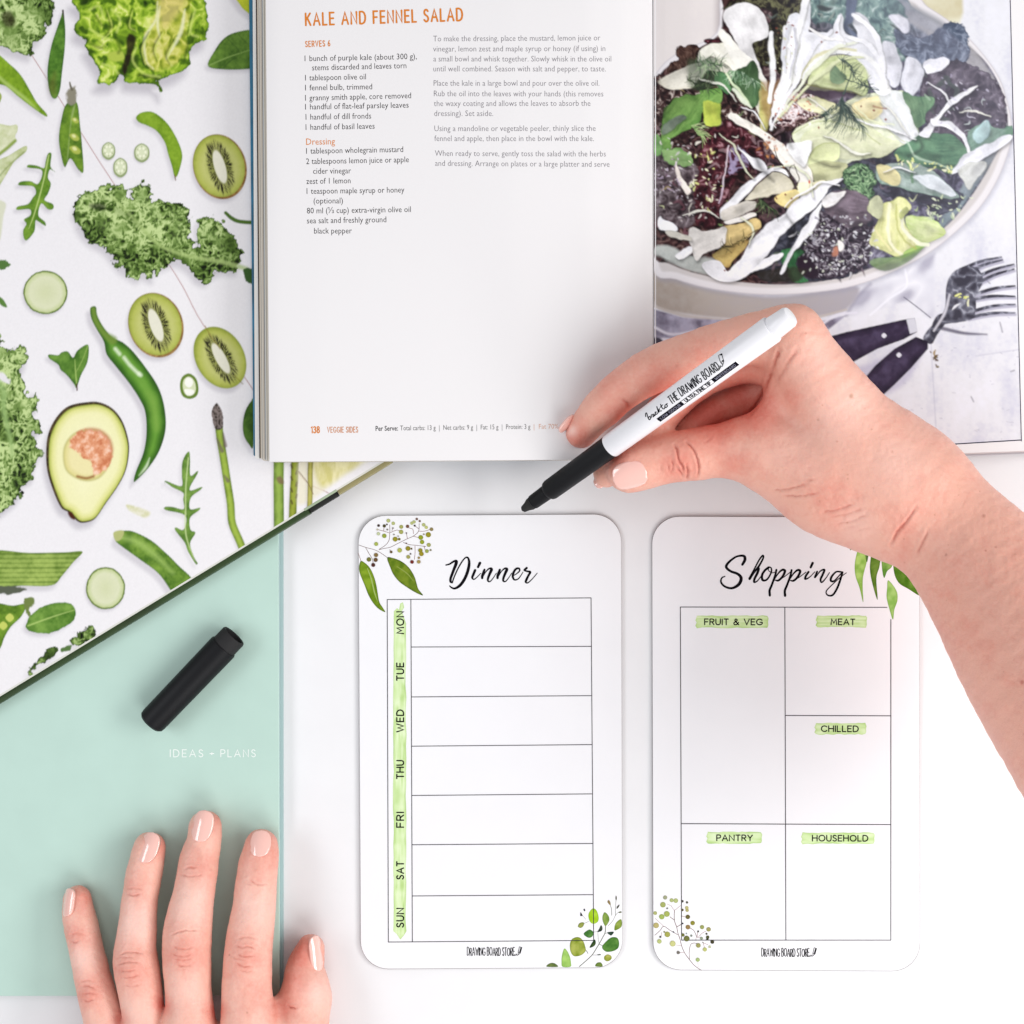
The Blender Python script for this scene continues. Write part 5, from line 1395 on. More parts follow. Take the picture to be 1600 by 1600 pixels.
d.poly(lf2, wleaf((84, 112, 22), (118, 138, 40), (48, 58, 20), 2), True, 2.0)
d.build('printed_leaf', M_print, c1)
d = Decals(cs, base=1.1e-4)
d.stroke(ZA('240 880 300 1040 350 1250 400 1400'), [1, 2, 2, .5], lin((158, 180, 100)), True)
d.stroke(ZA('700 850 860 960 960 1080'), [1, 1.6, .6], lin((140, 156, 76)), True)
G1, G2, G3, G4, G5 = (164, 170, 112), (150, 152, 84), (136, 130, 30), (96, 40, 30), (60, 44, 40)
for x, y, r, c in ((568, 135, 31, G1), (645, 178, 28, G1), (415, 212, 22, G5), (505, 218, 26, (70, 64, 34)), (545, 195, 14, G5), (770, 232, 31, G2), (768, 312, 34, G2), (868, 225, 27, (104, 70, 50)), (935, 175, 26, G1), (970, 155, 26, G1), (1012, 110, 20, (110, 84, 74)), (1058, 143, 18, (110, 84, 74)), (980, 213, 16, G5), (1120, 200, 28, G1), (1160, 240, 26, (176, 180, 110)), (1243, 270, 28, (130, 116, 74)), (1193, 355, 41, G3), (1075, 398, 37, (132, 142, 30)), (1095, 470, 34, (136, 146, 36)), (1200, 515, 32, G2), (1170, 612, 30, (140, 150, 74)), (1228, 595, 17, (130, 126, 104)), (1122, 348, 14, (140, 130, 110)), (413, 340, 27, (176, 184, 146)), (397, 275, 16, (176, 170, 150)), (505, 373, 34, (134, 146, 54)), (675, 425, 38, G3), (738, 425, 20, (104, 96, 24)), (378, 500, 31, (150, 162, 74)), (375, 672, 33, (116, 94, 50)), (265, 742, 35, (104, 104, 44)), (370, 748, 33, (92, 66, 34)), (332, 828, 31, (70, 32, 24)), (745, 598, 36, (160, 166, 78)), (875, 570, 37, (132, 122, 26)), (930, 575, 15, (84, 66, 24)), (1068, 600, 34, (134, 126, 34)), (1085, 655, 36, (138, 126, 28)), (880, 702, 30, (146, 144, 78)), (938, 780, 29, (104, 28, 20)), (1043, 778, 29, (150, 130, 74)), (1045, 715, 19, (140, 120, 70)), (612, 625, 21, (92, 72, 36)), (850, 490, 11, (80, 44, 30)), (850, 328, 11, (60, 30, 40)), (915, 655, 13, (50, 30, 34)), (655, 352, 12, (110, 104, 90)), (722, 378, 11, (130, 126, 116)), (552, 275, 14, (120, 110, 104)), (640, 252, 12, (96, 84, 74)), (1130, 540, 8, (140, 110, 90))):
    p = ZA(f'{x} {y}')[0]
    d.disc(p[0], p[1], r / 10, lin(c))
    d.disc(p[0] - .3, p[1] + .2, r / 10 * .72, lin(c) * 1.14 + .01)
d.build('printed_berry', M_print, c1)
ZB = ZM(840, 1390, 11.43)
d = Decals(cs)
GY = lin((104, 108, 92))
for s, w in (('745 1375 810 1320 900 1240 980 1160 1050 1050 1110 950 1170 840 1205 770 1215 650', 1.2), ('1095 975 1160 1000', .9), ('1205 785 1250 770', .7), ('1260 650 1340 560 1390 460 1440 410 1500 400', .5), ('1390 470 1390 350 1400 200', .6), ('1325 460 1320 350 1295 270', .8), ('830 605 910 570', .5), ('860 530 800 460', .4), ('870 1090 900 1140', 1.0), ('970 1170 1060 1168 1130 1162', .6), ('1075 750 1085 900 1100 960', .5), ('1000 760 1080 750', .4)):
    d.stroke(ZB(s), w, GY, True, 4)
for s, a, b in (('1000 335 1050 370 1080 440 1092 520 1070 580 1000 612 940 580 910 500 912 430 950 365', (150, 190, 20), (172, 208, 60)), ('1190 408 1240 430 1275 490 1278 560 1215 650 1170 580 1158 490', (106, 138, 54), (146, 168, 84)),
    ('1490 530 1508 600 1495 665 1430 712 1375 725 1380 640 1420 570', (110, 136, 40), (150, 168, 80)), ('920 715 980 740 1002 790 960 850 900 858 830 810 835 770', (50, 104, 40), (90, 136, 66)),
    ('690 850 760 862 820 930 860 1060 850 1110 780 1170 690 1192 630 1175 585 1090 578 980 610 890', (116, 136, 30), (168, 176, 86)), ('1360 848 1430 870 1455 950 1440 1040 1360 1095 1240 1112 1170 1070 1155 1010 1220 930 1290 870', (60, 110, 40), (106, 150, 70)),
    ('475 1055 530 1100 580 1210 596 1310 585 1378 445 1378 428 1290 435 1180', (134, 178, 84), (168, 206, 110)), ('168 1378 180 1340 240 1310 310 1320 362 1378', (84, 104, 50), (120, 136, 76)), ('1032 1370 1060 1310 1130 1303 1158 1372', (90, 116, 50), (130, 150, 76)),
    ('1250 1158 1310 1180 1322 1225 1290 1265 1235 1280 1190 1245 1195 1190', (140, 150, 54), (184, 182, 100)), ('720 655 750 600 800 585 832 600 810 660 760 685', (110, 124, 44), (158, 166, 86)),
    ('1135 635 1160 690 1140 740 1070 755 1100 700', (30, 44, 34), (70, 84, 64)), ('1245 765 1360 755 1320 818 1280 805', (30, 56, 44), (70, 90, 76)), ('1020 890 1038 960 1000 1015 930 1038 960 970', (30, 60, 24), (76, 96, 50)),
    ('770 405 805 465 790 470 762 468', (24, 30, 34), (44, 48, 52)), ('835 340 852 370 840 388 818 360', (24, 30, 34), (44, 48, 52)), ('1270 185 1300 230 1300 280 1260 245 1248 215', (140, 120, 80), (176, 160, 110)),
    ('1400 105 1415 150 1402 200 1390 150', (90, 90, 70), (110, 110, 86)), ('1462 268 1450 310 1412 345 1420 300', (74, 78, 66), (110, 112, 96)), ('1445 408 1480 388 1505 402 1470 420', (110, 116, 84), (140, 142, 110)), ('1060 1165 1110 1152 1132 1165 1090 1175', (70, 80, 60), (90, 96, 80))):
    d.poly(ZB(s), wleaf(a, b, tuple(int(v * .85) for v in a), 3), True, 1.8)
d.build('printed_leaf', M_print, c1)

# --- shopping card
c2 = card((1019, 807), (1436.5, 808.5), (1437, 1517), (1021, 1515), 'white planner card headed Shopping with boxes for fruit, meat, pantry and household')
for k, (x0, y0, x1, y1) in enumerate(((1089, 962, 1199, 981), (1277, 962, 1353, 980), (1275, 1130, 1352, 1147.5), (1106, 1300, 1189, 1318), (1254, 1301, 1365, 1318.5))):
    d = Decals(cs); brush(d, x0, y0, x1, y1, False, 10 + k); d.build('green_brush_mark', M_print, c2)
d = Decals(cs, base=8e-5)
for a, b in (((1063, 948.5), (1386, 949)), ((1392, 968), (1392, 1469)), ((1392, 1469), (1065, 1469)), ((1065, 1469), (1063, 948.5)), ((1226.3, 948.7), (1228, 1469)), ((1227, 1118), (1392, 1118.5)), ((1064.5, 1287), (1392, 1288.5))):
    ln(d, a, b, w=1.25, col=BX)
d.build('table_lines', M_print, c2)
for t, x0, x1, y in (('FRUIT & VEG', 1101, 1191, 976), ('MEAT', 1298.5, 1335.5, 976), ('CHILLED', 1283.5, 1341, 1143), ('PANTRY', 1120, 1175.5, 1313.5), ('HOUSEHOLD', 1269.5, 1356, 1314)):
    d = Decals(cs, base=1.2e-4); mono(d, t, (x0, y), (x1, y + .3), 8.8, 1.65, BLK, track=.26, space=.5); d.build('box_heading', M_print, c2)
pp = lambda dx, dy=0: [f'{485+dx} {190+dy} 13 {476+dx} {232+dy} 13 {452+dx} {300+dy} 14 {436+dx} {340+dy} 15 {437+dx} {378+dy} 16', f'{470+dx} {262+dy} 5 {500+dx} {215+dy} 9 {530+dx} {190+dy} 14 {548+dx} {200+dy} 16 {530+dx} {240+dy} 14 {500+dx} {268+dy} 13 {475+dx} {266+dy} 6', f'{505+dx} {266+dy} 5 {545+dx} {240+dy} 5 {590+dx} {205+dy} 5']
script('shopping_title', 1110, 850, 4.706, ['235 152 15 254 115 19 244 88 16 192 93 12 140 130 15 116 168 17 148 200 15 200 220 17 226 252 20 208 298 20 158 325 15 105 312 13 78 280 12 84 250 9 106 238 7',
    '285 250 6 325 180 9 360 115 10 385 85 11 388 105 11 355 165 13 315 215 15 288 256 17', '292 250 6 325 205 8 355 180 14 345 215 16 325 255 15 322 280 13 345 272 7 378 230 5',
    '428 172 14 400 195 14 380 230 15 384 265 15 415 262 11 445 215 10 448 180 9 430 170 7 428 195 5 455 212 5 480 205 5'] + pp(0) + pp(112, 2) +
    ['722 205 13 702 235 14 698 258 12 728 245 6 768 205 5', '752 140 16 737 172 14', '785 203 12 768 245 12', '772 248 5 808 200 8 838 190 13 826 225 14 810 262 13 820 282 9 850 250 6 876 210 5', '962 205 10 925 205 10 892 240 13 886 270 14 910 272 10 945 235 7 972 205 8', '972 208 11 955 265 13 930 330 13 898 376 12 862 376 9 852 348 7 890 305 6 950 250 5 1000 212 4'], c2)
d = Decals(cs); logo(d, 1190, 1264.5, 1494.5, 12.2, 1.25); d.build('shop_name', M_print, c2)
ZC = ZM(1010, 1380, 11.43)
d = Decals(cs)
for s, w in (('980 1555 870 1480 780 1380 680 1240 630 1120 600 1000 560 880 540 780 500 660 500 480', .95), ('770 1370 765 1220 790 1100 840 1070 900 1075', .8), ('500 660 420 600', .9), ('545 780 640 725', 1.0), ('440 400 500 480 560 440 610 400', .5), ('150 930 240 850 310 770 420 840 560 920', .8), ('310 770 160 630', .5), ('630 585 700 605', .7), ('780 800 850 850 900 960', .8), ('905 970 915 870', .7), ('930 960 1000 890 1060 860', .6), ('890 970 880 1020', .5), ('530 1105 620 1115', .5), ('600 1240 680 1240', .5), ('1010 1055 1040 1150', .6), ('1000 1060 1100 1100', .6), ('920 1410 925 1500', .4), ('270 880 265 950', .5), ('370 370 430 400', .4), ('900 970 1000 975', .5)):
    d.stroke(ZC(s), w, BR * (1.0 if w > .7 else 2.0), True, 4)
d.build('printed_stem', M_print, c2)
d = Decals(cs, base=9e-5)
for x, y, r, c in ((335, 255, 38, (146, 150, 118)), (295, 385, 50, (150, 158, 92)), (450, 305, 36, (160, 170, 112)), (525, 312, 42, (166, 176, 116)), (645, 323, 22, (70, 66, 62)), (725, 343, 22, (80, 78, 66)), (372, 450, 17, (120, 122, 116)), (722, 440, 32, (172, 168, 112)), (728, 485, 30, (164, 158, 100)), (643, 478, 23, (80, 72, 48)), (148, 535, 34, (160, 164, 104)), (365, 550, 52, (152, 164, 84)), (275, 600, 48, (148, 166, 84)), (740, 603, 40, (96, 88, 44)), (827, 712, 40, (128, 124, 44)), (742, 785, 42, (136, 112, 70)), (648, 720, 15, (30, 26, 40)), (165, 755, 50, (170, 160, 104)), (995, 785, 38, (140, 146, 84)), (1112, 825, 40, (146, 142, 84)), (375, 915, 50, (150, 152, 74)), (320, 870, 16, (130, 130, 70)), (483, 872, 13, (40, 36, 50)), (925, 862, 17, (66, 70, 62)), (653, 925, 30, (96, 100, 50)), (720, 990, 52, (100, 104, 52)), (715, 898, 14, (130, 146, 146)), (803, 938, 20, (120, 128, 118)), (1075, 905, 18, (60, 60, 36)), (1095, 965, 30, (70, 74, 34)), (1090, 1000, 22, (50, 52, 30)), (1178, 1050, 34, (56, 54, 30)), (985, 985, 26, (130, 142, 118)), (232, 1040, 40, (168, 178, 112)), (470, 1080, 52, (184, 186, 124)), (928, 1112, 42, (142, 140, 84)), (1045, 1185, 37, (172, 176, 108)), (1132, 1138, 24, (176, 180, 144)), (570, 1240, 30, (104, 100, 92)), (250, 960, 18, (30, 24, 32)), (918, 1368, 36, (150, 168, 110)), (1010, 1060, 10, (110, 104, 90))):
    p = ZC(f'{x} {y}')[0]
    if p[0] - r / 11.43 < 1020.5: p[0] = 1020.8 + r / 11.43
    d.disc(p[0], p[1], r / 11.43, lin(c)); d.disc(p[0] + .3, p[1] + .3, r / 11.43 * .7, lin(c) * 1.12 + .01)
d.build('printed_berry', M_print, c2)
ZD = ZM(1000, 780, 2.667)
d = Decals(cs)
for s, a, b in (('918 190 950 215 945 260 930 320 928 370 930 430 915 370 898 320 895 270 905 220', (134, 180, 76), (176, 210, 116)), ('965 190 1000 230 998 280 985 330 990 420 968 350 958 290 962 240', (70, 108, 24), (110, 140, 56)), ('1010 210 1055 240 1050 280 1030 300 1017 328 1008 280', (90, 140, 50), (140, 176, 90)), ('1060 260 1110 300 1150 370 1165 402 1120 375 1080 350 1060 310', (66, 110, 20), (110, 146, 56)), ('1035 338 1068 380 1073 420 1060 460 1054 502 1040 460 1028 410 1030 370', (134, 180, 84), (166, 202, 116)), ('880 160 895 190 885 205 875 212 876 185', (90, 130, 70), (120, 150, 90)), ('940 200 952 225 946 262 940 240', (74, 110, 50), (100, 130, 66))):
    d.poly(ZD(s), wleaf(a, b, tuple(int(v * .85) for v in a), 5), True, 2.0)
d.build('printed_leaf', M_print, c2)

# ------------------------------------------------------------------ marker pen and its cap
def lathe(A, B, prof, seg=40, name='body', close=True):
    """prof: (distance from A along A->B in m, radius in m)"""
    A = Vector(A); B = Vector(B); ax = (B - A).normalized()
    up = Vector((0, 0, 1)); sd = ax.cross(up).normalized(); up2 = sd.cross(ax).normalized()
    vs = []; fs = []
    for t, r in prof:
        for k in range(seg):
            a = 2 * math.pi * k / seg
            vs.append(A + ax * t + (sd * math.cos(a) + up2 * math.sin(a)) * r)
    n = len(prof)
    for i in range(n - 1):
        for k in range(seg):
            k2 = (k + 1) % seg
            fs.append((i * seg + k, i * seg + k2, (i + 1) * seg + k2, (i + 1) * seg + k))
    if close:
        fs.append(tuple(range(seg))[::-1]); fs.append(tuple((n - 1) * seg + k for k in range(seg)))
    me = mesh(name, np.array([tuple(v) for v in vs]), fs, smooth=True)
    bm = bmesh.new(); bm.from_mesh(me); bmesh.ops.recalc_face_normals(bm, faces=bm.faces[:])
    for e in bm.edges:
        if len(e.link_faces) == 2 and e.calc_face_angle(0) > 0.6: e.smooth = False
    bm.to_mesh(me); bm.free()
    return me
M_white = mat('white_barrel', tuple(lin((236, 236, 240))), rough=0.28, spec=0.5, bump=(3000, 0.000004))
M_blkp = mat('black_plastic', (0.006, 0.0065, 0.008), rough=0.5, spec=0.2, bump=(4000, 0.00001))
M_blkm = mat('black_matt', (0.012, 0.012, 0.012), rough=0.8)
PA = W(816, 797, 0.018); PB = W(1236.5, 492.5, 0.094)
PLEN = (PB - PA).length; PAX = (PB - PA).normalized()
def tpx(px):     # distance along the pen for the photo column px
    lo, hi = 0.0, PLEN
    for _ in range(40):
        m = (lo + hi) / 2; p = PA + PAX * m
        X = p.x / (S * (H - p.z) / H) + 800
        if X < px: lo = m
        else: hi = m
    return lo
def rpx(px, r):  # world radius for an apparent half width r px there
    p = PA + PAX * tpx(px)
    return r * S * (H - p.z) / H
pen = root('marker_pen', PA, 'white whiteboard marker with black grip held in the right hand, uncapped', 'pen')
tn = tpx(832); tg0 = tpx(858); tg1 = tpx(953); tb1 = tpx(1207)
child('nib', lathe(PA, PB, [(0, .0005), (.0008, .0014), (.003, .0019), (tn * .8, .0026), (tn + .001, .0027)], name='nib'), M_blkm, pen)
child('nib_holder', lathe(PA, PB, [(tn, rpx(835, 9)), (tn + .0006, rpx(835, 11.5)), (tg0 - .0002, rpx(855, 12.5)), (tg0 + .001, rpx(855, 12.5))], name='nib_holder'), M_blkp, pen)
child('grip', lathe(PA, PB, [(tg0 - .0008, rpx(858, 13)), (tg0, rpx(858, 15.6)), (tg0 + .001, rpx(858, 16.6)), (tg1 - .0002, rpx(950, 18.4)), (tg1 + .0005, rpx(952, 18.4))], name='grip'), M_blkp, pen)
R0 = rpx(955, 19.0); R1 = rpx(1205, 22.6)
barrel = child('barrel', lathe(PA, PB, [(tg1, R0 - .0012), (tg1 + .0001, R0 - .0002), (tg1 + .0006, R0), (tb1 - .0006, R1), (tb1, R1 - .0003), (tb1 + .0001, R1 - .001)], 64, 'barrel'), M_white, pen)
child('end_plug', lathe(PA, PB, [(tb1 - .0005, R1 - .0012), (tb1 + .0003, R1 - .0009), (tb1 + .001, R1 - .0008), (PLEN - .0012, R1 - .0012), (PLEN - .0003, R1 - .0017), (PLEN, R1 - .0026)], 48, 'end_plug'), M_white, pen)
_sd = PAX.cross(Vector((0, 0, 1))).normalized(); _up = _sd.cross(PAX).normalized()
def pens(u, b, o):
    """u = photo column along the axis, b = offset across the barrel (photo px, + is below the axis in the photo)"""
    t = tpx(u) if not (u in _tc) else _tc[u]
    _tc[u] = t
    R = R0 + (R1 - R0) * (t - tg1) / (tb1 - tg1)
    c = PA + PAX * t
    rp = S * (H - c.z) / H
    th = math.asin(max(-.98, min(.98, b * rp / R)))
    # turn the print towards the camera
    v = (Vector((0, 0, H)) - c); v -= PAX * v.dot(PAX); v.normalize()
    s = PAX.cross(v).normalized()
    return c + (v * math.cos(th) + s * math.sin(th)) * (R + o)
_tc = {}
class PenDec(Decals):
    pass
NAVY = lin((16, 16, 26))
F3 = 0.82   # px along the axis in x per px of true length
def pd(base):
    q = Decals(pens, base=base); q.maxseg = 1.2
    return q
d = pd(4e-5)
def subd(x0, x1, y0, y1, col, n=10, m=3):
    xs = np.linspace(x0, x1, n); ys = np.linspace(y0, y1, m)
    pts = [(x, y) for y in ys for x in xs]
    fs = [(j * n + i, j * n + i + 1, (j + 1) * n + i + 1, (j + 1) * n + i) for j in range(m - 1) for i in range(n - 1)]
    d.add(pts, fs, col)
subd(1028, 1066, 7.4, 14.8, NAVY); subd(1113, 1151.5, 7.4, 14.8, NAVY)
subd(1066, 1113, 7.4, 8.1, NAVY, 12, 2); subd(1066, 1113, 14.2, 14.8, NAVY, 12, 2)
d.build('label_band', M_print, pen)
def monop(dec, text, x0, x1, yb_, caph, w, col, **k):
    # coordinates squeezed so strokes keep their weight on the slanting barrel
    mono(dec, text, (x0, yb_), (x1, yb_), caph, w, col, **k)
d = pd(6e-5); monop(d, 'THE DRAWING BOARD', 1055, 1131, 2.6, 13, 1.25, NAVY, track=.3, space=.5, jit=.05, seed=4); pencil(d, (1131.5, 2.0), (.82, -.1), 15, NAVY, 1.1); d.build('label_text', M_print, pen)
d = pd(7e-5); monop(d, 'ULTRA FINE TIP', 1070, 1109, 13.4, 4.6, 1.0, NAVY, track=.3, space=.5, seed=4); d.build('label_text', M_print, pen)
d = pd(8e-5)
monop(d, 'LOW ODOUR', 1032, 1062, 13.0, 3.8, .6, lin((130, 130, 146)), track=.34, space=.5); monop(d, 'WHITEBOARD', 1117, 1148, 13.0, 3.8, .6, lin((130, 130, 146)), track=.34, space=.5)
d.build('label_text', M_print, pen)
d = pd(6e-5)
for s in ('1019 -5 1020.5 -9 1022 -8 1020.5 0 1021 2.5 1023.5 1 1023 -2 1021 -1', '1024.5 1 1026 -2 1028 -1 1026.5 2 1029 1 1029.5 -1.5 1029 2 1031 1', '1033.5 -1 1032 -2 1031.5 1.5 1034 1.5 1036 -1 1037.5 -8 1036 1.5', '1036 -1 1039 -2.5 1037 0 1039.5 2', '1043 -7 1042.5 0 1044 2 1045.5 .5', '1040.8 -3.5 1045 -4.4', '1048.5 -2 1046.5 -1 1046.5 2 1049 1.5 1049.6 -1.5 1048 -2 1051 -2'):
    d.stroke(PT(s), 1.25, NAVY, True, 4)
d.build('label_script', M_print, pen)

# cap lying on the notebook
zc_ = NB + 0.00625
CA = W(234, 1131, zc_); CB = W(366, 993, zc_)
cl = (CB - CA).length
cap = root('pen_cap', W(290, 1070, NB), 'black marker cap lying on the mint notebook', 'pen cap')
Rc = 22.6 * S * (H - zc_) / H
t1 = cl - .0062
child('cap_body', lathe(CA, CB, [(0, Rc * .55), (.0003, Rc * .8), (.0012, Rc * .95), (.0026, Rc * .985), (t1 - .0006, Rc * 1.035), (t1, Rc * 1.0), (t1 + .0001, Rc * .9), (t1 - .0012, Rc * .88)], 56, 'cap_body'), M_blkp, cap)
child('cap_rim', lathe(CA, CB, [(t1 - .001, Rc * .93), (cl - .0006, Rc * .93), (cl, Rc * .88), (cl - .0002, Rc * .74), (t1 - .012, Rc * .7)], 56, 'cap_rim'), mat('black_rubbery', (.008, .008, .009), rough=.75), cap)
for k in range(0):
    a = 2 * math.pi * k / 14
    ax = (CB - CA).normalized(); sd = ax.cross(Vector((0, 0, 1))).normalized(); up2 = sd.cross(ax)
    o_ = (sd * math.cos(a) + up2 * math.sin(a)) * Rc * .94
    child('cap_rib', lathe(CA + ax * (t1 - .0002) + o_, CB + o_, [(0, .00035), (.0050, .0003), (.0053, .0001)], 6, 'cap_rib'), M_blkp, cap)
# ------------------------------------------------------------------ hands: one distance field each, turned into one skin
def w2(px, py, z): return np.array(tuple(W(px, py, z)))
def chain(pts, sub=5):
    """pts: (px, py, z, r_px[, flat]) -> dense list of (xyz, r)"""
    P = []
    for p in pts:
        px, py, z, r = p[:4]
        P.append([px, py, z * 1e4, r])
    Q = catmull(np.array(P), sub) if len(P) > 2 else np.array(P)
    out = []
    for px, py, z, r in Q:
        z = z / 1e4
        out.append((w2(px, py, z), r * S * (H - z) / H))
    return out

class Field:
    def __init__(self, lo, hi, res):
        self.lo = np.array(lo); self.res = res
        self.n = np.ceil((np.array(hi) - self.lo) / res).astype(int) + 1
        self.ax = [self.lo[i] + res * np.arange(self.n[i]) for i in range(3)]
    def new(self): return np.full(self.n, 0.03, np.float32)
    def segs(self, ch, flat=1.0, k=0.0008):
        f = self.new()
        for (a, ra), (b, rb) in zip(ch[:-1], ch[1:]):
            m = max(ra, rb) + 0.012
            lo = np.minimum(a, b) - m; hi = np.maximum(a, b) + m
            i0 = np.clip(((lo - self.lo) / self.res).astype(int), 0, self.n); i1 = np.clip(((hi - self.lo) / self.res).astype(int) + 1, 0, self.n)
            if np.any(i1 <= i0): continue
            x = self.ax[0][i0[0]:i1[0], None, None]; y = self.ax[1][None, i0[1]:i1[1], None]; z = self.ax[2][None, None, i0[2]:i1[2]]
            d = b - a; L2 = float(d @ d) + 1e-12
            t = np.clip(((x - a[0]) * d[0] + (y - a[1]) * d[1] + (z - a[2]) * d[2]) / L2, 0, 1)
            dz = (z - a[2] - t * d[2]) / flat
            q = np.sqrt((x - a[0] - t * d[0]) ** 2 + (y - a[1] - t * d[1]) ** 2 + dz * dz) - (ra + (rb - ra) * t)
            q = q * min(1.0, flat) if flat < 1 else q
            s = f[i0[0]:i1[0], i0[1]:i1[1], i0[2]:i1[2]]
            np.minimum(s, q.astype(np.float32), out=s)
        return f
def smin(a, b, k):
    h = np.maximum(k - np.abs(a - b), 0) / k
    return np.minimum(a, b) - h * h * k * 0.25

def surface_nets(f, F):
    s = f < 0
    nx, ny, nz = f.shape
    c = np.zeros((nx - 1, ny - 1, nz - 1), np.uint8)
    for dx in (0, 1):
        for dy in (0, 1):
            for dz in (0, 1):
                c += s[dx:nx - 1 + dx, dy:ny - 1 + dy, dz:nz - 1 + dz]
    I = np.argwhere((c > 0) & (c < 8))
    vid = -np.ones((nx - 1, ny - 1, nz - 1), np.int32); vid[I[:, 0], I[:, 1], I[:, 2]] = np.arange(len(I))
    acc = np.zeros((len(I), 3)); cnt = np.zeros(len(I))
    corners = [(i, j, k) for i in (0, 1) for j in (0, 1) for k in (0, 1)]
    for a in corners:
        for ax in range(3):
            if a[ax] == 1: continue
            b = list(a); b[ax] = 1
            fa = f[I[:, 0] + a[0], I[:, 1] + a[1], I[:, 2] + a[2]]; fb = f[I[:, 0] + b[0], I[:, 1] + b[1], I[:, 2] + b[2]]
            m = (fa < 0) != (fb < 0)
            t = np.where(m, fa / np.where(m, fa - fb, 1), 0)
            p = np.tile(np.array(a, float), (len(I), 1)); p[:, ax] = t
            acc[m] += p[m]; cnt[m] += 1
    V = F.lo + (I + acc / cnt[:, None]) * F.res
    Q = []
    for ax in range(3):
        o = [(1, 2), (2, 0), (0, 1)][ax]
        sl0 = [slice(None)] * 3; sl1 = [slice(None)] * 3
        sl0[ax] = slice(0, -1); sl1[ax] = slice(1, None)
        e = s[tuple(sl0)] != s[tuple(sl1)]
        E = np.argwhere(e)
        ok = (E[:, o[0]] > 0) & (E[:, o[1]] > 0) & (E[:, o[0]] < f.shape[o[0]] - 1) & (E[:, o[1]] < f.shape[o[1]] - 1)
        E = E[ok]
        def cell(du, dv):
            C = E.copy(); C[:, o[0]] -= du; C[:, o[1]] -= dv
            return vid[C[:, 0], C[:, 1], C[:, 2]]
        q = np.stack([cell(0, 0), cell(1, 0), cell(1, 1), cell(0, 1)], -1)
        inside = s[E[:, 0], E[:, 1], E[:, 2]]
        q[~inside] = q[~inside][:, ::-1]
        Q.append(q)
    Q = np.concatenate(Q)
    Q = Q[(Q >= 0).all(1)]
    return V, Q

def relax(V, Q, n=2, lam=0.5):
    E = np.concatenate([Q[:, [0, 1]], Q[:, [1, 2]], Q[:, [2, 3]], Q[:, [3, 0]]])
    deg = np.bincount(E.ravel(), minlength=len(V)).astype(float)[:, None]
    for it in range(n):
        for l in (lam, -lam * 0.96):
            s = np.zeros_like(V)
            for i in range(3):
                s[:, i] = np.bincount(E[:, 0], V[E[:, 1], i], len(V)) + np.bincount(E[:, 1], V[E[:, 0], i], len(V))
            V = V + l * (s / np.maximum(deg, 1) - V)
    return V

def vnormals(V, Q):
    n = np.cross(V[Q[:, 2]] - V[Q[:, 0]], V[Q[:, 3]] - V[Q[:, 1]])
    N = np.zeros_like(V)
    for i in range(4):
        for j in range(3):
            N[:, j] += np.bincount(Q[:, i], n[:, j], len(V))
    return N / (np.linalg.norm(N, axis=1)[:, None] + 1e-20)

def topx(V):
    k = S * (H - V[:, 2]) / H
    return V[:, 0] / k + 800, 800 - V[:, 1] / k

def segdist(X, Y, P):
    d = np.full(X.shape, 1e9)
    for (ax, ay), (bx, by) in zip(P[:-1], P[1:]):
        ex, ey = bx - ax, by - ay
        t = np.clip(((X - ax) * ex + (Y - ay) * ey) / (ex * ex + ey * ey + 1e-9), 0, 1)
        d = np.minimum(d, np.hypot(X - ax - ex * t, Y - ay - ey * t))
    return d

SKIN = lin((238, 184, 167)); RED = lin((218, 124, 108)); PALEC = lin((250, 214, 202))
M_skin = mat('skin', vcol=True, rough=0.42, spec=0.4, sss=0.12)
_nt = M_skin.node_tree
_g1 = nd(_nt, 'ShaderNodeNewGeometry')
_v = nd(_nt, 'ShaderNodeTexVoronoi'); _v.feature = 'DISTANCE_TO_EDGE'; _v.inputs['Scale'].default_value = 1500
_n = nd(_nt, 'ShaderNodeTexNoise'); _n.inputs['Scale'].default_value = 700; _n.inputs['Detail'].default_value = 5
_nt.links.new(_g1.outputs['Position'], _v.inputs['Vector']); _nt.links.new(_g1.outputs['Position'], _n.inputs['Vector'])
_m = nd(_nt, 'ShaderNodeMath', operation='MULTIPLY_ADD'); _m.inputs[1].default_value = 0.5
_nt.links.new(_v.outputs['Distance'], _m.inputs[0]); _nt.links.new(_n.outputs['Fac'], _m.inputs[2])
_b = nd(_nt, 'ShaderNodeBump'); _b.inputs['Strength'].default_value = .9; _b.inputs['Distance'].default_value = 0.00019
_nt.links.new(_m.outputs[0], _b.inputs['Height']); _nt.links.new(_b.outputs['Normal'], _nt.nodes['Principled BSDF'].inputs['Normal'])
_rr = nd(_nt, 'ShaderNodeMapRange'); _rr.inputs['To Min'].default_value = .36; _rr.inputs['To Max'].default_value = .52
_nt.links.new(_n.outputs['Fac'], _rr.inputs['Value']); _nt.links.new(_rr.outputs['Result'], _nt.nodes['Principled BSDF'].inputs['Roughness'])

def refine(V, Q):
    """split every quad in four"""
    n = len(V)
    E = np.concatenate([Q[:, [0, 1]], Q[:, [1, 2]], Q[:, [2, 3]], Q[:, [3, 0]]])
    E = np.sort(E, axis=1)
    key = E[:, 0].astype(np.int64) * n + E[:, 1]
    u, inv = np.unique(key, return_inverse=True)
    mid = (V[u // n] + V[u % n]) / 2
    m = len(Q); e = inv.reshape(4, m).T + n
    c = np.arange(m) + n + len(u)
    V2 = np.concatenate([V, mid, V[Q].mean(1)])
    Q2 = np.concatenate([np.stack([Q[:, i], e[:, i], c, e[:, (i + 3) % 4]], -1) for i in range(4)])
    return V2, Q2

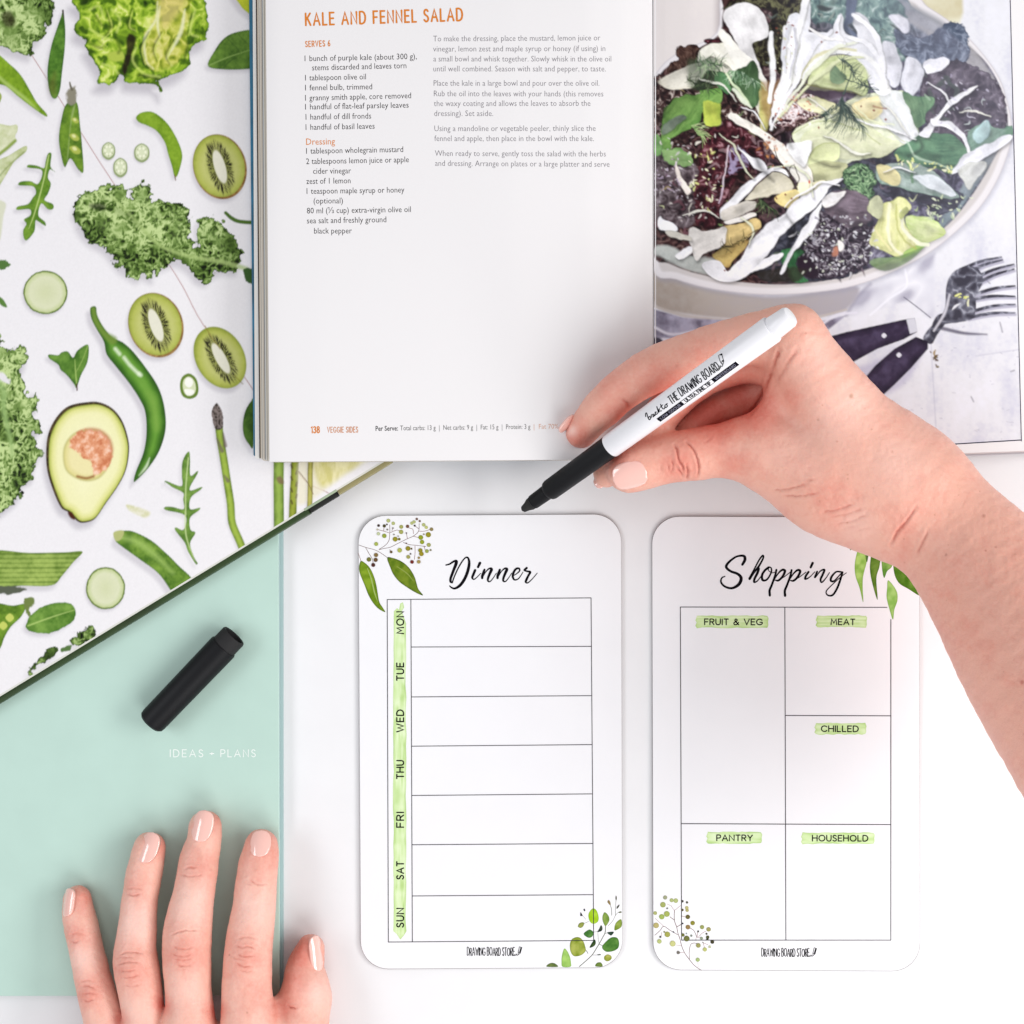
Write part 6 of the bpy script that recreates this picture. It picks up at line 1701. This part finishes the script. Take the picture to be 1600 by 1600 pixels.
def finish(name, F, f, creases, reds, pales, marks, parent, base=SKIN, hollows=()):
    V, Q = surface_nets(f, F)
    V = relax(V, Q, 3)
    V, Q = refine(V, Q)
    V = relax(V, Q, 2)
    N = vnormals(V, Q)
    X, Y = topx(V)
    up = np.clip(N[:, 2] * 2.0, 0, 1)
    disp = np.zeros(len(V)); cr = np.zeros(len(V))
    for P, depth, w in creases:
        P = catmull(P, 4)
        d = segdist(X + (vn(X, Y, 4, 2) - .5) * 1.6, Y + (vn(X, Y, 4, 5) - .5) * 1.6, P)
        # fade at the ends
        t = np.minimum(np.hypot(X - P[0][0], Y - P[0][1]), np.hypot(X - P[-1][0], Y - P[-1][1]))
        e = np.clip(t / 6, .25, 1)
        g = np.exp(-(d / (w * .8)) ** 2) * e * up
        disp -= g * depth
        disp += np.exp(-((d - 2.1 * w) / (w * 1.2)) ** 2) * e * up * depth * .25
        cr = np.maximum(cr, g * min(1, depth / .0006) * (.45 + .9 * vn(X, Y, 5, 6)))
    for (x, y, r, h) in hollows:
        disp += np.exp(-((X - x) ** 2 + (Y - y) ** 2) / r ** 2) * h * up
    disp += (fbm(X, Y, 22, 3) - .5) * .0005 + (fbm(X, Y, 6, 5) - .5) * .00016
    V = V + N * disp[:, None]
    red = np.zeros(len(V))
    for x, y, r, k in reds: red = np.maximum(red, k * np.exp(-((X - x) ** 2 + (Y - y) ** 2) / r ** 2))
    red = np.clip(red + .5 * cr + (fbm(X, Y, 26, 1) - .5) * .45 + (fbm(X, Y, 8, 2) - .5) * .3 + (vn(X, Y, 2.6, 3) - .5) * .2, 0, 1)
    red = np.clip(red + np.clip(.35 - N[:, 2], 0, 1) * .3, 0, 1)
    pal = np.zeros(len(V))
    for x, y, r, k in pales: pal = np.maximum(pal, k * np.exp(-((X - x) ** 2 + (Y - y) ** 2) / r ** 2))
    C = base * (1 - red[:, None]) + RED * red[:, None]
    C = C * (1 - pal[:, None]) + PALEC * pal[:, None]
    cc = np.clip(cr * .6, 0, .45)[:, None]  # red-brown crease skin, also darkened to stand in for faint groove shade
    C = C * (1 - cc) + lin((170, 84, 70)) * cc
    for x, y, r, c in marks:
        k = np.clip(1.6 - np.hypot(X - x, Y - y) / r, 0, 1)[:, None] * .55 * up[:, None]
        C = C * (1 - k) + lin(c) * k
    return child(name, mesh(name, V, Q, C, smooth=True), M_skin, parent)

SK = {}
from mathutils.bvhtree import BVHTree
def keep_skin(parent, ob):
    me = ob.data
    SK[parent.name] = BVHTree.FromPolygons([v.co.copy() for v in me.vertices], [tuple(p.vertices) for p in me.polygons])
M_nail = mat('nail_varnish', tuple(lin((248, 196, 184))), rough=0.10, spec=0.7, coat=1.0, sss=0.0)
def nail(parent, c, dirn, L, Wd, tilt, R, zc, roll=0.0, thick=0.0009, square=2.6, pitch=0.0, base_round=0.5):
    """c: centre in px at height zc; dirn: angle of the tip direction (px space, degrees, 0 = right, 90 = up);
    L, Wd in px; roll about the finger axis; R = curvature radius in m"""
    k = S * (H - zc) / H
    a = math.radians(dirn)
    u = Vector((math.cos(a), math.sin(a), 0)); v = Vector((-math.sin(a), math.cos(a), 0)); w = Vector((0, 0, 1))
    rm = Matrix.Rotation(math.radians(roll), 3, u); v = rm @ v; w = rm @ w
    pm = Matrix.Rotation(math.radians(pitch), 3, v); u = pm @ u; w = pm @ w
    c0 = W(c[0], c[1], zc)
    if SK.get(parent.name):
        bv = SK[parent.name]
        Lh = L * k / 2
        def hit(p):
            r = bv.ray_cast(p + w * .02, -w, .05)
            return r[0]
        h1 = hit(c0 - u * Lh * .75); h2 = hit(c0 + u * Lh * .25)
        if h1 is not None and h2 is not None:
            un = (h2 - h1).normalized()
            w = un.cross(v).normalized()
            if w.z < 0 and abs(roll) < 80: w = -w
            u = un
            c0 = h1 + un * Lh * .75 + w * .0007
    lx = L * k / 2; ly = Wd * k / 2
    n1, n2 = 22, 16
    vs = []
    for i in range(n1 + 1):
        s = -1 + 2 * i / n1
        e = square if s > 0 else square * .8
        ww = (max(0, 1 - abs(s) ** e)) ** (1 / 2.2)
        ww = max(ww, .02)
        for j in range(n2 + 1):
            t = -1 + 2 * j / n2
            y = t * ly * ww
            th = y / R
            p = c0 + u * (s * lx) + v * (R * math.sin(th)) + w * (R * (math.cos(th) - 1) - (.00015 if s < 0 else .0006) * s * s)
            vs.append(p)
    m = n2 + 1
    fs = [(i * m + j, (i + 1) * m + j, (i + 1) * m + j + 1, i * m + j + 1) for i in range(n1) for j in range(n2)]
    nv = len(vs)
    vs += [p - w * thick for p in vs]
    fs += [tuple(nv + q for q in f[::-1]) for f in fs]
    rim = [j for j in range(m)] + [i * m + n2 for i in range(1, n1 + 1)] + [n1 * m + j for j in range(n2 - 1, -1, -1)] + [i * m for i in range(n1 - 1, 0, -1)]
    for q in range(len(rim)):
        a_, b_ = rim[q], rim[(q + 1) % len(rim)]
        fs.append((a_, b_, nv + b_, nv + a_))
    me = mesh('fingernail', np.array([tuple(p) for p in vs]), fs, smooth=True)
    bm = bmesh.new(); bm.from_mesh(me); bmesh.ops.recalc_face_normals(bm, faces=bm.faces[:])
    bm.to_mesh(me); bm.free()
    return child('fingernail', me, M_nail, parent)

# ---------------------------------------------------------------- left hand, resting on the notebook
ZL6 = lambda x, y: (80 + x / 3.478, 1240 + y / 3.478)
def st(rows, zs):
    """rows (zoom x, zoom y, zoom half width) with heights at their centres"""
    out = []
    for (x, y, h), z in zip(rows, zs):
        p = ZL6(x, y); out.append((p[0], p[1], z, h / 3.478))
    return out
n6 = NB
idx = st([(1141, 285, 90), (1135, 340, 101), (1124, 400, 108), (1112, 500, 112), (1105, 600, 116), (1091, 700, 123), (1077, 800, 129), (1070, 880, 131), (1064, 1000, 134), (1065, 1100, 138), (1072, 1250, 152), (1078, 1420, 165), (1080, 1600, 178)],
         [.0128, .0138, .0148, .0165, .0182, .0200, .0215, .0225, .0232, .0240, .0255, .027, .028])
mid = st([(837, 182, 88), (831, 260, 94), (807, 350, 105), (791, 450, 109), (774, 550, 114), (755, 650, 124), (742, 750, 132), (737, 850, 132), (739, 950, 129), (744, 1050, 125), (750, 1150, 129), (748, 1250, 145), (740, 1420, 165), (735, 1560, 178)],
         [.0128, .0138, .0150, .0170, .0190, .0208, .0224, .0232, .0238, .0242, .0248, .0256, .027, .029])
ring = st([(535, 295, 86), (522, 350, 92), (502, 450, 98), (486, 550, 96), (474, 650, 99), (466, 750, 105), (456, 850, 111), (461, 930, 121), (481, 1050, 119), (496, 1150, 116), (507, 1250, 118), (520, 1420, 140), (530, 1540, 160)],
         [.0126, .0134, .0148, .0166, .0184, .0202, .0216, .0224, .0230, .0236, .0242, .026, .028])
pky = st([(140, 576, 76), (149, 650, 86), (170, 750, 92), (190, 850, 91), (214, 950, 95), (238, 1050, 99), (266, 1150, 104), (294, 1250, 111), (330, 1400, 125), (370, 1500, 140)],
         [.0120, .0128, .0142, .0158, .0172, .0186, .0198, .0208, .023, .025])
thb = st([(1410, 842, 76), (1392, 900, 92), (1378, 960, 106), (1384, 1050, 128), (1394, 1120, 131), (1378, 1200, 136), (1350, 1300, 150), (1280, 1450, 170), (1180, 1650, 180)],
         [.0092, .0098, .0105, .0122, .0128, .0138, .016, .019, .022])
lo = np.array([W(60, 1980, 0).x - .005, W(60, 1990, 0).y, -0.002]); hi = np.array([W(560, 1200, .02).x, W(400, 1255, 0.0).y + .004, .055])
F = Field(lo, hi, .00075)
fi = [F.segs(chain(c)) for c in (idx, mid, ring, pky)]
f = fi[0]
for g in fi[1:]: f = smin(f, g, .0012)
palm = F.new()
for c in ([ZL6(1080, 1600) + (.027, 50), ZL6(960, 2000) + (.028, 62), ZL6(880, 2600) + (.03, 70)], [ZL6(735, 1560) + (.028, 52), ZL6(740, 2000) + (.03, 60), ZL6(760, 2600) + (.03, 70)], [ZL6(530, 1540) + (.027, 48), ZL6(600, 2000) + (.028, 58), ZL6(660, 2600) + (.03, 66)], [ZL6(370, 1500) + (.024, 42), ZL6(460, 2000) + (.025, 54), ZL6(580, 2600) + (.028, 60)], [ZL6(1180, 1650) + (.021, 48), ZL6(1000, 2100) + (.026, 56)]):
    palm = smin(palm, F.segs(chain(c)), .012)
web = F.segs(chain([ZL6(1000, 1330) + (.020, 30), ZL6(740, 1400) + (.021, 34), ZL6(480, 1380) + (.020, 30), ZL6(380, 1400) + (.018, 24)]))
th = F.segs(chain(thb))
th = smin(th, F.segs(chain([ZL6(1240, 1180) + (.016, 22), ZL6(1200, 1380) + (.02, 36)])), .006)
f = smin(f, web, .004); f = smin(f, palm, .008)
f = smin(f, th, .0035)
# the fingers press on the cover: keep everything above it there, above the table elsewhere
zz = F.ax[2][None, None, :]
f = np.maximum(f, (0.0003 - zz).astype(np.float32))
lh = root('hand', W(280, 1550, 0), 'left hand with pale pink nails, fingers spread on the mint notebook', 'hand')
def cz(s, dep=.0003, w=1.5): return (ZM(80, 1240, 3.478)(s), dep, w)
cre = [cz('1080 460 1095 480 1130 495 1170 492', .0003), cz('1060 490 1100 500', .0002, 1.2), cz('1000 825 1040 835 1070 830 1110 845', .0003), cz('1010 870 1050 885 1105 880', .00034), cz('975 880 1010 900 1060 905', .0002, 1.2), cz('1000 920 1050 940 1090 935', .0003), cz('1020 955 1060 970 1090 965', .0002, 1.2), cz('1010 790 1060 780 1120 790', .0002, 1.6),
       cz('720 410 760 400 800 405', .0003), cz('700 440 760 450 830 440', .0002), cz('650 770 720 745 800 745', .0003), cz('660 830 710 845 770 835', .00034), cz('650 870 710 885 770 870', .0003), cz('665 900 720 905 780 890', .0002, 1.2), cz('670 925 720 940 770 930', .0003), cz('700 955 740 955', .0002),
       cz('410 545 450 555 490 545', .00034), cz('400 520 450 515 500 520', .0002), cz('370 880 420 860 500 870', .0003), cz('360 930 420 915 480 920', .0003), cz('370 965 420 965 470 955', .00036), cz('380 1000 430 1000 480 985', .0003), cz('390 1040 440 1050 490 1035', .0002), cz('350 900 380 890 450 890', .0002, 1.2),
       cz('100 800 130 810 160 800', .00034), cz('100 770 150 760 190 770', .0002), cz('160 1050 200 1045 240 1060', .0003), cz('170 1090 210 1085 250 1090', .0003), cz('165 1120 200 1130 240 1115', .0003), cz('150 1030 190 1015 230 1020', .0002),
       cz('1285 1150 1310 1165 1340 1165', .0005, 1.6), cz('1490 1000 1510 1050', .0002)]
reds = [ZL6(1150, 300) + (34, .55), ZL6(1120, 430) + (26, .35), ZL6(1050, 880) + (32, .5), ZL6(900, 150) + (22, .6), ZL6(800, 400) + (26, .4), ZL6(720, 860) + (36, .5), ZL6(600, 270) + (22, .6), ZL6(450, 520) + (26, .4), ZL6(430, 960) + (34, .6), ZL6(190, 560) + (28, .7), ZL6(130, 780) + (22, .5), ZL6(210, 1080) + (30, .5), ZL6(1340, 860) + (36, .85), ZL6(1330, 1010) + (34, .6), ZL6(1250, 1160) + (26, .6), ZL6(600, 1150) + (16, .9), ZL6(900, 1180) + (14, 1.0), ZL6(380, 1230) + (14, .8), ZL6(1110, 1080) + (30, .3)]
pal = [ZL6(770, 600) + (34, .55), ZL6(470, 700) + (34, .6), ZL6(1100, 620) + (32, .45), ZL6(160, 900) + (24, .5), ZL6(740, 1080) + (34, .25), ZL6(1450, 1080) + (24, .5), ZL6(440, 1200) + (34, .3)]
_sk = finish('skin', F, f, cre, reds, pal, [ZL6(968, 877) + (1.2, (150, 90, 80)), ZL6(1065, 1190) + (1.4, (180, 120, 100))], lh,
       hollows=[ZL6(1060, 870) + (15, .0007), ZL6(720, 860) + (16, .0008), ZL6(430, 950) + (15, .0008), ZL6(210, 1080) + (11, .0006)])
keep_skin(lh, _sk)
def lnail(zx, zy, L, Wd, dirn, roll, zc, pitch=8, R=.0068, sq=2.6, root_=None):
    p = ZL6(zx, zy)
    return nail(root_ or lh, p, dirn, L / 3.478, Wd / 3.478, 0, R, zc, roll, pitch=pitch, square=sq)
lnail(1132, 270, 146, 122, 89, 0, .0205, 10)
lnail(814, 176, 172, 128, 84, -8, .0202, 10)
lnail(519, 292, 168, 122, 80, -16, .0197, 10)
lnail(98, 588, 150, 98, 100, -40, .0165, 8, .0058, 4.0)
lnail(1448, 868, 190, 92, 88, 52, .0145, 4, .0058, 3.0)

# ---------------------------------------------------------------- right hand and forearm, holding the pen
rh = root('hand', W(1330, 720, .02), 'right hand and forearm reaching in from the right, holding the marker', 'hand')
index = [(908, 677, .0300, 23.5), (922, 658, .0340, 27), (942, 637, .0385, 31), (975, 607, .0435, 33), (1020, 579, .0470, 36), (1070, 560, .0495, 37.5), (1130, 541, .0540, 38.5), (1190, 526, .0610, 40), (1238, 524, .0660, 42)]
thumb = [(983, 735, .0355, 35.5), (1000, 729, .0365, 38), (1035, 718, .0385, 39), (1085, 710, .0415, 41), (1130, 704, .0440, 43), (1170, 705, .0465, 51), (1212, 712, .0480, 65), (1262, 726, .0490, 77), (1312, 744, .0500, 88)]
middle = [(948, 741, .0255, 21), (968, 722, .0275, 24), (1015, 672, .0330, 28), (1070, 608, .0365, 31), (1140, 572, .0390, 32), (1225, 560, .0480, 38)]
ringf = [(1012, 716, .0285, 17), (1050, 698, .0285, 20), (1100, 652, .0285, 25), (1165, 620, .0290, 29), (1250, 590, .0390, 34)]
pinky = [(1085, 706, .0290, 18), (1130, 695, .0290, 21), (1175, 672, .0290, 23), (1220, 652, .0300, 25), (1275, 645, .0350, 32)]
backc = [(1238, 523, .0660, 42), (1285, 596, .0630, 56), (1332, 668, .0590, 68), (1380, 735, .0560, 88), (1403, 766, .0560, 96)]
backd = [(1225, 572, .050, 38), (1290, 650, .050, 58), (1350, 735, .050, 80)]
hypo = [(1275, 645, .0370, 36), (1320, 700, .0420, 55), (1370, 755, .046, 72)]
arm = [(1312, 744, .0500, 86), (1360, 757, .0520, 93), (1403, 768, .0545, 97), (1460, 808, .0600, 91), (1506, 853, .0660, 97), (1573, 934, .0760, 117), (1647, 1031, .0880, 143), (1749, 1157, .1050, 171), (1859, 1304, .1220, 196)]
lo = np.array([W(870, 700, .02).x, W(1300, 1330, .10).y, .014]); hi = np.array([W(1790, 700, .09).x, W(1240, 460, .05).y + .004, .150])
F = Field(lo, hi, .00095)
fI = F.segs(chain(index)); fT = F.segs(chain(thumb)); fM = F.segs(chain(middle)); fR = F.segs(chain(ringf)); fP = F.segs(chain(pinky))
f = smin(fI, fM, .0010); f = smin(f, smin(fR, fP, .001), .0010)
bk = smin(smin(F.segs(chain(backc), 1.0), F.segs(chain(backd)), .012), F.segs(chain(hypo)), .012)
f = smin(f, bk, .007)
fT = smin(fT, F.segs(chain([(1165, 690, .0450, 26), (1200, 655, .0500, 22), (1228, 600, .0540, 26)])), .008)
ar = F.segs(chain(arm), 1.0)
f = smin(f, fT, .004); f = smin(f, ar, .014)
def px2(s, dep=.0004, w=1.8): return (PT(s), dep, w)
zz5 = ZM(860, 460, 4); zz2 = ZM(1000, 380, 2.667)
def c5(s, dep=.0004, w=1.8): return (zz5(s), dep, w)
def c2_(s, dep=.0004, w=2.2): return (zz2(s), dep, w)
cre = [c5('775 940 795 980 800 1030 825 1075 828 1110', .0007), c5('850 925 890 965 915 1020 928 1080 920 1140', .0007), c5('850 1060 858 1110 852 1165', .0006), c5('790 1080 815 1120 830 1140', .0005), c5('760 1030 765 1080 755 1120', .0003), c5('735 1060 742 1110', .0003), c5('690 1060 692 1120', .0002), c5('1000 900 960 930', .0002),
       c2_('550 1030 620 1025 695 1003', .0003), c2_('600 1052 670 1055 735 1043', .0003), c2_('690 990 730 985', .0003), c2_('800 1140 860 1130 930 1105', .0002), c2_('820 1170 880 1160 945 1130', .0002), c2_('850 1190 900 1178', .0001), c2_('760 1120 830 1110 890 1085', .0003), c2_('900 1200 960 1185', .0001),
       c2_('1150 1100 1110 1160 1075 1200 1045 1260', .00045, 2.4), c2_('1203 1195 1180 1240 1155 1300', .0003, 2.4), c2_('580 445 560 500 530 580 495 660 455 720', .0006, 3.2), c2_('655 440 610 510 570 580', .0003, 3.5), c2_('640 470 620 490', .0002),
       c5('440 650 480 680 490 720', .0004, 3), c5('800 430 770 470', .0002, 3)]
reds = [(905, 690, 30, .8), (980, 650, 40, .75), (1040, 620, 50, .75), (960, 600, 40, .4), (960, 715, 26, .85), (1060, 725, 36, .55), (1150, 720, 30, .4), (1180, 640, 40, 1.0), (1110, 650, 54, 1.0), (1150, 620, 40, 1.0), (1240, 620, 22, .5), (1290, 780, 40, .35), (1420, 850, 60, .15), (1500, 960, 70, .15), (1085, 560, 30, .35), (1410, 830, 30, .3)]  # strongest ones near the palm gap paint its dark red shade
pal = [(1280, 560, 40, .3), (1320, 640, 60, .35), (1400, 720, 50, .3), (1340, 820, 30, .3), (1240, 690, 50, .2), (893, 672, 9, .8)]
marks = [(1330, 619, 3.2, (150, 104, 70)), (1278, 656, 1.6, (176, 120, 96)), (1259, 521, 1.6, (186, 120, 100)), (1362, 671, 1.4, (186, 124, 104)), (1394, 706, 1.4, (190, 130, 104)), (1537, 806, 2.2, (160, 96, 84)), (1478, 867, 1.8, (170, 104, 90)), (1597, 1066, 3, (170, 70, 60)), (1540, 860, 1.6, (170, 100, 90)), (1556, 855, 1.6, (170, 100, 90)), (1308, 690, 1.4, (190, 120, 100))]
rr = random.Random(11)
for _ in range(40): marks.append((rr.uniform(1250, 1600), rr.uniform(600, 1150), rr.uniform(.7, 1.3), (186, 122, 100)))
_sk = finish('skin', F, f, cre, reds, pal, marks, rh, base=lin((232, 174, 155)), hollows=[(1070, 708, 22, .0006), (1020, 575, 24, .0006)])
keep_skin(rh, _sk)
nail(rh, (984, 745), 199, 56, 48, 0, .0080, .0455, roll=-14, pitch=8, square=3.2)
SKt = SK.pop(rh.name)
nail(rh, (889, 664), 232, 36, 24, 0, .0060, .0335, roll=-68, pitch=2)
nail(rh, (938, 752), 215, 22, 20, 0, .0060, .026, roll=10, pitch=6)

rr = random.Random(77)
hv = []; hf = []
_bv = BVHTree.FromPolygons([v.co.copy() for v in _sk.data.vertices], [tuple(p.vertices) for p in _sk.data.polygons])
for _ in range(150):
    x = rr.uniform(1330, 1640); y = rr.uniform(640, 1180)
    d_ = (W(x, y, 0) - Vector((0, 0, H))).normalized()
    h = _bv.ray_cast(Vector((0, 0, H)), d_)
    if h[0] is None or h[1].z < .35: continue
    n = h[1]; a = math.radians(rr.uniform(-75, -20))
    t = Vector((math.cos(a), math.sin(a), 0)); t = (t - n * t.dot(n)).normalized(); s_ = n.cross(t)
    L_ = rr.uniform(.0012, .0030); w_ = .00003
    p0 = h[0] - n * .00005; p1 = h[0] + t * L_ * .5 + n * .00035; p2 = h[0] + t * L_ + n * .0005
    b_ = len(hv)
    for p, k in ((p0, 1), (p1, .8), (p2, .2)):
        hv += [p + s_ * w_ * k, p - s_ * w_ * k * .5 + n * w_ * k, p - s_ * w_ * k * .5 - n * w_ * k]
    for i in (0, 3):
        for j in range(3):
            j2 = (j + 1) % 3
            hf.append((b_ + i + j, b_ + i + j2, b_ + i + 3 + j2, b_ + i + 3 + j))
if hv:
    child('arm_hair', mesh('arm_hair', np.array([tuple(v) for v in hv]), hf), mat('pale_hair', color=tuple(lin((236, 206, 176))), rough=.4), rh, kind='stuff')
